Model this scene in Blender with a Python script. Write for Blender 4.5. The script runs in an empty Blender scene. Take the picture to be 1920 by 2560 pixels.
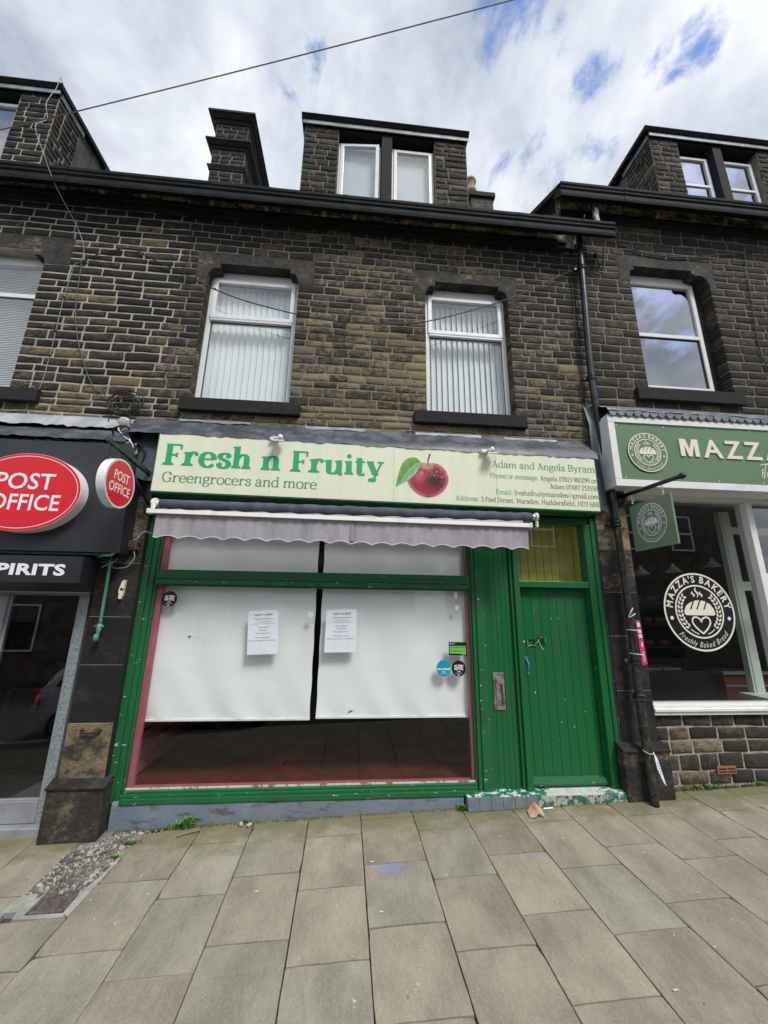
import bpy, bmesh, math, random
from mathutils import Vector, Matrix
random.seed(7)
SC = bpy.context.scene
COL = SC.collection
R = math.radians

# ------------------------------------------------------------------ camera, light, exposure
HC, D = 2.0, 4.4
cam_d = bpy.data.cameras.new('camera'); cam = bpy.data.objects.new('camera', cam_d); COL.objects.link(cam)
cam_d.sensor_fit = 'HORIZONTAL'; cam_d.sensor_width = 36.0; cam_d.lens = 36.0*955/1920
cam_d.clip_start = 0.05; cam_d.clip_end = 2000
rt, up, bk = (0.996126, -0.086829, 0.013929), (-0.034494, -0.240096, 0.970136), (-0.080891, -0.966858, -0.242161)
cam.matrix_world = Matrix(((rt[0], up[0], bk[0], 0.0), (rt[1], up[1], bk[1], -D), (rt[2], up[2], bk[2], HC), (0, 0, 0, 1)))
SC.camera = cam
SUN_EL, SUN_AZ = 52.0, 150.0      # azimuth measured from +Y (north) clockwise: the sun stands behind the camera, to the right
world = bpy.data.worlds.new('World'); SC.world = world; world.use_nodes = True
SC.view_settings.view_transform = 'Standard'; SC.view_settings.look = 'None'
SC.view_settings.exposure = 1.15; SC.view_settings.gamma = 1.0; SC.view_settings.use_curve_mapping = False
SC.cycles.max_bounces = 8; SC.cycles.transparent_max_bounces = 16
try: SC.cycles.use_denoising = True
except Exception: pass

def build_world():
    nt = world.node_tree; N = nt.nodes; L = nt.links; N.clear()
    def n(t, **k):
        o = N.new(t)
        for a, b in k.items(): setattr(o, a, b)
        return o
    def m(op, a, b=None, c=None):
        o = n('ShaderNodeMath', operation=op)
        for i, v in enumerate((a, b, c)):
            if v is None: continue
            if isinstance(v, (int, float)): o.inputs[i].default_value = v
            else: L.new(v, o.inputs[i])
        return o.outputs[0]
    sky = n('ShaderNodeTexSky', sky_type='NISHITA'); sky.sun_disc = False
    sky.sun_elevation = R(SUN_EL); sky.sun_rotation = R(SUN_AZ)
    tc = n('ShaderNodeTexCoord'); sep = n('ShaderNodeSeparateXYZ'); L.new(tc.outputs['Generated'], sep.inputs[0])
    z = m('ADD', m('MAXIMUM', sep.outputs[2], 0.0), 0.50)
    cmb = n('ShaderNodeCombineXYZ'); L.new(m('DIVIDE', sep.outputs[0], z), cmb.inputs[0]); L.new(m('DIVIDE', sep.outputs[1], z), cmb.inputs[1])
    def noise(scale, det, rough, off, dist=0.0, sc=(1, 1, 1), rz=0.0):
        mp = n('ShaderNodeMapping'); mp.inputs['Location'].default_value = off; mp.inputs['Scale'].default_value = sc; mp.inputs['Rotation'].default_value = (0, 0, R(rz))
        L.new(cmb.outputs[0], mp.inputs[0])
        t = n('ShaderNodeTexNoise'); t.inputs['Scale'].default_value = scale; t.inputs['Detail'].default_value = det; t.inputs['Roughness'].default_value = rough; t.inputs['Distortion'].default_value = dist
        L.new(mp.outputs[0], t.inputs['Vector']); return t.outputs['Fac']
    def smooth(v, lo, hi, a=0.0, b=1.0):
        o = n('ShaderNodeMapRange', interpolation_type='SMOOTHSTEP'); L.new(v, o.inputs[0])
        for i, q in enumerate((lo, hi, a, b)): o.inputs[1+i].default_value = q
        return o.outputs[0]
    nb = noise(3.4, 7, 0.60, (3.1, 1.7, 0), 0.15, (1.0, 0.95, 1), 12)      # broad cloud light and shade
    ns = noise(9.0, 7, 0.58, (1.0, 4.2, 0), 0.2, (1.0, 0.85, 1), 20)       # wisps
    shade = m('ADD', m('MULTIPLY', nb, 0.68), m('MULTIPLY', ns, 0.32))
    ramp = n('ShaderNodeValToRGB'); e = ramp.color_ramp.elements
    e[0].position = 0.37; e[0].color = (3.5, 3.95, 4.8, 1); e[1].position = 0.61; e[1].color = (7.6, 7.8, 8.2, 1)
    x = e.new(0.49); x.color = (5.5, 5.95, 6.7, 1)
    L.new(shade, ramp.inputs[0])
    # breaks in the cloud where the blue sky shows
    gaps = [((-0.12, 0.447, 0.887), 0.030), ((-0.144, 0.472, 0.87), 0.022), ((0.225, 0.368, 0.902), 0.050), ((0.315, 0.531, 0.786), 0.050),
            ((0.486, 0.365, 0.794), 0.040), ((0.40, 0.42, 0.81), 0.045), ((-0.5, -0.4, 0.77), 0.12), ((0.6, -0.5, 0.62), 0.12), ((-0.75, 0.2, 0.63), 0.10)]
    tot = None
    for d, w in gaps:
        dt = n('ShaderNodeVectorMath', operation='DOT_PRODUCT'); L.new(tc.outputs['Generated'], dt.inputs[0])
        l = math.sqrt(sum(q*q for q in d)); dt.inputs[1].default_value = tuple(q/l for q in d)
        g = smooth(dt.outputs['Value'], math.cos(w*2.4), math.cos(w*0.2))
        tot = g if tot is None else m('MAXIMUM', tot, g)
    ng = noise(13.0, 8, 0.62, (5.3, 0.4, 0), 0.25, (1.0, 0.85, 1), 30)
    hole = smooth(m('ADD', m('MULTIPLY', tot, 0.27), ng), 0.71, 0.90)
    blue = n('ShaderNodeMix', data_type='RGBA', blend_type='MULTIPLY'); blue.inputs[0].default_value = 1.0
    L.new(sky.outputs[0], blue.inputs[6]); blue.inputs[7].default_value = (1.5, 1.6, 1.9, 1)
    mix = n('ShaderNodeMix', data_type='RGBA'); L.new(hole, mix.inputs[0]); L.new(ramp.outputs[0], mix.inputs[6]); L.new(blue.outputs[2], mix.inputs[7])
    bg = n('ShaderNodeBackground'); bg.inputs['Strength'].default_value = 0.059; L.new(mix.outputs[2], bg.inputs[0])
    out = n('ShaderNodeOutputWorld'); L.new(bg.outputs[0], out.inputs[0])
build_world()
sd = bpy.data.lights.new('sun', 'SUN'); sun = bpy.data.objects.new('sun', sd); COL.objects.link(sun)
sd.energy = 1.35; sd.angle = R(17); sd.color = (1.0, 0.97, 0.92)
_a, _e = R(SUN_AZ), R(SUN_EL)
sdir = Vector((math.sin(_a)*math.cos(_e), math.cos(_a)*math.cos(_e), math.sin(_e)))
sun.rotation_euler = sdir.to_track_quat('Z', 'Y').to_euler()

# ------------------------------------------------------------------ materials
MATS = {}
def pmat(name, c1, c2=None, scale=6.0, lo=0.4, hi=0.6, rough=0.6, rough2=None, bump=0.15, bscale=40.0, metal=0.0, stretch=(1, 1, 1),
         c3=None, s3=20.0, lo3=0.62, hi3=0.68, st3=(1, 1, 1), spec=0.5, attr=False, coat=0.0, detail=6.0):
    """procedural surface: two colours mixed by one noise, a third (wear, flecks) by another, plus fine relief"""
    if name in MATS: return MATS[name]
    mt = bpy.data.materials.new(name); mt.use_nodes = True; nt = mt.node_tree; N = nt.nodes; L = nt.links
    b = N['Principled BSDF']; tc = N.new('ShaderNodeTexCoord')
    def noise(s, st, det=detail, ro=0.6):
        mp = N.new('ShaderNodeMapping'); mp.inputs['Scale'].default_value = st; L.new(tc.outputs['Object'], mp.inputs[0])
        t = N.new('ShaderNodeTexNoise'); t.inputs['Scale'].default_value = s; t.inputs['Detail'].default_value = det; t.inputs['Roughness'].default_value = ro
        L.new(mp.outputs[0], t.inputs['Vector']); return t.outputs['Fac']
    def rng(v, a, b_, c=0.0, d=1.0):
        o = N.new('ShaderNodeMapRange'); o.interpolation_type = 'SMOOTHSTEP'; L.new(v, o.inputs[0])
        for i, q in enumerate((a, b_, c, d)): o.inputs[1+i].default_value = q
        return o.outputs[0]
    def mixc(f, a, b_):
        o = N.new('ShaderNodeMix'); o.data_type = 'RGBA'
        if isinstance(f, float): o.inputs[0].default_value = f
        else: L.new(f, o.inputs[0])
        for i, q in ((6, a), (7, b_)):
            if isinstance(q, tuple): o.inputs[i].default_value = (*q[:3], 1)
            else: L.new(q, o.inputs[i])
        return o.outputs[2]
    col = c1
    if c2 is not None:
        f = rng(noise(scale, stretch), lo, hi); col = mixc(f, c1, c2)
        if rough2 is not None: L.new(rng(noise(scale, stretch), lo, hi, rough, rough2), b.inputs['Roughness'])
    if c3 is not None: col = mixc(rng(noise(s3, st3), lo3, hi3), col, c3)
    if isinstance(col, tuple): b.inputs['Base Color'].default_value = (*col[:3], 1)
    else: L.new(col, b.inputs['Base Color'])
    if rough2 is None: b.inputs['Roughness'].default_value = rough
    b.inputs['Metallic'].default_value = metal; b.inputs['Specular IOR Level'].default_value = spec
    b.inputs['Coat Weight'].default_value = coat
    if bump > 0:
        bp = N.new('ShaderNodeBump'); bp.inputs['Strength'].default_value = bump; bp.inputs['Distance'].default_value = 0.01
        L.new(noise(bscale, stretch, 5.0, 0.65), bp.inputs['Height']); L.new(bp.outputs[0], b.inputs['Normal'])
    MATS[name] = mt; return mt

def stone_mat(name, soot, mid, tan, mscale=12.0, bumpd=0.018, soft=0.0):
    """sooty sandstone: attribute tone = (how much bare tan stone, random offset, brightness)"""
    mt = bpy.data.materials.new(name); mt.use_nodes = True; nt = mt.node_tree; N = nt.nodes; L = nt.links
    b = N['Principled BSDF']; tc = N.new('ShaderNodeTexCoord')
    at = N.new('ShaderNodeAttribute'); at.attribute_name = 'tone'
    sp = N.new('ShaderNodeSeparateColor'); L.new(at.outputs['Color'], sp.inputs[0])
    def m(op, a, c=None, d=None):
        o = N.new('ShaderNodeMath'); o.operation = op
        for i, v in enumerate((a, c, d)):
            if v is None: continue
            if isinstance(v, (int, float)): o.inputs[i].default_value = v
            else: L.new(v, o.inputs[i])
        return o.outputs[0]
    off = N.new('ShaderNodeVectorMath'); off.operation = 'ADD'; L.new(tc.outputs['Object'], off.inputs[0])
    cx = N.new('ShaderNodeCombineXYZ'); q = m('MULTIPLY', sp.outputs[1], 37.0)
    for i in range(3): L.new(q, cx.inputs[i])
    L.new(cx.outputs[0], off.inputs[1])
    def noise(s, det=6.0, ro=0.62, st=(1, 1, 1.35)):
        mp = N.new('ShaderNodeMapping'); mp.inputs['Scale'].default_value = st; L.new(off.outputs[0], mp.inputs[0])
        t = N.new('ShaderNodeTexNoise'); t.inputs['Scale'].default_value = s; t.inputs['Detail'].default_value = det; t.inputs['Roughness'].default_value = ro
        L.new(mp.outputs[0], t.inputs['Vector']); return t.outputs['Fac']
    def rng(v, a, b_, c=0.0, d=1.0):
        o = N.new('ShaderNodeMapRange'); o.interpolation_type = 'SMOOTHSTEP'; L.new(v, o.inputs[0])
        for i, qq in enumerate((a, b_, c, d)): o.inputs[1+i].default_value = qq
        return o.outputs[0]
    def mixc(f, a, b_):
        o = N.new('ShaderNodeMix'); o.data_type = 'RGBA'; L.new(f, o.inputs[0])
        for i, qq in ((6, a), (7, b_)):
            if isinstance(qq, tuple): o.inputs[i].default_value = (*qq[:3], 1)
            else: L.new(qq, o.inputs[i])
        return o.outputs[2]
    n1 = noise(mscale); n2 = noise(mscale*4.5, 4.0, 0.7)
    comb = m('ADD', m('ADD', m('MULTIPLY', n1, 0.60), m('MULTIPLY', n2, 0.40)), m('MULTIPLY', m('SUBTRACT', sp.outputs[0], 0.5), 0.5))
    col = mixc(rng(comb, 0.40-soft*.6, 0.52+soft*.3), soot, mid); col = mixc(rng(comb, 0.535-soft*.35, 0.60+soft), col, tan)
    vm = N.new('ShaderNodeVectorMath'); vm.operation = 'SCALE'; L.new(col, vm.inputs[0]); L.new(sp.outputs[2], vm.inputs[3])
    L.new(vm.outputs[0], b.inputs['Base Color']); b.inputs['Roughness'].default_value = 0.82; b.inputs['Specular IOR Level'].default_value = 0.35
    bp = N.new('ShaderNodeBump'); bp.inputs['Strength'].default_value = 0.9; bp.inputs['Distance'].default_value = bumpd
    L.new(m('ADD', m('MULTIPLY', noise(30, 6.0, 0.72, (0.8, 1, 1.7)), 1.0), m('MULTIPLY', n2, 0.5)), bp.inputs['Height']); L.new(bp.outputs[0], b.inputs['Normal'])
    MATS[name] = mt; return mt

def glass_mat(name, ior=1.5, tint=(0.93, 0.96, 0.95), rough=0.0, boost=1.0, wav=0.0):
    mt = bpy.data.materials.new(name); mt.use_nodes = True; nt = mt.node_tree; N = nt.nodes; L = nt.links
    N.remove(N['Principled BSDF']); out = [x for x in N if x.type == 'OUTPUT_MATERIAL'][0]
    tr = N.new('ShaderNodeBsdfTransparent'); tr.inputs[0].default_value = (*tint, 1)
    gl = N.new('ShaderNodeBsdfGlossy'); gl.inputs['Roughness'].default_value = rough; gl.inputs[0].default_value = (1, 1, 1, 1)
    lw = N.new('ShaderNodeLayerWeight'); lw.inputs[0].default_value = 0.5
    f0 = min(.9, ((ior-1)/(ior+1))**2*boost)
    pw = N.new('ShaderNodeMath'); pw.operation = 'POWER'; pw.inputs[1].default_value = 4.0; L.new(lw.outputs['Facing'], pw.inputs[0])
    mu = N.new('ShaderNodeMath'); mu.operation = 'MULTIPLY_ADD'; mu.use_clamp = True; mu.inputs[1].default_value = 1-f0; mu.inputs[2].default_value = f0; L.new(pw.outputs[0], mu.inputs[0])
    if wav > 0:
        tc = N.new('ShaderNodeTexCoord'); t = N.new('ShaderNodeTexNoise'); t.inputs['Scale'].default_value = 2.2; t.inputs['Detail'].default_value = 1.0; L.new(tc.outputs['Object'], t.inputs['Vector'])
        bp = N.new('ShaderNodeBump'); bp.inputs['Strength'].default_value = wav; bp.inputs['Distance'].default_value = 0.02; L.new(t.outputs['Fac'], bp.inputs['Height']); L.new(bp.outputs[0], gl.inputs['Normal'])
    mx = N.new('ShaderNodeMixShader'); L.new(mu.outputs[0], mx.inputs[0]); L.new(tr.outputs[0], mx.inputs[1]); L.new(gl.outputs[0], mx.inputs[2]); L.new(mx.outputs[0], out.inputs[0])
    MATS[name] = mt; return mt

BR_L = stone_mat('sooty_stone_left', (0.022, 0.020, 0.018), (0.062, 0.050, 0.036), (0.18, 0.135, 0.075), bumpd=0.03)
BR_M = stone_mat('sooty_stone_middle', (0.028, 0.025, 0.021), (0.088, 0.071, 0.049), (0.22, 0.175, 0.105), bumpd=0.028)
BR_R = stone_mat('sooty_stone_right', (0.030, 0.026, 0.022), (0.080, 0.064, 0.048), (0.16, 0.125, 0.08), bumpd=0.028)
DRESS = stone_mat('dressed_stone', (0.0145, 0.0145, 0.0155), (0.046, 0.040, 0.034), (0.25, 0.195, 0.115), 3.2, 0.010, soft=0.09)
MORT_L = pmat('mortar_pale', (0.45, 0.41, 0.34), (0.26, 0.235, 0.19), 5, 0.35, 0.7, rough=0.95, bump=0.6, bscale=60)
MORT_M = pmat('mortar_weathered', (0.26, 0.232, 0.185), (0.15, 0.132, 0.105), 4, 0.35, 0.65, rough=0.95, bump=0.6, bscale=60)
MORT_R = pmat('mortar_brown', (0.22, 0.195, 0.16), (0.13, 0.115, 0.092), 4, 0.4, 0.7, rough=0.95, bump=0.6, bscale=60)
LEAD = pmat('lead_sheet', (0.058, 0.064, 0.078), (0.125, 0.135, 0.155), 4.5, 0.42, 0.70, rough=0.45, rough2=0.7, bump=0.25, bscale=12, c3=(0.42, 0.45, 0.48), s3=9, lo3=0.66, hi3=0.82, st3=(3.0, 1, 0.7), metal=0.15)
LEAD2 = pmat('clean_lead', (0.15, 0.17, 0.20), (0.26, 0.28, 0.31), 5, 0.4, 0.65, rough=0.5, bump=0.25, bscale=14)
LEADB = pmat('lead_capping', (0.34, 0.38, 0.39), (0.20, 0.22, 0.23), 5, 0.4, 0.6, rough=0.5, bump=0.2, bscale=12)
GUT = pmat('gutter_black_paint', (0.011, 0.012, 0.014), (0.020, 0.021, 0.022), 5, 0.4, 0.65, rough=0.75, spec=0.15, bump=0.25, bscale=18, c3=(0.045, 0.043, 0.033), s3=14, lo3=0.64, hi3=0.75)
SLATE = pmat('slate', (0.05, 0.05, 0.052), (0.09, 0.088, 0.085), 6, 0.4, 0.6, rough=0.7, bump=0.3)
GREEN = pmat('green_gloss_paint', (0.007, 0.124, 0.036), (0.010, 0.104, 0.036), 3, 0.38, 0.72, rough=0.34, rough2=0.55, bump=0.22, bscale=30, stretch=(2.5, 1, .35), c3=(0.16, 0.34, 0.22), s3=38, lo3=0.715, hi3=0.74)
GREENW = pmat('green_worn_paint', (0.009, 0.128, 0.041), (0.013, 0.100, 0.036), 4, 0.40, 0.7, rough=0.45, bump=0.35, bscale=40, c3=(0.50, 0.55, 0.50), s3=24, lo3=0.655, hi3=0.69, st3=(0.5, 1, 2))
UPVC = pmat('white_window_plastic', (0.78, 0.79, 0.80), (0.66, 0.67, 0.67), 7, 0.5, 0.75, rough=0.35, bump=0.03)
WPAINT = pmat('white_paint', (0.80, 0.80, 0.78), (0.68, 0.68, 0.65), 5, 0.5, 0.72, rough=0.4, bump=0.06)
GREYW = pmat('weathered_white_timber', (0.55, 0.55, 0.53), (0.30, 0.29, 0.27), 9, 0.5, 0.7, rough=0.6, bump=0.3)
GLASS_UP = glass_mat('upper_glass', 1.5, (0.98, 0.99, 0.99), 0.0, 2.7, 0.03)
GLASS_SKY = glass_mat('double_glazing', 1.5, (0.70, 0.72, 0.75), 0.0, 7.0, 0.03)
GLASS_SHOP = glass_mat('shop_glass', 1.5, (0.985, 0.99, 0.985), 0.0, 0.62, 0.006)
GLASS_BAK = glass_mat('bakery_glass', 1.5, (0.97, 0.975, 0.97), 0.0, 2.0, 0.006)
GLASS_DIRTY = glass_mat('transom_glass', 1.5, (0.97, 0.98, 0.93), 0.0, 2.0, 0.0)
BLIND = pmat('white_blind_fabric', (0.86, 0.89, 0.90), (0.80, 0.83, 0.85), 1.4, 0.3, 0.75, rough=0.8, bump=0.2, bscale=120, c3=(0.66, 0.69, 0.70), s3=10, lo3=0.72, hi3=0.8)
SLATB = pmat('blind_slat_fabric', (0.84, 0.90, 0.90), rough=0.7, bump=0.05)
HBLIND = pmat('slatted_blind', (0.88, 0.93, 0.94), rough=0.5, bump=0.0)
BLACK = pmat('black_satin', (0.012, 0.013, 0.016), (0.018, 0.019, 0.022), 3, rough=0.45, bump=0.02)
PANEL = pmat('charcoal_panel', (0.020, 0.022, 0.028), (0.026, 0.028, 0.034), 2, rough=0.42, bump=0.05, bscale=150)
IRON = pmat('black_iron', (0.012, 0.013, 0.013), (0.03, 0.028, 0.025), 14, 0.45, 0.6, rough=0.4, bump=0.25, bscale=40)
PIPE = pmat('downpipe_paint', (0.010, 0.012, 0.016), (0.028, 0.032, 0.042), 9, 0.45, 0.62, rough=0.32, bump=0.25, bscale=22, c3=(0.12, 0.095, 0.07), s3=16, lo3=0.66, hi3=0.72)
PIPE_RUST = pmat('flaking_downpipe_paint', (0.012, 0.012, 0.014), (0.05, 0.042, 0.034), 14, 0.45, 0.6, rough=0.55, bump=0.6, bscale=30, c3=(0.17, 0.12, 0.08), s3=22, lo3=0.60, hi3=0.66)
RED = pmat('red_sign_face', (0.74, 0.007, 0.020), (0.68, 0.006, 0.017), 40, 0.3, 0.7, rough=0.35, bump=0.02)
WSIGN = pmat('white_sign', (0.82, 0.82, 0.84), rough=0.35, bump=0.0)
LETW = pmat('white_lettering', (0.85, 0.85, 0.88), rough=0.5, bump=0.0)
CREAM = pmat('cream_lettering', (0.80, 0.76, 0.66), rough=0.5, bump=0.0)
SAGE = pmat('sage_green_sign', (0.135, 0.225, 0.125), (0.125, 0.21, 0.115), 1.5, rough=0.35, bump=0.0)
SAGE2 = pmat('sage_green_board', (0.19, 0.28, 0.19), (0.17, 0.255, 0.175), 2.5, rough=0.4, bump=0.02)
SIGNG = pmat('pale_green_sign_face', (0.78, 0.805, 0.62), (0.735, 0.765, 0.57), 2.6, 0.42, 0.7, rough=0.4, bump=0.02, stretch=(4, 1, 0.25), c3=(0.60, 0.64, 0.49), s3=9, lo3=0.68, hi3=0.82, st3=(5, 1, 0.2))
LETG = pmat('green_lettering', (0.024, 0.37, 0.155), rough=0.5, bump=0.0)
LETG2 = pmat('dull_green_lettering', (0.05, 0.30, 0.16), rough=0.5, bump=0.0)
LETK = pmat('dark_lettering', (0.055, 0.07, 0.06), rough=0.6, bump=0.0)
AWN = pmat('grey_awning_valance', (0.37, 0.345, 0.385), (0.30, 0.28, 0.315), 6, 0.4, 0.65, rough=0.85, bump=0.3, bscale=25, stretch=(2, 1, 0.6), c3=(0.25, 0.24, 0.26), s3=4, lo3=0.6, hi3=0.8)
ROLL = pmat('slate_awning_roll', (0.060, 0.068, 0.095), (0.085, 0.095, 0.125), 9, 0.4, 0.65, rough=0.8, bump=0.2, bscale=30)
GALV = pmat('galvanised_steel', (0.22, 0.26, 0.28), (0.38, 0.42, 0.44), 55, 0.42, 0.56, rough=0.45, metal=0.35, bump=0.05)
ALU = pmat('grey_aluminium', (0.36, 0.37, 0.40), (0.30, 0.31, 0.34), 5, rough=0.4, metal=0.3, bump=0.05)
PLINTH = pmat('blue_grey_render', (0.135, 0.175, 0.225), (0.17, 0.20, 0.235), 4, 0.4, 0.6, rough=0.85, bump=0.5, bscale=30, c3=(0.09, 0.10, 0.075), s3=7, lo3=0.56, hi3=0.66, st3=(0.7, 1, 2.4))
PINKP = pmat('pink_interior_paint', (0.42, 0.12, 0.16), (0.36, 0.10, 0.13), 6, rough=0.6, bump=0.15, c3=(0.65, 0.52, 0.52), s3=10, lo3=0.66, hi3=0.7)
REDFLOOR = pmat('red_shop_floor', (0.11, 0.022, 0.015), (0.07, 0.016, 0.012), 4, rough=0.45, bump=0.08)
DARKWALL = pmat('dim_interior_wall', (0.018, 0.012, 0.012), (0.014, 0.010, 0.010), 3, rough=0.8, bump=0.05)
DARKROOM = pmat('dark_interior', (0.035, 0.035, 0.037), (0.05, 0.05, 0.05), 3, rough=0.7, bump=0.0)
YELWALL = pmat('yellow_passage_wall', (0.62, 0.56, 0.16), (0.55, 0.50, 0.14), 3, rough=0.7, bump=0.1)
PAPER = pmat('white_paper', (0.72, 0.78, 0.84), (0.68, 0.74, 0.80), 8, rough=0.7, bump=0.05)
INK = pmat('printed_ink', (0.03, 0.035, 0.06), rough=0.7, bump=0.0)
INKR = pmat('printed_red_ink', (0.30, 0.06, 0.06), rough=0.7, bump=0.0)
STKB = pmat('black_sticker', (0.012, 0.012, 0.013), rough=0.35, bump=0.0)
STKT = pmat('teal_sticker', (0.010, 0.30, 0.45), rough=0.35, bump=0.0)
STKG = pmat('bright_green_label', (0.20, 0.60, 0.12), rough=0.4, bump=0.0)
STKD = pmat('dark_green_print', (0.03, 0.13, 0.02), rough=0.5, bump=0.0)
PINK = pmat('pink_plastic_sign', (0.78, 0.05, 0.20), rough=0.4, bump=0.0)
CABLEK = pmat('black_cable', (0.012, 0.012, 0.013), rough=0.5, bump=0.0)
CABLEG = pmat('grey_cable', (0.34, 0.34, 0.35), (0.22, 0.22, 0.23), 5, rough=0.6, bump=0.0)
CABLEW = pmat('white_cable', (0.62, 0.62, 0.60), rough=0.6, bump=0.0)
OLDGRN = pmat('old_green_pipe_paint', (0.07, 0.22, 0.14), (0.10, 0.26, 0.18), 20, rough=0.5, bump=0.3, c3=(0.20, 0.10, 0.05), s3=30, lo3=0.62, hi3=0.68)
BROWNB = pmat('brown_junction_box', (0.065, 0.035, 0.032), (0.09, 0.05, 0.045), 20, rough=0.55, bump=0.2)
BRASS = pmat('tarnished_letter_plate', (0.30, 0.25, 0.25), (0.15, 0.10, 0.10), 18, 0.42, 0.6, rough=0.4, metal=0.2, bump=0.2)
BLUEM = pmat('blue_painted_handle', (0.12, 0.26, 0.42), (0.07, 0.06, 0.05), 40, 0.5, 0.6, rough=0.45, bump=0.2)
SILVER = pmat('bright_steel', (0.7, 0.7, 0.72), rough=0.25, metal=0.9, bump=0.0)
TILEW = pmat('white_step_tile', (0.66, 0.68, 0.64), (0.58, 0.60, 0.55), 10, rough=0.3, bump=0.05, c3=(0.02, 0.17, 0.11), s3=11, lo3=0.64, hi3=0.66)
TILEG = pmat('green_painted_tile', (0.68, 0.70, 0.66), (0.015, 0.185, 0.115), 13, 0.46, 0.49, rough=0.35, bump=0.15, c3=(0.72, 0.74, 0.70), s3=32, lo3=0.62, hi3=0.64)
TILEB = pmat('blue_grey_tile', (0.15, 0.19, 0.235), (0.20, 0.22, 0.22), 14, 0.45, 0.6, rough=0.5, bump=0.15, c3=(0.40, 0.38, 0.31), s3=20, lo3=0.62, hi3=0.66)
TILEM = pmat('flaking_green_tile', (0.42, 0.42, 0.36), (0.035, 0.15, 0.12), 18, 0.47, 0.5, rough=0.5, bump=0.2, c3=(0.16, 0.19, 0.22), s3=16, lo3=0.56, hi3=0.6)
GROUT = pmat('old_grout', (0.16, 0.155, 0.135), (0.28, 0.26, 0.22), 20, rough=0.9, bump=0.3)
SLATP = None
CONC = pmat('pale_concrete', (0.36, 0.36, 0.32), (0.27, 0.27, 0.235), 9, rough=0.9, bump=0.5, bscale=50, c3=(0.15, 0.17, 0.09), s3=14, lo3=0.64, hi3=0.72)
DIRT = pmat('dark_joint_soil', (0.045, 0.042, 0.034), (0.07, 0.075, 0.04), 7, rough=1.0, bump=0.5)
GRAVEL = stone_mat('gravel_stones', (0.10, 0.09, 0.08), (0.22, 0.195, 0.175), (0.40, 0.36, 0.32), 26, 0.004)
RUSTI = pmat('rusty_grate_iron', (0.10, 0.082, 0.078), (0.17, 0.14, 0.125), 30, rough=0.6, bump=0.4)
LEAFG = pmat('weed_leaf', (0.07, 0.19, 0.025), (0.13, 0.28, 0.05), 30, rough=0.5, bump=0.0)
MOSS = pmat('moss', (0.06, 0.10, 0.02), (0.10, 0.12, 0.035), 30, rough=0.9, bump=0.4)
KRAFT = pmat('brown_paper_bag', (0.50, 0.33, 0.21), (0.42, 0.27, 0.17), 9, rough=0.8, bump=0.15)
WOODC = pmat('flaking_white_wood', (0.75, 0.70, 0.58), (0.45, 0.30, 0.13), 20, 0.5, 0.62, rough=0.6, bump=0.3)
TWIG = pmat('dry_twig', (0.25, 0.18, 0.10), rough=0.9, bump=0.2)
ASPH = pmat('asphalt', (0.045, 0.045, 0.046), (0.06, 0.06, 0.06), 20, rough=0.9, bump=0.6, bscale=120)
CARP = pmat('silver_car_paint', (0.45, 0.47, 0.49), rough=0.28, metal=0.0, bump=0.0, coat=0.6)
CARG = pmat('dark_car_glass', (0.02, 0.022, 0.025), rough=0.05, bump=0.0)
TYRE = pmat('tyre_rubber', (0.012, 0.012, 0.012), rough=0.8, bump=0.1)
LAMPR = pmat('red_tail_lamp', (0.45, 0.01, 0.015), rough=0.2, bump=0.0)
OPPST = pmat('opposite_stone', (0.13, 0.11, 0.085), (0.07, 0.06, 0.05), 3, rough=0.9, bump=0.5, bscale=12)
TREEM = pmat('far_foliage', (0.035, 0.06, 0.02), (0.06, 0.09, 0.03), 2, rough=0.8, bump=0.0)
BROWNW = pmat('red_brown_counter', (0.20, 0.055, 0.028), (0.16, 0.045, 0.025), 5, rough=0.5, bump=0.05)

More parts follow.
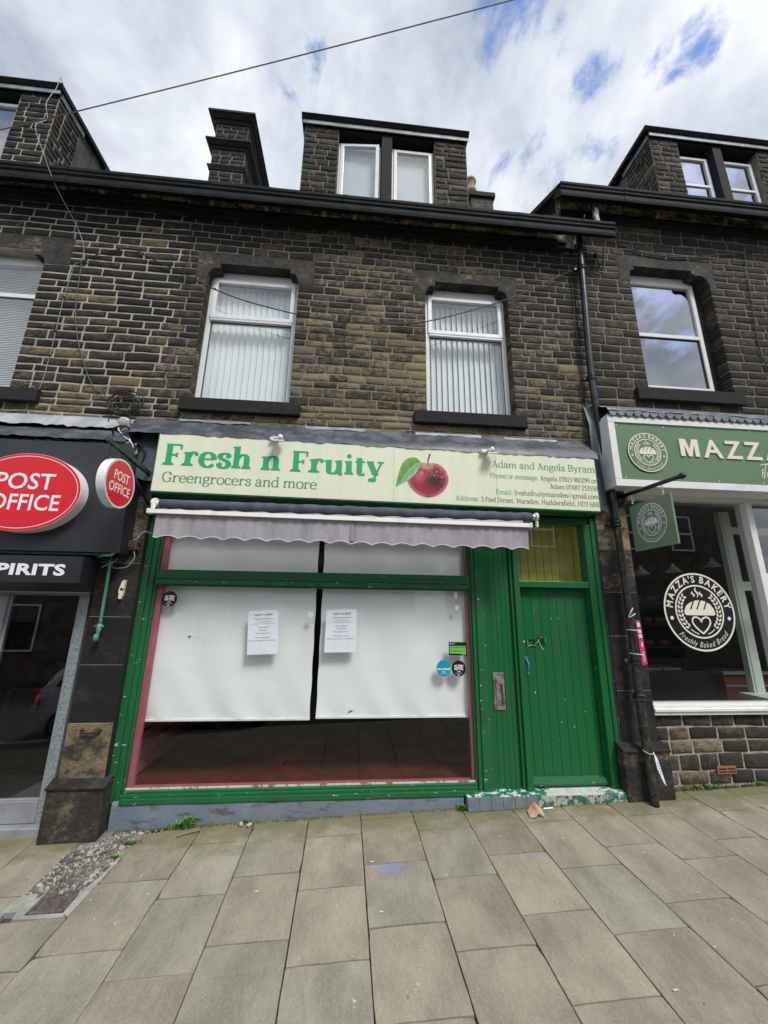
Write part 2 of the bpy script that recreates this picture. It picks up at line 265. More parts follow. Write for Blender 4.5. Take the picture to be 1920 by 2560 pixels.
# ------------------------------------------------------------------ object helpers
def empty(name, loc, label=None, cat=None, group=None):
    o = bpy.data.objects.new(name, None); COL.objects.link(o); o.location = loc; o.empty_display_size = 0.1
    tag(o, label, cat, group); return o
def tag(o, label=None, cat=None, group=None, kind=None):
    if label: o['label'] = label
    if cat: o['category'] = cat
    if group: o['group'] = group
    if kind: o['kind'] = kind
    return o
def world_off(p):
    v = Vector((0, 0, 0))
    while p is not None: v += p.location; p = p.parent
    return v
def link(name, me, parent=None):
    o = bpy.data.objects.new(name, me); COL.objects.link(o)
    if parent is not None: o.parent = parent; o.location = -world_off(parent)
    return o
class MB:
    """collects shapes in world coordinates and links them as one mesh object"""
    def __init__(s): s.v = []; s.f = []; s.mi = []; s.sm = []; s.m = 0; s.smooth = False
    def add(s, vs, fs):
        b = len(s.v); s.v += [tuple(q) for q in vs]
        for f in fs: s.f.append(tuple(b+i for i in f)); s.mi.append(s.m); s.sm.append(s.smooth)
    def box(s, x0, x1, y0, y1, z0, z1, bev=0.0):
        if bev > 0:
            bm = bmesh.new(); bmesh.ops.create_cube(bm, size=1.0)
            for v in bm.verts: v.co = Vector(((x0+x1)/2+v.co.x*(x1-x0), (y0+y1)/2+v.co.y*(y1-y0), (z0+z1)/2+v.co.z*(z1-z0)))
            bmesh.ops.bevel(bm, geom=list(bm.edges), offset=bev, segments=2, profile=0.5, affect='EDGES')
            s.bm(bm); return
        s.add([(x0, y0, z0), (x1, y0, z0), (x1, y1, z0), (x0, y1, z0), (x0, y0, z1), (x1, y0, z1), (x1, y1, z1), (x0, y1, z1)],
              [(0, 3, 2, 1), (4, 5, 6, 7), (0, 1, 5, 4), (1, 2, 6, 5), (2, 3, 7, 6), (3, 0, 4, 7)])
    def bm(s, bm):
        bm.verts.index_update(); s.add([v.co[:] for v in bm.verts], [[v.index for v in f.verts] for f in bm.faces]); bm.free()
    def hexa(s, p):
        s.add(p, [(0, 3, 2, 1), (4, 5, 6, 7), (0, 1, 5, 4), (1, 2, 6, 5), (2, 3, 7, 6), (3, 0, 4, 7)])
    def prism(s, poly, y0, y1):                      # polygon in (x, z), extruded along y
        n = len(poly); s.add([(x, y0, z) for x, z in poly]+[(x, y1, z) for x, z in poly],
              [tuple(range(n)), tuple(range(2*n-1, n-1, -1))]+[(i, i+n, (i+1) % n+n, (i+1) % n) for i in range(n)])
    def prismx(s, poly, x0, x1):                     # polygon in (y, z), extruded along x
        n = len(poly); s.add([(x0, y, z) for y, z in poly]+[(x1, y, z) for y, z in poly],
              [tuple(range(n)), tuple(range(2*n-1, n-1, -1))]+[(i, i+n, (i+1) % n+n, (i+1) % n) for i in range(n)])
    def prismz(s, poly, z0, z1):
        n = len(poly); s.add([(x, y, z0) for x, y in poly]+[(x, y, z1) for x, y in poly],
              [tuple(range(n-1, -1, -1)), tuple(range(n, 2*n))]+[(i, (i+1) % n, (i+1) % n+n, i+n) for i in range(n)])
    def tube(s, pts, r, seg=8, cap=True):
        P = [Vector(p) for p in pts]; n = len(P); rs = r if isinstance(r, (list, tuple)) else [r]*n; vs = []; fs = []; ref = None
        for i in range(n):
            t = (P[min(i+1, n-1)]-P[max(i-1, 0)]).normalized()
            if ref is None: ref = t.orthogonal().normalized()
            ref = (ref-t*ref.dot(t)).normalized(); b = t.cross(ref)
            for k in range(seg):
                a = 2*math.pi*k/seg; vs.append(P[i]+(ref*math.cos(a)+b*math.sin(a))*rs[i])
        for i in range(n-1):
            for k in range(seg): fs.append((i*seg+k, i*seg+(k+1) % seg, (i+1)*seg+(k+1) % seg, (i+1)*seg+k))
        if cap: fs.append(tuple(range(seg-1, -1, -1))); fs.append(tuple((n-1)*seg+k for k in range(seg)))
        o = s.smooth; s.smooth = True; s.add(vs, fs); s.smooth = o
    def build(s, name, mats, parent=None, tone=None):
        me = bpy.data.meshes.new(name); me.from_pydata(s.v, [], s.f)
        if not isinstance(mats, (list, tuple)): mats = [mats]
        for m in mats: me.materials.append(m)
        me.polygons.foreach_set('material_index', s.mi); me.polygons.foreach_set('use_smooth', s.sm)
        if tone is not None:
            a = me.attributes.new('tone', 'FLOAT_COLOR', 'POINT'); a.data.foreach_set('color', list((*tone, 1.0))*len(s.v))
        me.update(); return link(name, me, parent)
def smoothpts(pts, n=6):
    P = [Vector(p) for p in pts]; out = []
    for i in range(len(P)-1):
        a, b, c, d = P[max(i-1, 0)], P[i], P[i+1], P[min(i+2, len(P)-1)]
        for k in range(n):
            t = k/n; out.append(0.5*((2*b)+(c-a)*t+(2*a-5*b+4*c-d)*t*t+(3*b-a-3*c+d)*t**3))
    out.append(P[-1]); return out
def gz(x, y): return 0.025+0.033*x+0.106*y

# ------------------------------------------------------------------ lettering
_G = {}
def _raw(txt, off):
    c = bpy.data.curves.new('glyph', 'FONT'); c.body = txt; c.size = 1.0; c.offset = off; c.resolution_u = 3
    o = bpy.data.objects.new('glyph', c); me = bpy.data.meshes.new_from_object(o)
    vs = [(v.co.x, v.co.y) for v in me.vertices]; fs = [tuple(p.vertices) for p in me.polygons]
    bpy.data.objects.remove(o); bpy.data.curves.remove(c); bpy.data.meshes.remove(me)
    return vs, fs
def glyph(ch, off=0.0):
    k = (ch, off)
    if k not in _G:
        hh = _raw('HH', 0); h1 = _raw('H'+ch+'H', 0)
        adv = (max(v[0] for v in h1[0])-min(v[0] for v in h1[0]))-(max(v[0] for v in hh[0])-min(v[0] for v in hh[0])) if ch != ' ' else 0.28
        vs, fs = _raw(ch, off) if ch != ' ' else ([], [])
        _G[k] = (vs, fs, adv)
    return _G[k]
CAPH = max(v[1] for v in _raw('H', 0)[0])
def sans(mb, txt, P, x, z, cap, width=None, align='l', off=0.0, track=0.0, shear=0.0, w=0.0):
    """sans lettering: cap = capital height, width = wanted total width; P maps (u, v, w) to a point"""
    s = cap/CAPH; adv = 0; items = []
    for ch in txt:
        g = glyph(ch, off); items.append((adv, g)); adv += g[2]+track
    adv -= track; sx = s if width is None else width/adv
    x0 = x-(adv*sx if align == 'r' else adv*sx/2 if align == 'c' else 0)
    for a, g in items:
        mb.add([P(x0+(a+v[0])*sx+shear*v[1]*s, z+v[1]*s, w) for v in g[0]], g[1])
    return adv*sx
def arc_text(mb, txt, P, r, a0, a1, cap, off=0.0, outward=True, sx=1.0, shear=0.0, w=0.0):
    """letters set round a circle of radius r, from angle a0 to a1 (degrees)"""
    s = cap/CAPH; gl = [glyph(ch, off) for ch in txt]; tot = sum(g[2] for g in gl); acc = 0
    for g in gl:
        am = R(a0+(a1-a0)*(acc+g[2]/2)/tot); acc += g[2]
        ux, uz = (math.sin(am), -math.cos(am)) if outward else (-math.sin(am), math.cos(am))
        rx, rz = (math.cos(am), math.sin(am)) if outward else (-math.cos(am), -math.sin(am))
        cx, cz = r*math.cos(am), r*math.sin(am)
        mb.add([P(cx+ux*((v[0]-g[2]/2)*s*sx+shear*v[1]*s)+rx*v[1]*s, cz+uz*((v[0]-g[2]/2)*s*sx+shear*v[1]*s)+rz*v[1]*s, w) for v in g[0]], g[1])
# serif face drawn with strokes: l = stem (x, y0, y1), p = modulated curve, d = diagonal (x0,y0,x1,y1,thick?), h = thin bar, s = foot serif, f = flag, b = ball
X = 0.68
SERIF = {
 'n': (0.70, [('l', .14, 0, .66), ('f', .14, .68), ('p', [(.16, .46), (.26, .61), (.40, .665), (.51, .58), (.53, .42)]), ('l', .53, 0, .46), ('s', .14, 0), ('s', .53, 0)]),
 'm': (1.08, [('l', .14, 0, .66), ('f', .14, .68), ('p', [(.16, .46), (.26, .61), (.39, .665), (.50, .58), (.52, .42)]), ('l', .52, 0, .46), ('p', [(.54, .46), (.64, .61), (.77, .665), (.88, .58), (.90, .42)]), ('l', .90, 0, .46), ('s', .14, 0), ('s', .52, 0), ('s', .90, 0)]),
 'h': (0.70, [('l', .14, 0, 1.06), ('f', .14, 1.08), ('p', [(.16, .46), (.26, .61), (.40, .665), (.51, .58), (.53, .42)]), ('l', .53, 0, .46), ('s', .14, 0), ('s', .53, 0)]),
 'r': (0.52, [('l', .14, 0, .66), ('f', .14, .68), ('p', [(.16, .44), (.24, .59), (.35, .66), (.45, .64)]), ('b', .45, .58, .07), ('s', .14, 0, 1.25)]),
 'u': (0.72, [('l', .14, .20, .66), ('f', .14, .68), ('p', [(.14, .24), (.16, .08), (.28, .01), (.42, .05), (.53, .20)]), ('l', .55, 0.02, .66), ('f', .55, .68), ('h', .55, .69, .0, 1)]),
 'i': (0.33, [('l', .155, 0, .66), ('f', .155, .68), ('s', .155, 0), ('b', .155, .90, .085)]),
 'l': (0.33, [('l', .155, 0, 1.06), ('f', .155, 1.08), ('s', .155, 0)]),
 't': (0.44, [('l', .18, .16, .84), ('h', .03, .40, .65), ('p', [(.18, .22), (.19, .08), (.27, .01), (.39, .06)])]),
 'f': (0.40, [('l', .16, 0, .85), ('h', .03, .38, .65), ('p', [(.16, .80), (.18, .98), (.28, 1.07), (.40, 1.03)]), ('b', .40, .98, .055), ('s', .16, 0, 1.15)]),
 'e': (0.60, [('h', .08, .50, .365), ('p', [(.53, .345), (.50, .55), (.32, .68), (.13, .58), (.06, .34), (.13, .10), (.33, -.01), (.54, .12)])]),
 'c': (0.56, [('p', [(.50, .50), (.42, .64), (.30, .67), (.13, .57), (.07, .34), (.13, .10), (.32, -.005), (.52, .12)]), ('b', .46, .53, .065)]),
 'o': (0.64, [('p', [(.32, .685), (.12, .58), (.06, .34), (.12, .10), (.32, -.005), (.52, .10), (.58, .34), (.52, .58), (.32, .685)])]),
 's': (0.52, [('p', [(.43, .50), (.38, .64), (.26, .68), (.11, .60), (.12, .46), (.26, .37), (.40, .27), (.43, .12), (.28, -.005), (.12, .04), (.08, .20)]), ('h', .385, .465, .52, 2), ('h', .045, .125, .18, 2)]),
 'a': (0.62, [('p', [(.11, .50), (.17, .64), (.30, .685), (.42, .60), (.44, .44)]), ('l', .44, .08, .46), ('p', [(.44, .40), (.20, .34), (.07, .20), (.14, .03), (.28, .0), (.44, .16)]), ('p', [(.44, .12), (.48, .02), (.58, .02)]), ('b', .13, .52, .062)]),
 'd': (0.70, [('l', .53, .03, 1.06), ('f', .53, 1.08), ('p', [(.53, .60), (.34, .68), (.13, .57), (.07, .33), (.13, .09), (.30, -.005), (.44, .06), (.53, .18)]), ('s', .58, 0, .6)]),
 'g': (0.62, [('p', [(.30, .685), (.14, .62), (.10, .47), (.15, .32), (.30, .26), (.44, .33), (.48, .47), (.44, .62), (.30, .685)]), ('p', [(.20, .27), (.11, .17), (.18, .08), (.40, .05), (.54, -.04), (.50, -.20), (.28, -.29), (.09, -.22), (.07, -.10), (.18, .03)]), ('h', .42, .60, .655)]),
 'y': (0.66, [('d', .10, .66, .33, .02, 1), ('d', .56, .66, .27, -.16, 0), ('p', [(.28, -.12), (.22, -.25), (.11, -.27)]), ('b', .10, -.22, .07), ('h', -.01, .25, .665), ('h', .43, .66, .665)]),
 'E': (0.72, [('l', .17, 0, 1.0), ('h', .06, .62, .975), ('h', .06, .65, .025), ('h', .17, .48, .51), ('v', .60, .78, .98), ('v', .635, .0, .22), ('v', .47, .40, .62)]),
 'F': (0.68, [('l', .17, 0, 1.0), ('h', .06, .62, .975), ('h', .17, .47, .49), ('s', .17, 0, 1.15), ('v', .60, .76, .98), ('v', .46, .38, .60)]),
 'A': (0.84, [('d', .40, 1.02, .16, .0, 0), ('d', .40, 1.02, .68, .0, 1), ('h', .22, .58, .33), ('s', .14, 0), ('s', .69, 0)]),
 'B': (0.76, [('l', .17, 0, 1.0), ('h', .06, .40, .975), ('h', .06, .42, .025), ('h', .17, .40, .52), ('p', [(.38, .975), (.56, .92), (.60, .75), (.54, .58), (.38, .52)]), ('p', [(.40, .52), (.60, .44), (.66, .27), (.60, .09), (.40, .025)])]),
 'D': (0.84, [('l', .17, 0, 1.0), ('h', .06, .38, .975), ('h', .06, .38, .025), ('p', [(.36, .975), (.60, .90), (.72, .70), (.74, .50), (.72, .30), (.60, .10), (.36, .025)])]),
 'G': (0.84, [('p', [(.68, .72), (.58, .95), (.42, 1.0), (.18, .88), (.07, .52), (.17, .14), (.42, -.005), (.66, .08)]), ('l', .67, .04, .40), ('h', .52, .78, .40), ('v', .70, .68, .95)]),
 'H': (0.88, [('l', .17, 0, 1.0), ('l', .70, 0, 1.0), ('h', .17, .70, .51), ('s', .17, 0), ('s', .70, 0), ('s', .17, .955), ('s', .70, .955)]),
 'M': (1.02, [('l', .17, 0, 1.0, .6), ('l', .84, 0, 1.0), ('d', .19, .99, .49, .08, 1), ('d', .80, .99, .49, .06, 0), ('s', .17, 0), ('s', .84, 0), ('h', .06, .20, .975), ('h', .84, .96, .975)]),
 'P': (0.70, [('l', .17, 0, 1.0), ('h', .06, .38, .975), ('h', .17, .38, .45), ('p', [(.36, .975), (.56, .93), (.63, .72), (.56, .50), (.36, .45)]), ('s', .17, 0, 1.15)]),
 'R': (0.78, [('l', .17, 0, 1.0), ('h', .06, .38, .975), ('h', .17, .38, .48), ('p', [(.36, .975), (.54, .93), (.60, .74), (.54, .54), (.36, .48)]), ('d', .38, .48, .66, .02, 1), ('s', .17, 0), ('h', .60, .78, .025)]),
 'S': (0.62, [('p', [(.51, .74), (.46, .94), (.32, 1.0), (.13, .90), (.12, .70), (.30, .54), (.48, .40), (.52, .20), (.36, .0), (.15, .05), (.08, .25)]), ('v', .525, .72, .94), ('v', .075, .06, .28)]),
 '0': (0.62, [('p', [(.31, .98), (.13, .84), (.08, .49), (.13, .14), (.31, 0), (.49, .14), (.54, .49), (.49, .84), (.31, .98)])]),
 '1': (0.48, [('l', .26, 0, .98), ('p', [(.10, .84), (.18, .88), (.26, .96)]), ('s', .26, 0, 1.2)]),
 '2': (0.58, [('p', [(.10, .76), (.16, .94), (.30, .98), (.46, .88), (.46, .68), (.32, .40), (.10, .06)]), ('h', .09, .52, .04, 1)]),
 '3': (0.58, [('p', [(.10, .84), (.24, .98), (.42, .92), (.46, .74), (.38, .56), (.24, .52)]), ('p', [(.24, .52), (.44, .46), (.50, .26), (.42, .06), (.24, 0), (.08, .12)])]),
 '4': (0.60, [('l', .40, 0, .98), ('d', .38, .97, .06, .32, 0), ('h', .05, .56, .28), ('s', .40, 0)]),
 '5': (0.58, [('h', .14, .48, .93, 1), ('v', .15, .52, .95), ('p', [(.15, .54), (.30, .62), (.46, .52), (.50, .30), (.42, .06), (.24, 0), (.08, .12)])]),
 '6': (0.60, [('p', [(.46, .96), (.24, .86), (.10, .58), (.09, .26), (.18, .04), (.34, 0), (.50, .12), (.52, .32), (.44, .52), (.30, .57), (.12, .44)])]),
 '7': (0.56, [('h', .07, .50, .94, 1), ('d', .49, .93, .24, .0, 1), ('v', .08, .78, .95)]),
 '8': (0.60, [('p', [(.30, .98), (.14, .90), (.12, .72), (.26, .56), (.44, .42), (.52, .22), (.44, .04), (.30, 0), (.12, .06), (.08, .24), (.18, .44), (.38, .58), (.48, .76), (.42, .92), (.30, .98)])]),
 '9': (0.60, [('p', [(.12, .02), (.34, .12), (.48, .40), (.50, .72), (.42, .93), (.26, .98), (.10, .86), (.08, .66), (.16, .46), (.30, .41), (.48, .54)])]),
 '@': (0.96, [('p', [(.62, .60), (.46, .68), (.34, .52), (.32, .34), (.42, .20), (.56, .28), (.64, .62), (.64, .32), (.74, .22), (.86, .40), (.82, .72), (.60, .92), (.34, .88), (.12, .62), (.10, .24), (.28, -.06), (.56, -.14), (.74, -.06)], .45)]),
 ':': (0.30, [('b', .14, .09, .07), ('b', .14, .56, .07)]), '.': (0.28, [('b', .13, .07, .07)]), ',': (0.28, [('b', .13, .07, .07), ('d', .17, .04, .09, -.14, 0)]),
 ' ': (0.30, []),
}
def serif_text(mb, txt, P, x, z, cap, width=None, align='l', T=0.13, t=0.05, w=0.0, wide=1.0, only=None):
    """book-face lettering; T and t are the thick and thin stroke widths in units of the capital height"""
    step = 0.00025; cnt = [0]
    pieces = []; pen = 0.0; wi = 0
    ext = T/2+0.055+0.02*(T > .15)
    for ch in txt:
        adv, ops = SERIF[ch]; k = wide; off = pen; wi = wi+1 if ch == ' ' else wi; n0 = len(pieces)
        def q(px, pz): return (off+px*k, pz)
        for op in ops:
            o = op[0]
            if o == 'l':
                hw = T/2*(op[4] if len(op) > 4 else 1); pieces.append([q(op[1], op[2]), q(op[1], op[2]), q(op[1], op[3]), q(op[1], op[3])]); p = pieces[-1]
                p[0] = (p[0][0]-hw, p[0][1]); p[1] = (p[1][0]+hw, p[1][1]); p[2] = (p[2][0]+hw, p[2][1]); p[3] = (p[3][0]-hw, p[3][1])
            elif o == 's':
                e = ext*(op[3] if len(op) > 3 else 1); a = q(op[1], op[2]); top = op[2] > .5
                if not top: pieces.append([(a[0]-e, a[1]), (a[0]+e, a[1]), (a[0]+e, a[1]+t*.75), (a[0]+T*.5, a[1]+t*1.7), (a[0]-T*.5, a[1]+t*1.7), (a[0]-e, a[1]+t*.75)])
                else: pieces.append([(a[0]-e, 1.0), (a[0]-e, 1.0-t*.75), (a[0]-T*.5, 1.0-t*1.7), (a[0]+T*.5, 1.0-t*1.7), (a[0]+e, 1.0-t*.75), (a[0]+e, 1.0)])
            elif o == 'f':
                a = q(op[1], op[2]); pieces.append([(a[0]-ext, a[1]-.05-t*.6), (a[0]-ext+.01, a[1]-.045-t*.6), (a[0]+T/2, a[1]-t*2.2), (a[0]+T/2, a[1]), (a[0]-ext, a[1]-.045)])
            elif o == 'h':
                th = t*(1.6 if len(op) > 4 and op[4] == 1 else 1.0); a = q(op[1], op[3]); b = q(op[2], op[3])
                if len(op) > 4 and op[4] == 2: pieces.append([(a[0], a[1]-.07), (b[0], a[1]-.07), (b[0], a[1]+.09), (a[0], a[1]+.09)])
                elif op[2] > op[1]: pieces.append([(a[0]-T*.1, a[1]-th/2), (b[0], b[1]-th/2), (b[0], b[1]+th/2), (a[0]-T*.1, a[1]+th/2)])
            elif o == 'v':
                a = q(op[1], 0); pieces.append([(a[0]-t*.5, op[2]), (a[0]+t*.5, op[2]), (a[0]+t*.6, op[3]), (a[0]-t*.6, op[3])])
            elif o == 'd':
                a = q(op[1], op[2]); b = q(op[3], op[4]); hw = (T*.56 if op[5] else t*.62)
                pieces.append([(a[0]-hw, a[1]), (b[0]-hw, b[1]), (b[0]+hw, b[1]), (a[0]+hw, a[1])])
            elif o == 'b':
                a = q(op[1], op[2]); r = op[3]*(0.62+T*2.6); pieces.append([(a[0]+r*math.cos(i*math.pi/6), a[1]+r*math.sin(i*math.pi/6)) for i in range(12)])
            elif o == 'p':
                kk = op[2] if len(op) > 2 else 1.0
                pts = smoothpts([(*q(*pp), 0) for pp in op[1]], 5); L_, R_ = [], []
                for i, p in enumerate(pts):
                    d = pts[min(i+1, len(pts)-1)]-pts[max(i-1, 0)]
                    if (pts[0]-pts[-1]).length < 1e-6 and i in (0, len(pts)-1): d = pts[1]-pts[-2]
                    if d.length < 1e-9: d = Vector((1, 0, 0))
                    d.normalize(); hw = (t+(T-t)*abs(d.y)**1.5)/2*kk; nn = Vector((-d.y, d.x, 0)); L_.append(p+nn*hw); R_.append(p-nn*hw)
                pieces.append(('strip', L_, R_))
        if only is not None and wi != only: del pieces[n0:]
        pen += adv*k+max(0, T-0.13)*0.62
    pen -= 0
    s = cap; sx = s if width is None else width/pen
    x0 = x-(pen*sx if align == 'r' else pen*sx/2 if align == 'c' else 0)
    for i, p in enumerate(pieces):
        ww = w+(i % 5)*step
        if p[0] == 'strip':
            n = len(p[1]); mb.add([P(x0+a.x*sx, z+a.y*s, ww) for a in p[1]]+[P(x0+a.x*sx, z+a.y*s, ww) for a in p[2]], [(j, j+1, n+j+1, n+j) for j in range(n-1)])
        else: mb.add([P(x0+a*sx, z+b*s, ww) for a, b in p], [tuple(range(len(p)))])
    return pen*sx
def ring(mb, P, cx, cz, r, wd, a0=0, a1=360, n=56, w=0.0):
    vs = []
    for i in range(n+1):
        a = R(a0+(a1-a0)*i/n); vs += [P(cx+r*math.cos(a), cz+r*math.sin(a), w), P(cx+(r-wd)*math.cos(a), cz+(r-wd)*math.sin(a), w)]
    mb.add(vs, [(2*i, 2*i+1, 2*i+3, 2*i+2) for i in range(n)])
def disc(mb, P, cx, cz, r, rz=None, n=40, w=0.0, thick=0.0):
    rz = rz or r; vs = [P(cx+r*math.cos(2*math.pi*i/n), cz+rz*math.sin(2*math.pi*i/n), w) for i in range(n)]
    if thick == 0: mb.add(vs, [tuple(range(n))])
    else:
        vb = [P(cx+r*math.cos(2*math.pi*i/n), cz+rz*math.sin(2*math.pi*i/n), w-thick) for i in range(n)]
        mb.add(vs+vb, [tuple(range(n)), tuple(range(2*n-1, n-1, -1))]+[(i, i+n, (i+1) % n+n, (i+1) % n) for i in range(n)])
def stroke(mb, P, pts, wd, w=0.0, sm=5):
    pts = smoothpts([(a, b, 0) for a, b in pts], sm); n = len(pts); L_, R_ = [], []
    for i, p in enumerate(pts):
        d = pts[min(i+1, n-1)]-pts[max(i-1, 0)]
        if (pts[0]-pts[-1]).length < 1e-6 and i in (0, n-1): d = pts[1]-pts[-2]
        d.normalize(); h = (wd(i/(n-1)) if callable(wd) else wd)/2; nn = Vector((-d.y, d.x, 0)); L_.append(p+nn*h); R_.append(p-nn*h)
    mb.add([P(a.x, a.y, w) for a in L_]+[P(a.x, a.y, w) for a in R_], [(j, j+1, n+j+1, n+j) for j in range(n-1)])
def bakery_badge(mb, P):
    """the round badge: two rings, lettering, loaf, steam, heart and two ears of wheat (unit radius)"""
    ring(mb, P, 0, 0, 1.0, 0.045, n=72); ring(mb, P, 0, 0, 0.685, 0.04, n=60)
    arc_text(mb, "MAZZA'S BAKERY", P, 0.752, 176, 4, 0.170, off=0.026, sx=0.92)
    for a in (192, -12): disc(mb, P, 0.83*math.cos(R(a)), 0.83*math.sin(R(a)), 0.048, n=16)
    arc_text(mb, 'Freshly Baked Bread', P, 0.905, 219, 321, 0.135, off=-0.006, outward=False, sx=0.80, shear=0.25)
    loaf = [(-.44, -.06), (-.43, .02), (-.36, .14), (-.26, .21), (-.12, .27), (.04, .29), (.2, .26), (.34, .18), (.42, .06), (.44, -.06), (.40, -.10), (-.40, -.10)]
    # the loaf in four slices, with the scores between them
    cuts = [(-.50, -.50), (-.25, -.17), (-.07, .03), (.13, .23), (.6, .6)]
    def clipx(poly, f, keep):
        out = []
        for i in range(len(poly)):
            a, b = poly[i], poly[(i+1) % len(poly)]; fa, fb = f(a), f(b)
            if (fa >= 0) == keep: out.append(a)
            if (fa >= 0) != (fb >= 0): q = fa/(fa-fb); out.append((a[0]+(b[0]-a[0])*q, a[1]+(b[1]-a[1])*q))
        return out
    base = clipx(loaf, lambda p: 0.045-p[1], True); mb.add([P(a, b, 0) for a, b in base], [tuple(range(len(base)))])
    topp = clipx(loaf, lambda p: p[1]-0.045, True)
    for i in range(4):
        sl = 0.55
        l = cuts[i][0]+0.022; r = cuts[i+1][0]-0.022
        pc = clipx(clipx(topp, lambda p: (p[0]+(p[1]-.045)*sl*-1)-l, True), lambda p: r-(p[0]-(p[1]-.045)*sl), True)
        if len(pc) > 2: mb.add([P(a, b, 0) for a, b in pc], [tuple(range(len(pc)))])
    heart = [(0, -.56), (-.16, -.42), (-.25, -.28), (-.22, -.17), (-.12, -.15), (-.03, -.20), (0, -.27), (.03, -.20), (.12, -.15), (.22, -.17), (.25, -.28), (.16, -.42), (0, -.56)]
    stroke(mb, P, heart, 0.042)
    for dx, h0, h1 in ((-.11, .37, .51), (0, .36, .62), (.11, .37, .51)):
        stroke(mb, P, [(dx, h0), (dx+.035, h0+(h1-h0)*.35), (dx-.03, h0+(h1-h0)*.7), (dx, h1)], lambda q: .012+.035*math.sin(math.pi*q))
    for sgn in (-1, 1):
        for i in range(9):
            a = R(90+sgn*(46+i*11))
            for rr, tilt in ((.585, 0.5), (.505, -0.5)):
                cx, cz = rr*math.cos(a), rr*math.sin(a); ta = a+(math.pi/2)*-sgn+tilt*sgn; u = (math.cos(ta), math.sin(ta)); v = (-u[1], u[0])
                mb.add([P(cx+u[0]*p+v[0]*q, cz+u[1]*p+v[1]*q, 0) for p, q in ((-.052, 0), (-.02, .026), (.03, .022), (.058, 0), (.03, -.022), (-.02, -.026))], [(0, 1, 2, 3, 4, 5)])
        a0 = 90+sgn*143; stroke(mb, P, [(.56*math.cos(R(a0)), .56*math.sin(R(a0))), (.575*math.cos(R(a0+sgn*13)), .575*math.sin(R(a0+sgn*13))), (.585*math.cos(R(a0+sgn*25)), .585*math.sin(R(a0+sgn*25)))], 0.022)
def facade(x0, y0, z0, s=1.0, sz=None):
    sz = sz or s
    return lambda u, v, w=0.0: (x0+u*s, y0-w, z0+v*sz)

# ------------------------------------------------------------------ masonry
def front(y0): return lambda u, w, z: (u, y0+w, z)
def cheek_e(x0): return lambda u, w, z: (x0-w, u, z)      # side wall looking towards +x; u runs along y
def cheek_w(x0): return lambda u, w, z: (x0+w, u, z)
CAMP = Vector((0, -D, HC))
class Building:
    def __init__(s, root, brickmat): s.root = root; s.mat = brickmat; s.B = []
    def finish(s, limit=300):
        s.B.sort(key=lambda b: -b[0]); rest = MB(); tv = []
        for i, (sc, par, vs, fs, tone) in enumerate(s.B):
            if i < limit:
                me = bpy.data.meshes.new('brick'); me.from_pydata(vs, [], fs); me.materials.append(s.mat)
                a = me.attributes.new('tone', 'FLOAT_COLOR', 'POINT'); a.data.foreach_set('color', list((*tone, 1.0))*len(vs))
                me.polygons.foreach_set('use_smooth', [True]*len(fs)); link('brick', me, par)
            else: rest.smooth = True; rest.add(vs, fs); tv += list((*tone, 1.0))*len(vs)
        if rest.v:
            o = rest.build('brickwork', s.mat, s.root); a = o.data.attributes.new('tone', 'FLOAT_COLOR', 'POINT'); a.data.foreach_set('color', tv); o['kind'] = 'stuff'
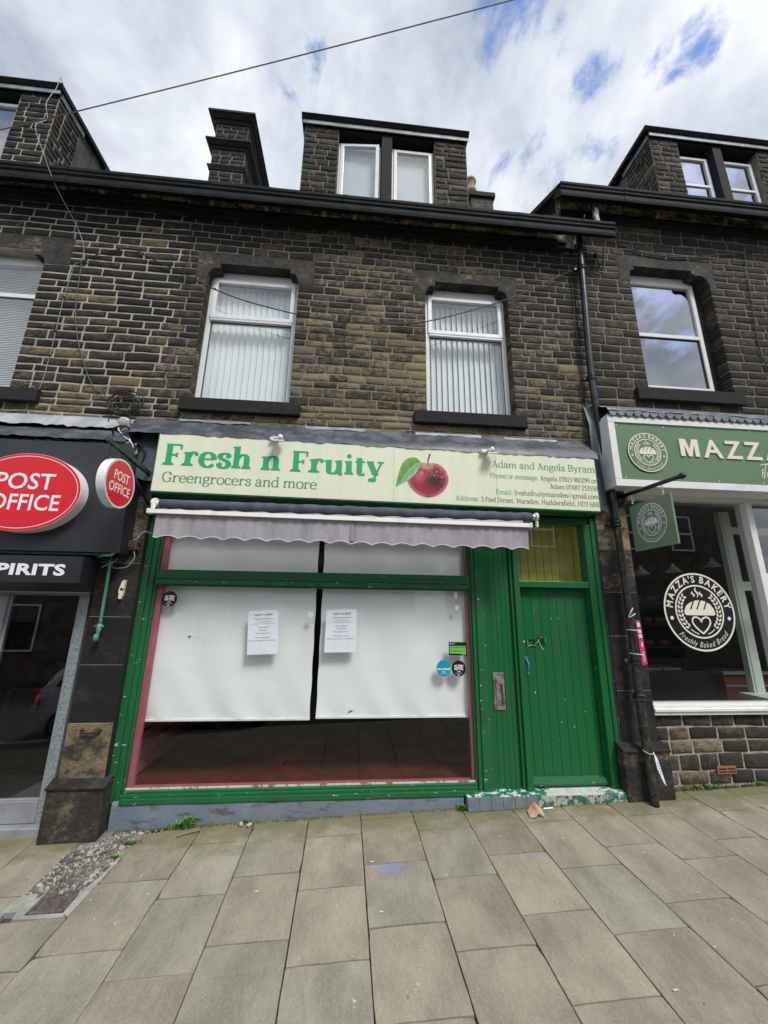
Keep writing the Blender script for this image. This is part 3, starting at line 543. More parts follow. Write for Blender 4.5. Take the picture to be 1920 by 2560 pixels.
def lay(bd, T, u0, u1, z0, z1, h, lmin, lmax, gap, holes=(), tone=lambda u, z: (0.4, 1.0), parent=None, rough=0.010, deep=0.13, breaks=(), rnd=None, cuts=None, rowseed=None, j0=0, j1=0):
    """courses of rock-faced stones between z0 and z1; holes = (u0, u1, z0, z1)"""
    rnd = rnd or random.Random(int(abs(u0*977+z0*131+u1*71)) % 99991)
    lv = sorted({z0, z1, *[b for b in breaks if z0 < b < z1]}); rows = []
    rr_ = random.Random(rowseed) if rowseed is not None else rnd
    for a, b in zip(lv, lv[1:]):
        n = max(1, round((b-a)/h)); ws = [rr_.uniform(.80, 1.2) for _ in range(n)]; t = sum(ws); z = a
        for q in ws: rows.append((z, z+(b-a)*q/t)); z += (b-a)*q/t
    for ri, (za, zb) in enumerate(rows):
        jig = .13*math.sin(ri*2.4+1)
        iv = [(u0+jig*j0, u1+jig*j1, 0, 0)]
        for (ha, hb, hz0, hz1) in holes:
            if min(zb, hz1)-max(za, hz0) > 0.3*(zb-za):
                nv = []
                for (a, b, fa, fb) in iv:
                    if hb <= a or ha >= b: nv.append((a, b, fa, fb)); continue
                    if ha > a: nv.append((a, ha, fa, 1))
                    if hb < b: nv.append((hb, b, 1, fb))
                iv = nv
        if cuts: iv = cuts(iv, za, zb)
        for (a, b, fa, fb) in iv:
            if b-a < 0.03: continue
            x = a; first = True
            while x < b-1e-4:
                l = rnd.uniform(lmin, lmax)
                if first: l *= rnd.uniform(.5, 1.0)
                if b-(x+l) < lmin*.55: l = b-x
                if b-x > 2*lmax and False: pass
                xa, xb = x, min(b, x+l); g = gap/2; j = lambda s_=0.0028: rnd.uniform(-s_, s_)
                ea = 0 if (first and fa) else g; eb = 0 if (xb >= b-1e-4 and fb) else g
                dl = deep if (first and fa) or (xb >= b-1e-4 and fb) else 0.035
                ca, cb, cz0, cz1 = xa+ea, xb-eb, za+g, zb-g
                if cb-ca < 0.02: break
                nx = max(3, min(6, int((cb-ca)/0.075)+1)); nz = 3; vs = []; fs = []
                fus = [0, .045/max(.12, cb-ca)*.28]+[q/(nx-2) for q in range(1, nx-2)]+[1-.045/max(.12, cb-ca)*.28, 1]; nx = len(fus)-1
                fzs = (0, .13, .87, 1); tl = rnd.uniform(-.5, .5)*rough; zj = [j(.005), j(.005)]; zs_ = [j(.0035), j(.0035)]; pr_ = rnd.uniform(0, .4)*rough
                wv_ = lambda u_, z_: .005*math.sin(u_*2.9+z_*3)+.003*math.sin(u_*8.3+z_*11)
                for k in range(nz+1):
                    for i in range(nx+1):
                        edge = i in (0, nx) or k in (0, nz)
                        fu = fus[i]; uu = ca+(cb-ca)*fu; zz = cz0+(cz1-cz0)*fzs[k]
                        if not (first and ea == 0 and i == 0): zz += wv_(uu, za)*(1-fzs[k])+wv_(uu, zb)*fzs[k]
                        if k == 0: zz += j(.0032)+zj[0]*fu+zs_[0]
                        if k == nz: zz += j(.0032)+zj[1]*fu+zs_[1]
                        if i == 0 and not (first and fa): uu += j(.004)+(.004 if k in (0, nz) else 0)
                        if i == nx and not (xb >= b-1e-4 and fb): uu += j(.004)-(.004 if k in (0, nz) else 0)
                        if 1 < i < nx-1: uu += j(.008)
                        ww = (0.0015+j(.0012)) if edge else -.005-pr_-rnd.uniform(0, 1.0)*rough+tl*(fu-.5)
                        vs.append((uu, ww, zz))
                row = nx+1
                for k in range(nz):
                    for i in range(nx): a_ = k*row+i; fs.append((a_, a_+1, a_+row+1, a_+row))
                bord = [i for i in range(row)]+[k*row+nx for k in range(1, nz+1)]+[nz*row+i for i in range(nx-1, -1, -1)]+[k*row for k in range(nz-1, 0, -1)]
                nb = len(vs); vs += [(vs[i][0], dl, vs[i][2]) for i in bord]; m_ = len(bord)
                for q in range(m_): r_ = (q+1) % m_; fs.append((bord[r_], bord[q], nb+q, nb+r_))
                wv = [T(*p) for p in vs]; tn = tone((ca+cb)/2, (za+zb)/2); c = Vector(T((ca+cb)/2, 0, (za+zb)/2))
                br = tn[1]*rnd.uniform(.78, 1.25)
                vis = (cb-ca)*(cz1-cz0)/((c-CAMP).length**2)
                pr = (c-CAMP); fx = pr.dot(Vector(rt)); fz = -pr.dot(Vector(bk)); fy = pr.dot(Vector(up))
                if fz < 0.1 or abs(fx/fz*955) > 1000 or abs(fy/fz*955) > 1340: vis *= 0.01
                bd.B.append((vis, parent, wv, fs, (max(0, min(1, tn[0]+rnd.gauss(0, .15))), rnd.random(), br)))
                x = xb; first = False
def sheet(mb, T, u0, u1, z0, z1, holes, w=0.001, back=0.30):
    """the mortar face of a wall with its openings and their reveals"""
    us = sorted({u0, u1, *[min(max(q, u0), u1) for h in holes for q in h[:2]]}); zs = sorted({z0, z1, *[min(max(q, z0), z1) for h in holes for q in h[2:]]})
    for i in range(len(us)-1):
        for k in range(len(zs)-1):
            cu, cz = (us[i]+us[i+1])/2, (zs[k]+zs[k+1])/2
            if any(h[0] < cu < h[1] and h[2] < cz < h[3] for h in holes): continue
            mb.add([T(us[i], w, zs[k]), T(us[i+1], w, zs[k]), T(us[i+1], w, zs[k+1]), T(us[i], w, zs[k+1])], [(0, 1, 2, 3)])
    for (a, b, c, d) in holes:
        e = 0.004; a2, b2, c2, d2 = a-e, b+e, c-e, d+e
        mb.add([T(a2, w, c2), T(b2, w, c2), T(b2, w, d2), T(a2, w, d2), T(a2, back, c2), T(b2, back, c2), T(b2, back, d2), T(a2, back, d2)],
               [(0, 4, 7, 3), (1, 2, 6, 5), (3, 7, 6, 2), (0, 1, 5, 4)])
def dressed(name, mb_fn, parent, tone=(0.25, 0.3, 1.0), mat=None):
    m = MB(); mb_fn(m); return m.build(name, mat or DRESS, parent, tone=tone)
def lintel(par, x0, x1, zt, zs, o0, o1, zh, xh0, xh1, y0=-0.004, yb=0.30, tone=(0.42, .2, 1.0)):
    """shouldered stone lintel: z of top, of its ears' feet, the opening o0..o1 and the raised flat soffit xh0..xh1 at zh"""
    c = []
    n = 6
    left = [(o0, zs)]+[(o0+(xh0-.035-o0)*(1-math.cos(math.pi/2*i/n)), zs+(zh-.07-zs)*math.sin(math.pi/2*i/n)) for i in range(1, n+1)]+[(xh0-.02, zh-.085), (xh0, zh-.055), (xh0, zh)]
    right = [(o1-(p-o0)*(o1-xh1)/(xh0-o0) if xh0 != o0 else o1, q) for p, q in left]
    poly = [(x0, zs), *left, *reversed(right), (x1, zs), (x1, zt), (x0, zt)]
    m = MB(); m.prism(poly, y0, yb); o = m.build('lintel', DRESS, par, tone=tone)
    # two curved kneeler blocks, darker mouldings under the soffit
    return o
def sill(par, x0, x1, z0, z1, y0=-0.07, tone=(0.22, .6, 1.25)):
    m = MB(); m.box(x0, x1, y0, 0.30, z0, z1, bev=0.008); return m.build('sill', DRESS, par, tone=tone)
def frame4(mb, x0, x1, z0, z1, y0, y1, b, bt=None, bb=None):
    bt = bt or b; bb = bb or b
    mb.box(x0, x0+b, y0, y1, z0, z1, bev=0.004); mb.box(x1-b, x1, y0, y1, z0, z1, bev=0.004)
    mb.box(x0+b, x1-b, y0+.001, y1, z1-bt, z1, bev=0.004); mb.box(x0+b, x1-b, y0+.001, y1, z0, z0+bb, bev=0.004)
def pane(par, x0, x1, z0, z1, y, mat, name='pane'):
    m = MB(); m.box(x0, x1, y, y+.004, z0, z1); return m.build(name, mat, par)

def tones(base_fn): return base_fn
GL, GM, GR = 0.0185, 0.013, 0.013

# ================================================================== ground
pav = MB(); pav.add([(-9, 0.4, gz(-9, .4)-.03), (12, 0.4, gz(12, .4)-.03), (12, -4.75, gz(12, -4.75)-.03), (-9, -4.75, gz(-9, -4.75)-.03)], [(3, 2, 1, 0)])
pavement = pav.build('pavement', DIRT); pavement['kind'] = 'structure'
zr = gz(0, -4.9)-.12
m = MB(); m.add([(-60, -4.9, zr-.035*60*.9), (60, -4.9, zr+.033*60), (60, -10.6, zr+.033*60), (-60, -10.6, zr-.033*60)], [(3, 2, 1, 0)]); m.build('road', ASPH)['kind'] = 'structure'
m = MB()
for i in range(22):
    x = -9+i*.955; m.hexa([(x+.005, -4.9, gz(x, -4.9)-.3), (x+.95, -4.9, gz(x+.95, -4.9)-.3), (x+.95, -4.75, gz(x+.95, -4.75)-.3), (x+.005, -4.75, gz(x, -4.75)-.3),
            (x+.005, -4.9, gz(x, -4.9)), (x+.95, -4.9, gz(x+.95, -4.9)), (x+.95, -4.75, gz(x+.95, -4.75)), (x+.005, -4.75, gz(x, -4.75))])
m.build('kerb', CONC)['kind'] = 'structure'
m = MB(); m.add([(-400, -400, -16), (400, -400, 10), (400, 400, 10), (-400, 400, -16)], [(0, 1, 2, 3)]); go = m.build('ground', pmat('far_ground', (.06, .065, .05), rough=1, bump=0)); go['kind'] = 'structure'; go.location.z = -3.2

SLAB = bpy.data.materials.new('flagstone'); SLAB.use_nodes = True
def _slab():
    nt = SLAB.node_tree; N = nt.nodes; L = nt.links; b = N['Principled BSDF']; tc = N.new('ShaderNodeTexCoord')
    at = N.new('ShaderNodeAttribute'); at.attribute_name = 'tone'; sp = N.new('ShaderNodeSeparateColor'); L.new(at.outputs['Color'], sp.inputs[0])
    def m(op, a, c=None):
        o = N.new('ShaderNodeMath'); o.operation = op
        for i, v in enumerate((a, c)):
            if v is None: continue
            if isinstance(v, (int, float)): o.inputs[i].default_value = v
            else: L.new(v, o.inputs[i])
        return o.outputs[0]
    cx = N.new('ShaderNodeCombineXYZ'); q = m('MULTIPLY', sp.outputs[1], 23.0); [L.new(q, cx.inputs[i]) for i in range(3)]
    off = N.new('ShaderNodeVectorMath'); off.operation = 'ADD'; L.new(tc.outputs['Object'], off.inputs[0]); L.new(cx.outputs[0], off.inputs[1])
    def noise(src, s, st=(1, 1, 1), det=6.0, ro=.6, dist=0.0):
        mp = N.new('ShaderNodeMapping'); mp.inputs['Scale'].default_value = st; L.new(src, mp.inputs[0]); t = N.new('ShaderNodeTexNoise')
        t.inputs['Scale'].default_value = s; t.inputs['Detail'].default_value = det; t.inputs['Roughness'].default_value = ro; t.inputs['Distortion'].default_value = dist; L.new(mp.outputs[0], t.inputs['Vector']); return t.outputs['Fac']
    def rng(v, a, b_, c=0.0, d=1.0):
        o = N.new('ShaderNodeMapRange'); o.interpolation_type = 'SMOOTHSTEP'; L.new(v, o.inputs[0])
        for i, qq in enumerate((a, b_, c, d)): o.inputs[1+i].default_value = qq
        return o.outputs[0]
    def mixc(f, a, b_, bt='MIX'):
        o = N.new('ShaderNodeMix'); o.data_type = 'RGBA'; o.blend_type = bt
        if isinstance(f, float): o.inputs[0].default_value = f
        else: L.new(f, o.inputs[0])
        for i, qq in ((6, a), (7, b_)):
            if isinstance(qq, tuple): o.inputs[i].default_value = (*qq[:3], 1)
            else: L.new(qq, o.inputs[i])
        return o.outputs[2]
    brown = (0.278, 0.244, 0.190); grey = (0.270, 0.250, 0.203)
    big = noise(off.outputs[0], 1.1, (1.4, .55, 1), 3, .5, .3)
    gf = rng(m('ADD', m('MULTIPLY', m('SUBTRACT', sp.outputs[0], .5), .8), big), .46, .60)
    col = mixc(gf, brown, grey)
    fine = noise(off.outputs[0], 30, (1.7, .38, 1), 5, .7)
    speck = noise(tc.outputs['Object'], 95, (1, .7, 1), 6, .85)
    cloud = noise(off.outputs[0], 3.0, (1, .6, 1), 5, .62)
    v = m('ADD', m('ADD', m('MULTIPLY', fine, .22), m('MULTIPLY', speck, .60)), m('MULTIPLY', cloud, .60))
    v = rng(v, .50, .92, .66, 1.34)
    vm = N.new('ShaderNodeVectorMath'); vm.operation = 'SCALE'; L.new(col, vm.inputs[0]); L.new(m('MULTIPLY', v, sp.outputs[2]), vm.inputs[3]); col = vm.outputs[0]
    # green algae on the strip of paving along the foot of the walls, and a few drips of blue paint
    sx = N.new('ShaderNodeSeparateXYZ'); L.new(tc.outputs['Object'], sx.inputs[0])
    ny = noise(tc.outputs['Object'], 3.5, (1, 1.6, 1), 6, .65)
    alg = rng(m('ADD', m('MULTIPLY', sx.outputs[1], 1.0), ny), .02, .42, 0.0, .75)
    col = mixc(alg, col, (0.135, 0.130, 0.050))
    spots = rng(noise(tc.outputs['Object'], 31, (1, 1, 1), 1.0, .3), .80, .815, 0, .6); col = mixc(spots, col, (.06, .055, .045))
    spw = rng(noise(tc.outputs['Object'], 17, (1, 1.3, 1), 2.0, .5), .745, .765, 0, .75); col = mixc(spw, col, (.55, .54, .50))
    for (bx, by, r) in ((.42, -.73, .17), (1.62, -.725, .10)):
        d = N.new('ShaderNodeVectorMath'); d.operation = 'DISTANCE'; mp = N.new('ShaderNodeMapping'); mp.inputs['Scale'].default_value = (1, 1.9, 0); L.new(tc.outputs['Object'], mp.inputs[0]); L.new(mp.outputs[0], d.inputs[0]); d.inputs[1].default_value = (bx, by*1.9, 0)
        nn = noise(tc.outputs['Object'], 12, (1, 1, 1), 5, .7); f = rng(m('ADD', m('MULTIPLY', m('SUBTRACT', r, d.outputs['Value']), 2.6), nn), .62, .86, 0, .55); col = mixc(f, col, (.14, .26, .48))
    L.new(col, b.inputs['Base Color']); b.inputs['Roughness'].default_value = .82; b.inputs['Specular IOR Level'].default_value = .35
    bp = N.new('ShaderNodeBump'); bp.inputs['Strength'].default_value = .5; bp.inputs['Distance'].default_value = .004
    L.new(m('ADD', m('MULTIPLY', fine, .8), m('MULTIPLY', speck, 1.3)), bp.inputs['Height']); L.new(bp.outputs[0], b.inputs['Normal'])
_slab()
# joints between the columns of flags: x at the wall and x at y = -1.8 (they fan out slightly)
JX = [(-3.75, -3.80), (-3.25, -3.30), (-2.735, -2.79), (-2.30, -2.42), (-1.825, -1.96), (-1.305, -1.40), (-.833, -.865), (-.322, -.317), (.175, .21), (.682, .757), (1.178, 1.300), (1.672, 1.835), (2.165, 2.39), (2.655, 2.925), (3.15, 3.43), (3.60, 3.90), (4.08, 4.42), (4.56, 4.93), (5.05, 5.45), (5.55, 5.98), (6.05, 6.5)]
START = {3: -.94}     # the gravel and the drain interrupt the column left of the shop
OFFS = [-.43, -.15, -.72, -.30, -.66, -.30, -.145, -.317, -.125, -.325, -.13, -.33, -.14, -.34, -.16, -.36, -.14, -.36, -.14, -.36]
GREYS = {(9, 0): .95, (9, 1): .62, (8, 2): .98, (5, 2): .95, (4, 2): .85, (11, 2): 1.0, (6, 3): .8, (7, 3): .75, (10, 0): .12, (6, 0): .7, (6, 1): .5, (5, 1): .55, (4, 1): .55, (8, 3): .3, (10, 3): .2, (16, 1): .7, (9, 3): .25}
def jx(k, y): a, b = JX[k]; return a+(b-a)*(-y)/1.8
rg = random.Random(3)
for k in range(len(JX)-1):
    ys = [-.02]; y = OFFS[k]
    while y > -4.7: ys.append(y); y -= .555+rg.uniform(-.008, .008)
    ys.append(-4.74)
    if k == 3: ys = [START[3], -1.29, -1.85, -2.41, -2.97, -3.53, -4.09, -4.65]
    for i, (ya, yb) in enumerate(zip(ys, ys[1:])):
        if yb > -.03: continue
        g = rg.uniform(.0018, .0034); dz = rg.uniform(-.002, .002); tl = [rg.uniform(-.0018, .0018) for _ in range(4)]
        p = [(jx(k, ya)+g, ya-g), (jx(k+1, ya)-g, ya-g), (jx(k+1, yb)-g, yb+g), (jx(k, yb)+g, yb+g)]
        if k == 2 and i == 0: p[1] = (jx(k+1, ya)-.02, ya-g)
        if k == 4 and i == 0: p[0] = (-1.80, -.12); p[3] = (jx(4, yb)+.02, yb+g)
        pp = []
        for a_ in range(4):
            (xa_, ya_), (xb_, yb_) = p[a_], p[(a_+1) % 4]; cxp = sum(q[0] for q in p)/4; cyp = sum(q[1] for q in p)/4
            for s_ in range(6):
                f_ = s_/6; x_, y_ = xa_+(xb_-xa_)*f_, ya_+(yb_-ya_)*f_; jn = rg.uniform(0, .0032) if s_ else (rg.uniform(.002, .018) if rg.random() < .35 else .003)
                L_ = math.hypot(cxp-x_, cyp-y_); pp.append((x_+(cxp-x_)/L_*jn, y_+(cyp-y_)/L_*jn, tl[a_]*(1-f_)+tl[(a_+1) % 4]*f_))
        bm = bmesh.new(); nn_ = len(pp)
        tv = [bm.verts.new((x, y_, gz(x, y_)+dz+t)) for x, y_, t in pp]; bv = [bm.verts.new((x, y_, gz(x, y_)-.05)) for x, y_, t in pp]
        f = bm.faces.new(tv[::-1]); [bm.faces.new((tv[a], tv[(a+1) % nn_], bv[(a+1) % nn_], bv[a])) for a in range(nn_)]
        bmesh.ops.bevel(bm, geom=[e for e in bm.edges if e in f.edges], offset=rg.uniform(.002, .004), segments=1, affect='EDGES')
        mb = MB(); mb.bm(bm); gt = GREYS.get((k, i), rg.choice((.12, .2, .28, .34)))
        mb.build('paving_slab', SLAB, pavement, tone=(gt, rg.random(), rg.uniform(.92, 1.08)))
# concrete round the drain
m = MB()
def cpoly(pts, h=.004): m.add([(x, y, gz(x, y)+h) for x, y in pts]+[(x, y, gz(x, y)-.05) for x, y in pts], [tuple(range(len(pts)-1, -1, -1))]+[(i, (i+1) % len(pts), (i+1) % len(pts)+len(pts), i+len(pts)) for i in range(len(pts))])
cpoly([(-2.36, -.73), (-2.30, -.715), (-2.23, -.72), (-2.20, -.70), (-2.21, -.90), (-2.27, -.92), (-2.28, -.868), (-2.40, -.86)])
cpoly([(-2.27, -.925), (-2.21, -.90), (-1.95, -.905), (-1.91, -.94), (-2.10, -.935)])
cpoly([(-1.945, -.71), (-1.90, -.62), (-1.875, -.50), (-1.865, -.38), (-1.845, -.38), (-1.87, -.66), (-1.895, -.94), (-1.95, -.905)])
m.build('concrete_patch', CONC, pavement)
m = MB(); m.add([(-2.36, -.78, gz(-2.36, -.78)-.012), (-1.84, -.78, gz(-1.84, -.78)-.012), (-1.80, -.02, gz(-1.8, -.02)-.004), (-2.33, -.02, gz(-2.33, -.02)-.004)], [(0, 1, 2, 3)]); m.build('gravel_bed', pmat('gravel_dust', (.24, .215, .19), (.13, .115, .09), 18, .4, .6, rough=1, bump=.8, bscale=90), pavement)
# the cast drain grate
t = empty('drain_grate', (-2.07, -.80, gz(-2.07, -.8)), 'rusty rectangular iron drain grate set in pale concrete beside the gravel', 'drain cover')
m = MB(); gx0, gx1, gy0, gy1 = -2.195, -1.955, -.895, -.715
def gb(x0, x1, y0, y1, h0, h1): m.hexa([(x0, y0, gz(x0, y0)+h0), (x1, y0, gz(x1, y0)+h0), (x1, y1, gz(x1, y1)+h0), (x0, y1, gz(x0, y1)+h0), (x0, y0, gz(x0, y0)+h1), (x1, y0, gz(x1, y0)+h1), (x1, y1, gz(x1, y1)+h1), (x0, y1, gz(x0, y1)+h1)])
for a in ((gx0, gx1, gy0, gy0+.018), (gx0, gx1, gy1-.01, gy1), (gx0, gx0+.01, gy0, gy1), (gx1-.01, gx1, gy0, gy1)): gb(*a, -.02, .007)
m.build('frame', RUSTI, t)
for i in range(10):
    m = MB(); x = gx0+.016+i*.0225; gb(x, x+.0085, gy0+.02, gy1-.012, -.015, .005); m.build('bar', RUSTI, t)
for i in range(8):
    m = MB(); y = gy0+.030+i*.018; gb(gx0+.012, gx1-.012, y, y+.006, -.015, .003); m.build('cross_bar', RUSTI, t)
m = MB(); m.add([(gx0, gy0, gz(gx0, gy0)-.02), (gx1, gy0, gz(gx1, gy0)-.02), (gx1, gy1, gz(gx1, gy1)-.02), (gx0, gy1, gz(gx0, gy1)-.02)], [(0, 1, 2, 3)]); m.build('sump', BLACK, t)

# gravel: loose chips, dense along the foot of the left pier
def pebble(mb, x, y, z, s, r):
    bm = bmesh.new(); bmesh.ops.create_icosphere(bm, subdivisions=1, radius=1.0) if s > .011 else bmesh.ops.create_cone(bm, cap_ends=True, segments=5, radius1=1, radius2=.6, depth=1.2)
    q = Matrix.Rotation(r.uniform(0, 6.28), 3, 'Z') @ Matrix.Rotation(r.uniform(-.6, .6), 3, 'X'); a = (s*r.uniform(.8, 1.3), s*r.uniform(.6, 1.0), s*r.uniform(.45, .8))
    for v in bm.verts: c = Vector((v.co.x*a[0], v.co.y*a[1], v.co.z*a[2]))*r.uniform(.82, 1.12); v.co = q @ c + Vector((x, y, z))
    mb.bm(bm)
r = random.Random(11); mb = MB(); tn = []
def chip(x, y, s):
    n0 = len(mb.v); pebble(mb, x, y, gz(x, y)+s*.2-.008, s, r); tn.extend(list((min(1, max(0, r.gauss(.50, .26))), r.random(), r.uniform(.85, 1.15), 1.0))*(len(mb.v)-n0))
for _ in range(4200):
    v = r.random()**.8; y = -.06-.68*v; xa = -2.31-.055*v; xb = -1.86 + (.0 if v > .1 else .1); xa = xa if y < -.22 else max(xa, -2.14+(.0))
    x = r.uniform(xa, xb)
    if v > .72 and r.random() < .5: continue
    chip(x, y, r.choice((.004, .005, .006, .008, .010, .013)) if r.random() > .03 else .026)
for _ in range(420): x = r.uniform(-1.9, -.9); chip(x, -.05-r.random()**2*.05*(1 if x > -1.5 else 2), r.choice((.004, .006, .009)))
o = mb.build('gravel', GRAVEL); a = o.data.attributes.new('tone', 'FLOAT_COLOR', 'POINT'); a.data.foreach_set('color', tn)
tag(o, 'loose pale gravel chips in the gap beside the black stone pier', 'gravel', kind='stuff')
# litter fragments and dust
r = random.Random(5); m = MB()
for _ in range(70):
    x, y = r.uniform(-2, 4.8), r.uniform(-2.4, -.2); s = r.uniform(.003, .008); z = gz(x, y)+.004
    m.add([(x+s*math.cos(a)*r.uniform(.5, 1), y+s*math.sin(a)*r.uniform(.5, 1), z+r.uniform(0, .003)) for a in (0, 1.3, 2.6, 3.9, 5.2)], [(0, 1, 2, 3, 4)])
for (x, y) in ((-.05, -.95), (.26, -.66), (.30, -1.12), (2.62, -1.20), (1.93, -1.78), (.45, -1.63), (-.62, -.86), (3.55, -.25), (.68, -.5)):
    for q in range(3): m.add([(x+r.uniform(-.02, .02), y+r.uniform(-.012, .012), gz(x, y)+.004+r.random()*.004) for a in range(4)], [(0, 1, 2, 3)])
tag(m.build('litter_flecks', pmat('pale_fleck', (.62, .60, .54), rough=.9, bump=0)), 'small white flecks of litter scattered over the paving', 'litter', kind='stuff')

# ================================================================== the three buildings of the terrace
def room(par, x0, x1, y0, y1, z0, z1, mat, name='room'):
    m = MB(); m.add([(x0, y0, z0), (x1, y0, z0), (x1, y1, z0), (x0, y1, z0), (x0, y0, z1), (x1, y0, z1), (x1, y1, z1), (x0, y1, z1)],
                    [(0, 1, 2, 3), (4, 7, 6, 5), (3, 2, 6, 7), (0, 3, 7, 4), (1, 5, 6, 2)]); return m.build(name, mat, par)
def gutter(par, x0, x1, zt, zb, joints, slope=0.0):
    prof = [(-.36, zt-.015), (-.36, zt-.055), (-.345, zt-.075), (-.345, zt-.105), (-.325, zt-.125), (-.335, zt-.16), (-.338, zb+.035), (-.33, zb), (-.30, zb+.01), (-.20, zb+.10), (-.13, zt-.05), (-.15, zt-.03), (-.335, zt-.03), (-.34, zt)]
    m = MB(); xs = [x0+(x1-x0)*i/12 for i in range(13)]
    for i in range(12): m.prismx([(y, z+slope*math.sin(i*1.7)*.25) for y, z in prof], xs[i]-.0005*i % .001, xs[i+1])
    o = m.build('gutter', GUT, par)
    for x in joints:
        m = MB(); m.prismx([(y-.006, z-.004) for y, z in prof], x-.035, x+.035); m.build('gutter_joint', GUT, par)
        m = MB(); m.box(x+.5, x+.525, -.362, -.33, zt-.02, zt+.015); m.build('gutter_clip', GUT, par)
    return o
def eaves(par, x0, x1, zc0, zc1, zt, mat_t=.35, brackets=()):
    m = MB(); xs = [x0]
    r = random.Random(int(zc0*100)+int(abs(x0*10)))
    while xs[-1] < x1: xs.append(min(x1, xs[-1]+r.uniform(.7, 1.2)))
    for a, b in zip(xs, xs[1:]):
        m = MB(); m.prismx([(-.075, zc1), (-.075, zc1-.05), (-.055, zc1-.07), (-.045, zc0+.03), (-.02, zc0), (.05, zc0), (.05, zc1)], a+.003, b-.003); m.build('cornice_stone', DRESS, par, tone=(.18+r.random()*.12, r.random(), r.uniform(.75, 1.0)))
    m = MB(); m.box(x0, x1, -.018, .05, zc1+.001, zt); m.build('eaves_backing', MORT_R, par)
    x = x0
    while x < x1:
        l = r.uniform(.18, .5); zz = zc1+.02
        while zz < zt-.04:
            h = r.uniform(.05, .08); m = MB(); m.box(x+.008, min(x1, x+l)-.006, -.04-r.uniform(0, .02), .0, zz, min(zt, zz+h)-.008, bev=.008); m.build('rubble_stone', DRESS, par, tone=(.55+r.random()*.25, r.random(), r.uniform(1.8, 3.0))); zz += h
        x += l
    for bx in brackets:
        m = MB(); zk = zt-.03; m.prismx([(-.16, zk-.12), (-.15, zk-.16), (-.10, zc1+.01), (-.05, zc1-.0), (-.05, zk)], bx-.03, bx+.03); m.build('gutter_bracket', DRESS, par, tone=(.55+r.random()*.3, r.random(), 1.5))
def roof(par, x0, x1, z, slope=.60, ridge=4.2):
    m = MB(); zr_ = z+slope*(ridge+.3); m.prismx([(-.30, z), (ridge, zr_), (2*ridge+.3, z), (2*ridge+.3, z-.06), (ridge, zr_-.06), (-.30, z-.05)], x0, x1); return m.build('roof', SLATE, par)
def uwin(par, x0, x1, z0, z1, y, zt, glass, kind='vertical', sash=True, headz=None):
    """white plastic window: fixed light below, opening light above"""
    m = MB(); b = .062; frame4(m, x0, x1, z0, z1, y, y+.07, b); m.box(x0+b, x1-b, y+.002, y+.068, zt-.03, zt+.03, bev=.004)
    if headz: m.box(x0+.03, x1-.03, y+.012, y+.06, z1+.001, headz, bev=.003)
    w = m.build('window', UPVC, par)
    if sash:
        m = MB(); frame4(m, x0+.045, x1-.045, zt+.012, z1-.04, y-.022, y+.03, .055); m.build('sash', UPVC, w)
        pane(w, x0+.095, x1-.095, zt+.06, z1-.09, y+.01, glass)
        m = MB(); m.box(x0+b-.004, x1-b+.004, y-.03, y, zt-.034, zt-.012, bev=.003); m.build('drip_bar', UPVC, w)
    else: pane(w, x0+b-.005, x1-b+.005, zt+.028, z1-b+.005, y+.03, glass)
    pane(w, x0+b-.005, x1-b+.005, z0+b-.005, zt-.028, y+.03, glass)
    m = MB()
    for (a, c, d, e) in ((x0+b, x1-b, z0+b, z0+b+.008), (x0+b, x1-b, zt-.04, zt-.03), (x0+b, x0+b+.008, z0+b, zt-.03), (x1-b-.008, x1-b, z0+b, zt-.03)): m.box(a, c, y+.018, y+.028, d, e)
    m.build('gasket', BLACK, w)
    if kind == 'vertical':
        n = int((x1-x0-.10)/.078)
        for i in range(n+1):
            xc = x0+.07+(x1-x0-.14)*i/n; h = .040; a = R(24+(i % 3-1)*4); m = MB(); c, s_ = math.cos(a), math.sin(a)
            m.add([(xc-h*c, y+.15-h*s_, z0+.06), (xc+h*c, y+.15+h*s_, z0+.06), (xc+h*c, y+.15+h*s_, z1-.08), (xc-h*c, y+.15-h*s_, z1-.08),
                   (xc-h*c, y+.152-h*s_, z0+.06), (xc+h*c, y+.152+h*s_, z0+.06), (xc+h*c, y+.152+h*s_, z1-.08), (xc-h*c, y+.152-h*s_, z1-.08)], [(0, 1, 2, 3), (7, 6, 5, 4), (0, 3, 7, 4), (1, 5, 6, 2)]); m.build('blind_slat', SLATB, w)
    elif kind == 'horizontal':
        m = MB(); z = z0+.08
        while z < z1-.08: m.add([(x0+.06, y+.085, z), (x1-.06, y+.085, z), (x1-.06, y+.108, z+.024), (x0+.06, y+.108, z+.024)], [(0, 1, 2, 3)]); z += .025
        m.build('venetian_blind', HBLIND, w)
    elif kind == 'panel':
        m = MB(); m.box(x0+.05, x1-.05, y+.14, y+.15, z0+.05, z1-.45); m.build('inner_blind', SLATB, w)
    return w
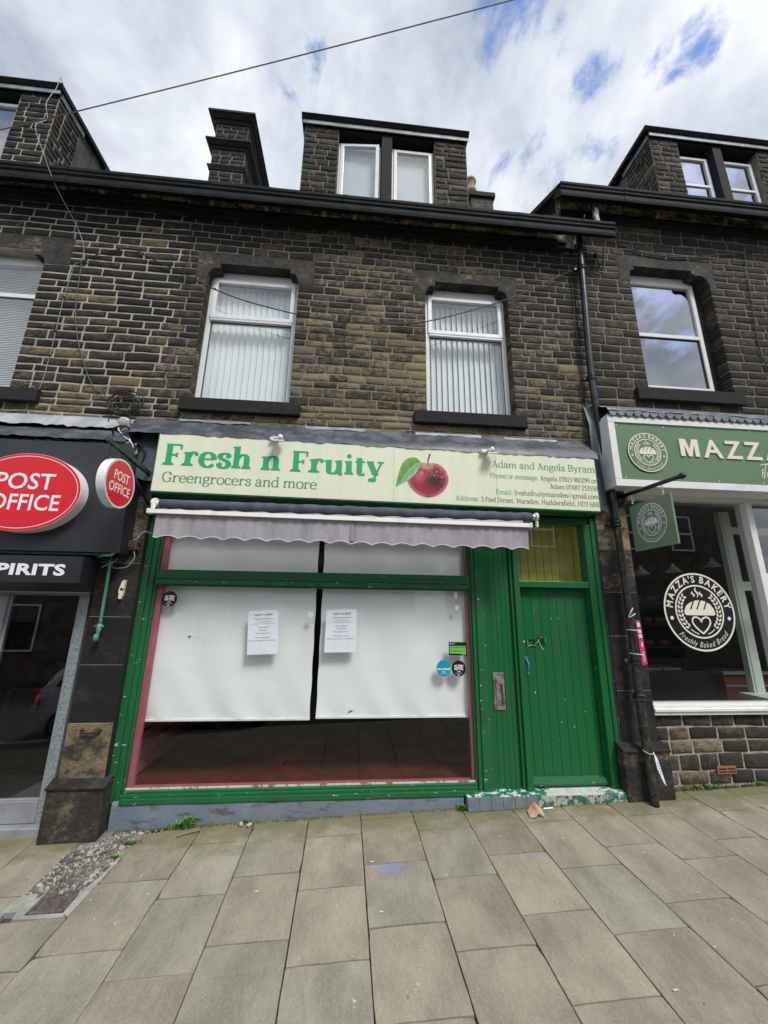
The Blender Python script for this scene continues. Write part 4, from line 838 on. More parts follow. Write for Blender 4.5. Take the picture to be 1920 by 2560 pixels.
def dormer(bd, par_root, x0, x1, zb, zt, rx0, rx1, wins, yw=.40, tone=None, gap=.012, ce=None, cw=None, mort=MORT_R, glass=GLASS_UP, kinds=(), stonez=None):
    """stone dormer: wall x0..x1, window openings wins, flat lead roof rx0..rx1"""
    oz = zt-.08
    sheetm = MB(); holes = [(a, b, zb-1, oz-.10) for a, b in wins]; sheet(sheetm, front(yw), x0, x1, zb, oz, holes, back=.25)
    if ce is not None: sheet(sheetm, cheek_e(x1), yw, ce, zb, oz, [])
    if cw is not None: sheet(sheetm, cheek_w(x0), yw, cw, zb, oz, [])
    sheetm.box(x0+.02, x1-.02, yw+.26, 3.2, zb, oz); dm = sheetm.build('dormer', mort, par_root)
    wa, wb = wins[0][0], wins[-1][1]
    lay(bd, front(yw), x0, wa, zb, oz, .118, .20, .34, gap, tone=tone, parent=dm, deep=.13); lay(bd, front(yw), wb, x1, zb, oz, .118, .20, .34, gap, tone=tone, parent=dm, deep=.13)
    if ce is not None: lay(bd, cheek_e(x1), yw, ce, zb, oz, .118, .16, .30, gap, tone=tone, parent=dm)
    if cw is not None: lay(bd, cheek_w(x0), yw, cw, zb, oz, .118, .16, .30, gap, tone=tone, parent=dm)
    m = MB(); m.box(wa-.0, wb+.0, yw-.004, yw+.30, oz-.11, oz+.001); m.build('dormer_lintel', DRESS, par_root, tone=(.15, .4, .8))
    for i in range(len(wins)-1):
        m = MB(); m.box(wins[i][1], wins[i+1][0], yw-.01, yw+.22, zb, oz-.112, bev=.01); m.build('mullion', DRESS, par_root, tone=(.12, .7, .75))
    m = MB(); yf = .30
    m.prismx([(yf, zt), (yf-.01, zt-.03), (yf+.012, zt-.06), (yf+.03, zt-.085), (3.4, zt-.085), (3.4, zt)], rx0, rx1); m.build('dormer_roof', GUT, par_root)
    m = MB(); m.box(x0-.03 if x0 > rx0 else x0, x1+.03, yf+.045, yf+.06, zt-.165, zt-.087); m.build('lead_strip', LEADB, par_root)
    if ce is not None:
        m = MB(); m.box(x1+.012, x1+.03, yw, ce+.05, zt-.18, zt-.087); m.build('lead_strip', LEADB, par_root)
        m = MB(); m.box(x1-.06, x1-.02, ce, 3.3, zb, zt-.087); m.build('side_boarding', SLATE, par_root)
        for i in range(9): m = MB(); m.prismx([(ce+i*.17, zb), (ce+i*.17+.16, zb), (ce+i*.17+.16, zt-.09), (ce+i*.17, zt-.09)], x1-.02, x1-.005-.01*(i % 2)); m.build('cheek_board', SLATE, par_root)
    if cw is not None:
        m = MB(); m.box(x0-.03, x0-.012, yw, cw+.05, zt-.18, zt-.087); m.build('lead_strip', LEADB, par_root)
        for i in range(9): m = MB(); m.prismx([(cw+i*.17, zb), (cw+i*.17+.16, zb), (cw+i*.17+.16, zt-.09), (cw+i*.17, zt-.09)], x0+.005+.01*(i % 2), x0+.03); m.build('cheek_board', SLATE, par_root)
    return dm
def cas(par, x0, x1, z0, z1, y, open_=0.0, hinge='l', glass=GLASS_UP, bar=None):
    m = MB(); frame4(m, x0, x1, z0, z1, y, y+.06, .04); w = m.build('window', UPVC, par)
    m = MB(); b = .055; frame4(m, x0+.035, x1-.035, z0+.035, z1-.035, y-.02, y+.03, b)
    if bar: m.box(x0+.035+b, x1-.035-b, y-.015, y+.028, bar-.025, bar+.025, bev=.003)
    g = MB(); g.box(x0+.035+b-.004, x1-.035-b+.004, y+.005, y+.009, z0+.035+b-.004, z1-.035-b+.004)
    hx = x0+.035 if hinge == 'l' else x1-.035; sg = -1 if hinge == 'l' else 1; a = R(open_)*sg
    for q in (m, g): q.v = [(hx+(X_-hx)*math.cos(a)-(Y_-y)*math.sin(a), y+(X_-hx)*math.sin(a)+(Y_-y)*math.cos(a), Z_) for X_, Y_, Z_ in q.v]
    m.build('sash', UPVC, w); g.build('pane', glass, w); return w

# ---------------- left building (post office)
rootL = empty('terraced_building', (-4.5, 0, 0), 'sooty stone building at left with pale mortar joints and the black post office shopfront', 'building', 'stone buildings of the terrace')
bdL = Building(rootL, BR_L)
ZT = 7.26
holesL = [(-5.3, -4.10, 4.44, 6.30), (-5.6, -3.80, 6.27, 6.70), (-5.6, -3.73, 4.27, 4.44)]
m = MB(); sheet(m, front(0), -7.2, -2.40, 4.0, ZT, [(-5.3, -4.10, 4.42, 6.46)]); wallL = m.build('wall', MORT_L, rootL)
toneL = lambda u, z: (.26+.16*(z < 5.6)+.12*(z < 4.7), 1.0)
lay(bdL, front(0), -5.75, -2.40, 4.08, 7.25, .113, .24, .44, GL, holes=holesL, tone=toneL, parent=wallL, rough=.007, breaks=(4.27, 4.44, 6.265, 6.68), rowseed=5, j1=1)
lintel(rootL, -5.6, -3.80, 6.70, 6.27, -5.3, -4.10, 6.47, -5.18, -4.26, tone=(.44, .3, 1.25))
sill(rootL, -5.6, -3.73, 4.272, 4.438)
uwin(rootL, -5.29, -4.07, 4.50, 6.40, .14, 5.87, GLASS_UP, 'horizontal', False, headz=6.52)
room(rootL, -5.6, -3.6, .30, 2.2, 4.2, 6.7, DARKROOM)
eaves(rootL, -7.2, -2.42, 7.262, 7.41, 7.66, brackets=(-4.05, -3.55, -3.0))
gutter(rootL, -7.2, -1.2, 7.465, 7.23, (-3.85,))
roof(rootL, -7.2, -2.45, 7.52)
dormer(bdL, rootL, -6.9, -4.93, 8.0, 10.06, -7.2, -4.864, [(-6.2, -5.50)], tone=lambda u, z: (.2, .95), gap=.016, ce=.88, mort=MORT_L)
cas(rootL, -6.2, -5.50, 8.3, 9.80, .50)
room(rootL, -6.3, -5.4, .8, 2.0, 8.0, 9.85, DARKROOM)
# chimney on the party wall
def chimney(bd, par, x0, x1, y0, y1, zb, zt, gap, mort, tone):
    m = MB(); sheet(m, front(y0), x0, x1, zb, zt-.1, []); sheet(m, cheek_e(x1), y0, y1, zb, zt-.1, []); m.box(x0+.01, x1-.01, y0+.02, y1, zb, zt-.1); ch = m.build('chimney', mort, par)
    lay(bd, front(y0), x0, x1, zb, zt-.1, .115, .17, .28, gap, tone=tone, parent=ch); lay(bd, cheek_e(x1), y0, y1, zb, zt-.1, .115, .2, .34, gap, tone=tone, parent=ch)
    for (za, zc, o, flare) in ((zt-.20, zt, .145, .125), (zt-.90, zt-.74, .12, .10), (zt-1.44, zt-1.35, .05, .03)):
        m = MB()
        for (p, q, oa, ob) in ((za, za+(zc-za)*.35, o-flare, o-flare*.75), (za+(zc-za)*.35, za+(zc-za)*.75, o-flare*.6, o-flare*.1), (za+(zc-za)*.75, zc, o, o)):
            m.hexa([(x0-oa, y0-oa, p), (x1+oa, y0-oa, p), (x1+oa, y1+oa, p), (x0-oa, y1+oa, p), (x0-ob, y0-ob, q), (x1+ob, y0-ob, q), (x1+ob, y1+ob, q), (x0-ob, y1+ob, q)])
        m.build('chimney_band', DRESS, par, tone=(.22, za % 1, .9))
chimney(bdL, rootL, -3.06, -2.42, 1.58, 3.7, 8.4, 11.80, .014, MORT_R, lambda u, z: (.25, .95))
# post office shopfront: door, galvanised post, threshold
m = MB(); m.box(-2.83, -2.742, -.005, .12, -.02, 2.12, bev=.004); m.build('galvanised_post', GALV, rootL)
m = MB(); m.box(-3.66, -3.545, .0, .08, .0, 2.11, bev=.004); m.box(-7.2, -3.66, .0, .06, .0, 2.11); m.build('door_frame', ALU, rootL)
dr = MB(); frame4(dr, -3.545, -2.832, .0, 2.10, .02, .06, .03, .025, .20); dr.box(-3.51, -2.86, .012, .02, .005, .185, bev=.004); door = dr.build('door', ALU, rootL)
m = MB(); m.hexa([(-3.515, .028, .20), (-2.862, .060, .20), (-2.862, .064, .20), (-3.515, .032, .20), (-3.515, .028, 2.075), (-2.862, .060, 2.075), (-2.862, .064, 2.075), (-3.515, .032, 2.075)]); m.build('pane', glass_mat('door_glass', 1.5, (.85, .86, .86), 0.0, 2.2), door)
m = MB(); m.box(-7.2, -2.69, -.06, .1, -.10, -.005, bev=.006); m.box(-7.2, -2.70, -.02, .1, -.004, .0); m.build('threshold', ALU, rootL)
m = MB(); m.box(-7.2, -2.68, -.10, .1, -.28, -.101); m.build('doorstep', CONC, rootL)
room(rootL, -7.0, -2.70, .16, 3.5, -.05, 2.4, DARKROOM)
r = random.Random(21)
shelf = MB(); [shelf.box(-4.6, -2.75, 1.0, 1.35, z, z+.02) for z in (.3, .7, 1.05, 1.4, 1.75, 2.1)]; shelf = shelf.build('shop_shelf', BLACK, rootL)
gm = [pmat('goods_%s' % n, c, rough=.4, bump=0) for n, c in (('red', (.16, .02, .02)), ('tan', (.14, .10, .06)), ('green', (.03, .08, .05)), ('dull', (.08, .08, .09)), ('white', (.25, .25, .25)))]
for z in (.72, 1.07, 1.42, 1.77):
    x = -4.2
    while x < -2.85:
        wd = r.uniform(.05, .12); m = MB(); m.box(x, x+wd*.9, 1.0, 1.15, z, z+r.uniform(.12, .27), bev=.004); m.build('packet', r.choice(gm), shelf); x += wd+r.uniform(0, .03)
# lead over the post office sign: two overlapping, wavy courses
def leadstrip(par, x0, x1, pts, seed, lump=.006, mat=LEAD):
    r = random.Random(seed); n = max(2, int((x1-x0)/.06)); m = MB(); m.smooth = True; vs = []; k = len(pts)
    for i in range(n+1):
        x = x0+(x1-x0)*i/n
        for j_, (y, z) in enumerate(pts): e = lump*(1.4 if j_ == k-1 else .7 if j_ else .3); vs.append((x, y+r.uniform(-e, e), z+r.uniform(-e, e)*(1 if j_ else 0)+(.006*math.sin(x*9+seed) if j_ == k-1 else 0)))
    m.add(vs, [(i*k+j_, i*k+j_+1, (i+1)*k+j_+1, (i+1)*k+j_) for i in range(n) for j_ in range(k-1)]); return m.build('lead_flashing', mat, par)
leadstrip(rootL, -7.0, -2.60, [(-.012, 4.13), (-.05, 4.09), (-.11, 4.0), (-.125, 3.955)], 1, .010, pmat('pale_lead', (.30, .33, .34), (.42, .45, .46), 4, rough=.5, bump=.3, bscale=10))
leadstrip(rootL, -7.0, -2.50, [(-.02, 3.98), (-.14, 3.90), (-.26, 3.80), (-.315, 3.725)], 2, .008)
leadstrip(rootL, -7.0, -2.42, [(-.05, 3.80), (-.20, 3.74), (-.30, 3.70)], 3, .010, MATS['pale_lead'])
m = MB(); m.box(-7.0, -2.40, .0, .25, 2.1, 4.1); m.build('fascia_backing', BLACK, rootL)

# ---------------- middle building
rootM = empty('terraced_building', (0.3, 0, 0), 'brown and black stone building in the middle with the green timber shopfront', 'building', 'stone buildings of the terrace')
bdM = Building(rootM, BR_M)
holesM = [(-2.06, -.845, 4.44, 6.30), (-2.205, -.65, 6.262, 6.682), (-2.135, -.70, 4.27, 4.44), (.905, 2.10, 4.44, 6.30), (.725, 2.245, 6.262, 6.675), (.735, 2.21, 4.27, 4.44)]
m = MB(); sheet(m, front(0), -2.40, 3.25, 4.0, ZT-.02, [(-2.06, -.845, 4.42, 6.50), (.905, 2.10, 4.42, 6.50)]); wallM = m.build('wall', MORT_M, rootM)
def toneM(u, z):
    t = .40+.20*max(0, min(1, (6.3-z)/1.2))+.10*math.sin(u*1.3+1); t -= .16*max(0, min(1, (-1.6-u)/.8)); t -= .10*max(0, (z-6.6)); return (t+(.12 if z < 4.45 else 0), .82+.22*max(0, min(1, (6.6-z)/1.8)))
lay(bdM, front(0), -2.40, 3.25, 4.08, 7.25, .113, .19, .37, GM, holes=holesM, tone=toneM, parent=wallM, rough=.005, breaks=(4.27, 4.44, 6.265, 6.68), rowseed=5, j0=1)
for (a, b, xl, xr, h0, h1) in ((-2.06, -.845, -2.205, -.65, -1.90, -.97), (.905, 2.10, .725, 2.245, 1.05, 1.97)):
    lintel(rootM, xl, xr, 6.68, 6.262, a, b, 6.50, h0, h1, tone=(.42, a % 1, 1.2)); 
for (a, b) in ((-2.135, -.70), (.735, 2.21)): sill(rootM, a, b, 4.272, 4.438, tone=(.16, a % 1, 1.0))
uwin(rootM, -2.05, -.86, 4.47, 6.40, .14, 5.73, GLASS_UP, 'vertical', True, headz=6.51)
uwin(rootM, .92, 2.09, 4.47, 6.40, .14, 5.73, GLASS_UP, 'vertical', True, headz=6.51)
room(rootM, -2.3, -.6, .36, 2.0, 4.2, 6.7, DARKROOM); room(rootM, .7, 2.3, .36, 2.0, 4.2, 6.7, DARKROOM)
eaves(rootM, -2.42, 3.05, 7.24, 7.385, 7.66, brackets=(-2.1, -1.35, -.55, -.12, .62, 1.32, 2.05, 2.6))
gutter(rootM, -1.2, 3.63, 7.462, 7.23, (-.25, 2.2))
m = MB(); m.prismx([(-.36, 7.45), (-.345, 7.36), (-.338, 7.30), (-.33, 7.23), (-.20, 7.33), (-.13, 7.42)], 3.63, 3.632); m.build('gutter_stop', GUT, rootM)
roof(rootM, -2.45, 3.0, 7.52)
dormer(bdM, rootM, -1.03, 1.745, 8.0, 10.05, -1.085, 1.785, [(-.455, .272), (.452, 1.19)], tone=lambda u, z: (.34, .95), gap=.010)
cas(rootM, -.452, .268, 8.3, 9.745, .50, 4, 'l'); cas(rootM, .456, 1.186, 8.3, 9.745, .50, 0, 'r')
m = MB(); m.box(-.5, 1.25, 1.5, 1.52, 8.0, 9.9); m.build('inner_wall', pmat('pale_room_wall', (.60, .64, .66), rough=.8, bump=0), rootM)
for xa_, xb_ in ((-.40, .23), (.50, 1.15)): m = MB(); m.box(xa_, xb_, .60, .61, 8.0, 9.72); m.build('inner_blind', MATS['pale_room_wall'], rootM)
m = MB()
for x in (-1.02, 1.66): m.tube([(x, .34, 10.05), (x, .34, 10.085)], [.022, .012], 6); m.tube([(x, .34, 10.08), (x, .34, 10.10)], [.02, .005], 6)
m.build('roof_finial', LEAD, rootM)
# small chimney and pot behind the dormer
m = MB(); m.box(2.46, 2.98, 2.2, 2.9, 9.0, 11.35, bev=.01); m.build('chimney', DRESS, rootM, tone=(.45, .2, 1.2))
m = MB(); m.box(2.41, 3.03, 2.15, 2.95, 11.22, 11.36, bev=.02); m.build('chimney_band', DRESS, rootM, tone=(.3, .2, .9))
m = MB(); m.tube([(2.56, 2.45, 11.36), (2.56, 2.45, 11.62), (2.56, 2.45, 11.64), (2.56, 2.45, 11.72), (2.56, 2.45, 11.74), (2.56, 2.45, 11.98), (2.56, 2.45, 12.0), (2.56, 2.45, 12.06)], [.11, .10, .135, .135, .10, .11, .135, .13], 12)
m.build('chimney_pot', pmat('buff_pot', (.40, .29, .20), (.20, .17, .13), 9, rough=.8, bump=.2), rootM)

# lead flashing over the green shop sign, in separate dressed sheets
xs = [-2.60, -2.15, -1.72, -1.22, -.78, -.30, .12, .58, 1.02, 1.45, 1.90, 2.32, 2.93]
for i, (a, b) in enumerate(zip(xs, xs[1:])): leadstrip(rootM, a+.004, b+.02, [(-.014-.002*(i % 2), 4.135-.003*(i % 3)), (-.04, 4.09), (-.16, 3.97), (-.27, 3.875), (-.285, 3.84-.012*(a+2.1)*1.0)], 10+i, .004)
for (a, b, z) in ((-2.12, -1.28, 4.165), (-.62, .12, 4.155), (.75, 1.6, 4.15), (1.9, 2.6, 4.14)): leadstrip(rootM, a, b, [(-.018, z), (-.03, z-.035)], 40+int(a*10), .005, LEADB)
leadstrip(rootM, -2.56, -2.17, [(-.03, 4.06), (-.12, 3.9), (-.20, 3.6), (-.21, 3.32)], 60, .012)
leadstrip(rootM, 2.90, 3.10, [(-.02, 4.10), (-.10, 3.9), (-.13, 3.5), (-.13, 3.17)], 61, .008)
m = MB(); m.box(-2.245, 3.12, .015, .25, 3.10, 4.1); m.build('fascia_backing', BLACK, rootM)

# green timber shopfront
m = MB()
for (a, b, y) in ((-2.238, -2.175, -.035), (-2.175, -2.125, -.012), (-2.125, -2.102, .012)): m.box(a, b, y, .09, .165, 3.10, bev=.004)
m.build('left_stile', GREENW, rootM)
m = MB()
for (a, b, y) in ((1.372, 1.392, .012), (1.392, 1.435, -.012), (1.435, 1.53, -.03)): m.box(a, b, y, .09, .165, 3.10, bev=.004)
m.build('right_stile', GREENW, rootM)
m = MB()
for (za, zc, y) in ((.160, .205, -.055), (.205, .232, -.03), (.232, .252, -.005)): m.box(-2.102, 1.372, y, .10, za, zc, bev=.003)
m.build('bottom_rail', GREENW, rootM)
m = MB()
for (za, zc, y) in ((2.195, 2.215, .012), (2.215, 2.275, -.018), (2.275, 2.292, -.035), (2.292, 2.355, .0), (2.355, 2.372, .014)): m.box(-2.102, 1.372, y, .10, za, zc, bev=.003)
m.build('transom_rail', GREENW, rootM)
m = MB(); m.box(-2.102, 2.93, -.01, .10, 3.02, 3.10); m.build('head_rail', GREEN, rootM)
lowp = pane(rootM, -2.115, 1.385, .245, 2.205, .035, GLASS_SHOP); pane(rootM, -2.115, 1.385, 2.362, 3.03, .035, GLASS_SHOP)
m = MB(); m.box(-2.10, 1.37, .030, .034, .252, .268); m.build('putty_line', pmat('flaking_putty', (.62, .62, .57), (.30, .12, .13), 14, .5, .6, rough=.8, bump=.3), rootM)
# boarded panel beside the door and its letter plate
m = MB(); m.box(1.53, 1.565, -.012, .09, .17, 3.02, bev=.004); m.box(1.865, 1.90, .0, .09, .19, 3.02, bev=.004); m.build('panel_frame', GREEN, rootM)
for i in range(5):
    a = 1.566+i*.0597; m = MB(); m.box(a+.001, a+.0587, .035, .06, .18, 3.02, bev=.0025); m.build('panel_board', GREEN, rootM)
m = MB(); m.box(1.607, 1.733, .024, .036, .933, 1.312, bev=.004); lp = m.build('letter_plate', BRASS, rootM)
m = MB(); m.box(1.636, 1.704, .016, .026, .985, 1.275, bev=.003); m.build('flap', BRASS, lp); m = MB(); m.box(1.690, 1.703, .012, .018, .99, 1.20); m.build('slot', BLACK, lp)
# door frame, fanlight and door
m = MB(); m.box(1.900, 1.965, -.03, .12, .17, 3.02, bev=.005); m.box(2.822, 2.905, -.03, .12, .16, 3.02, bev=.005); m.box(2.905, 2.955, -.045, .08, .10, 3.10, bev=.005)
m.box(1.965, 2.822, -.02, .12, 2.252, 2.325, bev=.005); m.build('door_frame', GREEN, rootM)
m = MB(); m.box(1.965, 1.975, .02, .10, .19, 2.25); m.box(2.81, 2.82, .02, .10, .19, 2.25); m.build('door_stop', GREENW, rootM)
pane(rootM, 1.966, 2.821, 2.326, 3.02, .045, GLASS_DIRTY, 'fanlight')
m = MB(); m.box(1.976, 2.809, .085, .11, .20, 2.248); door = m.build('door', GREEN, rootM)
bx = [1.977]+[1.977+.104*i+.052 for i in range(8)]+[2.808]
for a, b in zip(bx, bx[1:]):
    m = MB(); m.box(a+.0012, b-.0012, .068, .086, .205, 2.247, bev=.003); m.build('door_board', GREEN, door)
m = MB(); m.prismx([(.02, .20), (.015, .222), (.03, .262), (.066, .275), (.066, .20)], 1.985, 2.80); m.build('weather_board', GREENW, door)
m = MB(); m.tube(smoothpts([(2.022, .066, 1.455), (2.022, .035, 1.43), (2.026, .022, 1.385), (2.022, .035, 1.34), (2.022, .066, 1.315)], 4), [.009]*17, 8)
for z in (1.46, 1.31): m.prism([(2.022+.026*math.cos(k*.6283)*(1 if k % 2 else .7), z+.022*math.sin(k*.6283)) for k in range(10)], .058, .068)
m.build('handle', BLUEM, door)
m = MB(); m.tube([(1.967, -.032, 1.644), (1.967, -.028, 1.644)], .014, 12); m.build('lock', pmat('worn_brass_lock', (.42, .33, .24), rough=.4, metal=.5, bump=.1), rootM)
tape = glass_mat('clear_tape', 1.5, (.75, .88, .80), .12, 2.5)
m = MB()
for (a, b, c, d) in ((2.04, 2.15, 1.575, 1.665), (2.17, 2.27, 1.60, 1.69)): m.box(a, b, .0645, .066, c, d)
m.build('clear_tape', tape, door)
m = MB(); mw = lambda pts, wd: stroke(m, lambda u, v, w=0.0: (u, .063, v), pts, wd)
for p, wd in (([(2.05, 1.66), (2.056, 1.62), (2.05, 1.58)], .003), ([(2.052, 1.60), (2.10, 1.605), (2.15, 1.598)], .004), ([(2.06, 1.585), (2.09, 1.60)], .003), ([(2.14, 1.62), (2.18, 1.64), (2.20, 1.68), (2.24, 1.69)], .003), ([(2.18, 1.66), (2.20, 1.61), (2.235, 1.55)], .006), ([(2.265, 1.69), (2.268, 1.65), (2.26, 1.63)], .003), ([(2.05, 1.625), (2.11, 1.63)], .002)): mw(p, wd)
m.build('torn_tape_edge', pmat('pale_tape_edge', (.55, .62, .55), rough=.5, bump=0), door)
m = MB(); m.prism([(2.198, 1.645), (2.228, 1.650), (2.232, 1.675), (2.215, 1.688), (2.196, 1.68)], .0625, .064); m.build('lock_hole', pmat('dark_lock_hole', (.03, .015, .008), rough=.9, bump=0), door)
# chips and paint flecks on the boards
r = random.Random(8); m = MB()
for (x, z) in ((2.16, 1.99), (2.46, 2.02), (2.36, 1.90), (2.45, 1.90), (1.57, 2.04), (2.30, 1.40), (2.40, 1.23), (2.44, 1.03), (2.38, .80), (2.33, .62), (2.52, .75), (2.66, .90), (1.72, 1.90), (1.54, 1.15), (2.03, 1.80), (2.10, 1.1)):
    yy = .032 if x < 1.9 else .0655; s = r.uniform(.004, .009); m.add([(x+s*math.cos(a)*r.uniform(.4, 1), yy, z+s*1.3*math.sin(a)*r.uniform(.5, 1)) for a in (0, 1.2, 2.4, 3.6, 4.9)], [(0, 1, 2, 3, 4)])
m.build('paint_chips', pmat('paint_chip', (.60, .68, .60), rough=.8, bump=0), rootM)
# passage behind the fanlight
room(rootM, 1.93, 2.86, .14, .34, 2.26, 3.06, YELWALL, 'passage')
for i in range(9): m = MB(); m.box(1.94+i*.102, 2.036+i*.102, .30, .33, 2.27, 3.05, bev=.003); m.build('passage_board', YELWALL, rootM)
# plinth
m = MB(); n = 24
vs = []
for i in range(n+1):
    x = -2.165+(1.215+2.165)*i/n; zt_ = .178-.006*i/n*3; vs += [(x, -.045+.003*math.sin(i*2.1), gz(x, -.05)-.05), (x, -.045+.004*math.sin(i*1.3), zt_-.03), (x, -.038, zt_), (x, .10, zt_+.002)]
m.smooth = True; m.add(vs, [(i*4+k, (i+1)*4+k, (i+1)*4+k+1, i*4+k+1) for i in range(n) for k in range(3)]); m.build('plinth', PLINTH, rootM)
# tiled doorstep
st = MB(); st.box(1.235, 2.93, -.118, .09, .0, .168); step = st.build('doorstep', GROUT, rootM)
for i in range(14):
    a = 1.232+i*.1205
    m = MB(); m.box(a+.0015, a+.119, -.128, -.116, gz(a, -.12)+.003, .176-.0006*i, bev=.002); m.build('tile', TILEB if i < 6 else TILEM, step)
    for k, (ya, yb) in enumerate(((-.116, .0), (.0, .092))):
        m = MB(); off_ = 0 if k == 0 else .04; mt_ = TILEG if (i < 7 or i > 11) else TILEW
        m.box(a+.0015+off_, min(2.93, a+.119+off_), ya+.0015, yb-.0015, .166, .179, bev=.002); m.build('tile', mt_, step)
# pilasters
def pier(par, x0, x1, y0, zs, tns, base, cap, yb):
    r = random.Random(int(abs(x0)*10))
    for (za, zc), t in zip(zip(zs, zs[1:]), tns):
        m = MB(); m.box(x0, x1, y0, .12, za+.0015, zc-.0015, bev=.006); m.build('pier_block', DRESS, par, tone=t)
    m = MB(); m.box(x0+.004, x1-.004, y0+.004, .11, zs[0], zs[-1]); m.build('pier_joint', MORT_L, par)
    bx0, bx1, bz0, bz1 = base; m = MB(); m.box(bx0, bx1, yb, .12, bz0, bz1, bev=.008); m.build('pier_base', DRESS, par, tone=(.47, .3 if x0 < 0 else .62, 1.0))
    m = MB(); m.prismx([(yb-.012, bz1-.01), (yb-.015, bz1+.005), (yb+.0, bz1+.018), (yb+.03, bz1+.03), (y0, bz1+.06), (.1, bz1+.06), (.1, bz1-.01)], bx0-.008, bx1+.008); m.build('pier_moulding', DRESS, par, tone=(.4, .8, .9))
K = (.22, .3, .80)
pier(rootM, -2.658, -2.245, -.10, [.40, .876, 1.404, 1.868, 2.42, 3.15, 3.75], [(.70, .35, .9), K, (.22, .6, .8), (.36, .5, .85), (.60, .1, .9), (.55, .9, .8)], (-2.69, -2.19, -.25, .352), .41, -.17)
m = MB(); m.box(-2.246, -2.236, -.095, .1, .2, 3.1); m.build('pier_return', DRESS, rootM, tone=K)
pier(rootM, 2.975, 3.385, -.06, [.60, 1.142, 1.721, 2.212, 2.72, 3.30, 4.05], [(.36, .15, .75), (.34, .5, .75), (.22, .8, .75), (.52, .3, .95), (.72, .6, 1.1), (.7, .1, 1.0)], (2.905, 3.42, -.05, .57), .62, -.15)
m = MB(); m.box(2.955, 2.976, -.05, .1, .5, 3.3); m.build('pier_return', DRESS, rootM, tone=(.45, .4, .8))
# iron handle set in the tan block
m = MB(); m.tube(smoothpts([(-2.515, -.10, .815), (-2.510, -.125, .805), (-2.435, -.13, .795), (-2.36, -.125, .805), (-2.355, -.10, .815)], 4), [.007]*17, 8)
for x in (-2.515, -2.355): m.tube([(x, -.098, .817), (x, -.112, .817)], .019, 10)
m.build('iron_handle', IRON, rootM)

# inside the empty shop
m = MB(); m.box(-2.20, 1.50, .10, 2.4, .10, .235); m.build('display_floor', REDFLOOR, rootM)
m = MB(); m.box(-2.13, 1.40, .05, .115, .20, .262); m.box(-2.13, -2.045, .055, .10, .262, 3.0); m.box(1.342, 1.40, .055, .10, .262, 3.0); m.build('inner_sill', PINKP, rootM)
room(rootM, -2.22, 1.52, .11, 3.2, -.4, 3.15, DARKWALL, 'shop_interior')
for i in range(14):
    m = MB(); m.box(-2.21, -2.18, .12, 1.6, .25+i*.14, .25+i*.14+.125, bev=.003); m.build('slat_wall_board', PINKP, rootM)
def blind(x0, x1, z0, z1, seed, lab):
    r = random.Random(seed); m = MB(); m.smooth = True; nx, nz = 30, 40; vs = []
    for k in range(nz+1):
        for i in range(nx+1):
            x = x0+(x1-x0)*i/nx; z = z0+(z1-z0)*k/nz; vs.append((x+.003*math.sin(k*.9+seed), .125+.006*math.sin(i*.55+seed+k*.18)+.010*math.exp(-(z-z0)*4)*math.sin(i*.9+seed+(z-z0)*9)+.004*math.exp(-(z-z0)*2)*math.sin(i*2.1-k*.9)+r.uniform(-.0012, .0012), z))
    m.add(vs, [(k*(nx+1)+i, k*(nx+1)+i+1, (k+1)*(nx+1)+i+1, (k+1)*(nx+1)+i) for k in range(nz) for i in range(nx)])
    t = empty('roller_blind', ((x0+x1)/2, .12, z1), lab, 'blind', 'blinds in the empty shop window'); m.build('fabric', BLIND, t)
    m = MB(); m.box(x0-.004, x1+.004, .112, .128, z0-.018, z0+.004, bev=.003); m.build('bottom_bar', WPAINT, t); m = MB(); m.tube([(x0, .13, z1), (x1, .13, z1)], .02, 10); m.build('roller', ALU, t)
blind(-2.075, -.385, .845, 3.0, 2, 'left of the two white roller blinds in the empty green shop window')
blind(-.318, 1.352, .858, 3.0, 5, 'right of the two white roller blinds, behind the green hygiene sticker')

# ---------------- right building (bakery)
rootR = empty('terraced_building', (5.0, 0, 0), 'dark brown stone building at right, taller than its neighbour, with the sage green bakery shopfront', 'building', 'stone buildings of the terrace')
bdR = Building(rootR, BR_R)
holesR = [(4.035, 5.335, 4.985, 6.85), (3.87, 5.44, 6.815, 7.285), (3.82, 5.40, 4.80, 4.985)]
m = MB(); sheet(m, front(0), 3.25, 7.6, 4.5, 7.86, [(4.035, 5.335, 4.97, 7.10)], back=.5); sheet(m, front(0), 3.02, 3.25, 7.42, 7.86, []); sheet(m, cheek_w(3.02), 0, 4.0, 7.3, 8.0, []); wallR = m.build('wall', MORT_R, rootR)
toneR = lambda u, z: (.32+.06*math.sin(u*2), .95)
lay(bdR, front(0), 3.25, 7.0, 4.60, 7.86, .132, .22, .40, GR, holes=holesR, tone=toneR, parent=wallR, rough=.005, deep=.27, breaks=(4.80, 4.985, 6.815, 7.285))
lay(bdR, front(0), 3.02, 3.25, 7.50, 7.86, .13, .2, .3, GR, tone=toneR, parent=wallR)
lintel(rootR, 3.87, 5.44, 7.285, 6.815, 4.035, 5.335, 7.10, 4.12, 5.07, yb=.5, tone=(.36, .4, 1.35))
sill(rootR, 3.815, 5.405, 4.80, 4.982, tone=(.18, .2, .95))
uwin(rootR, 4.02, 5.205, 5.10, 6.99, .15, 6.02, GLASS_SKY, None, False, headz=7.11)
m = MB(); m.box(5.207, 5.345, .17, .30, 4.98, 7.0); m.build('reveal_stone', DRESS, rootR, tone=(.3, .2, .9))
room(rootR, 3.9, 5.5, .40, 2.2, 4.9, 7.3, DARKROOM)
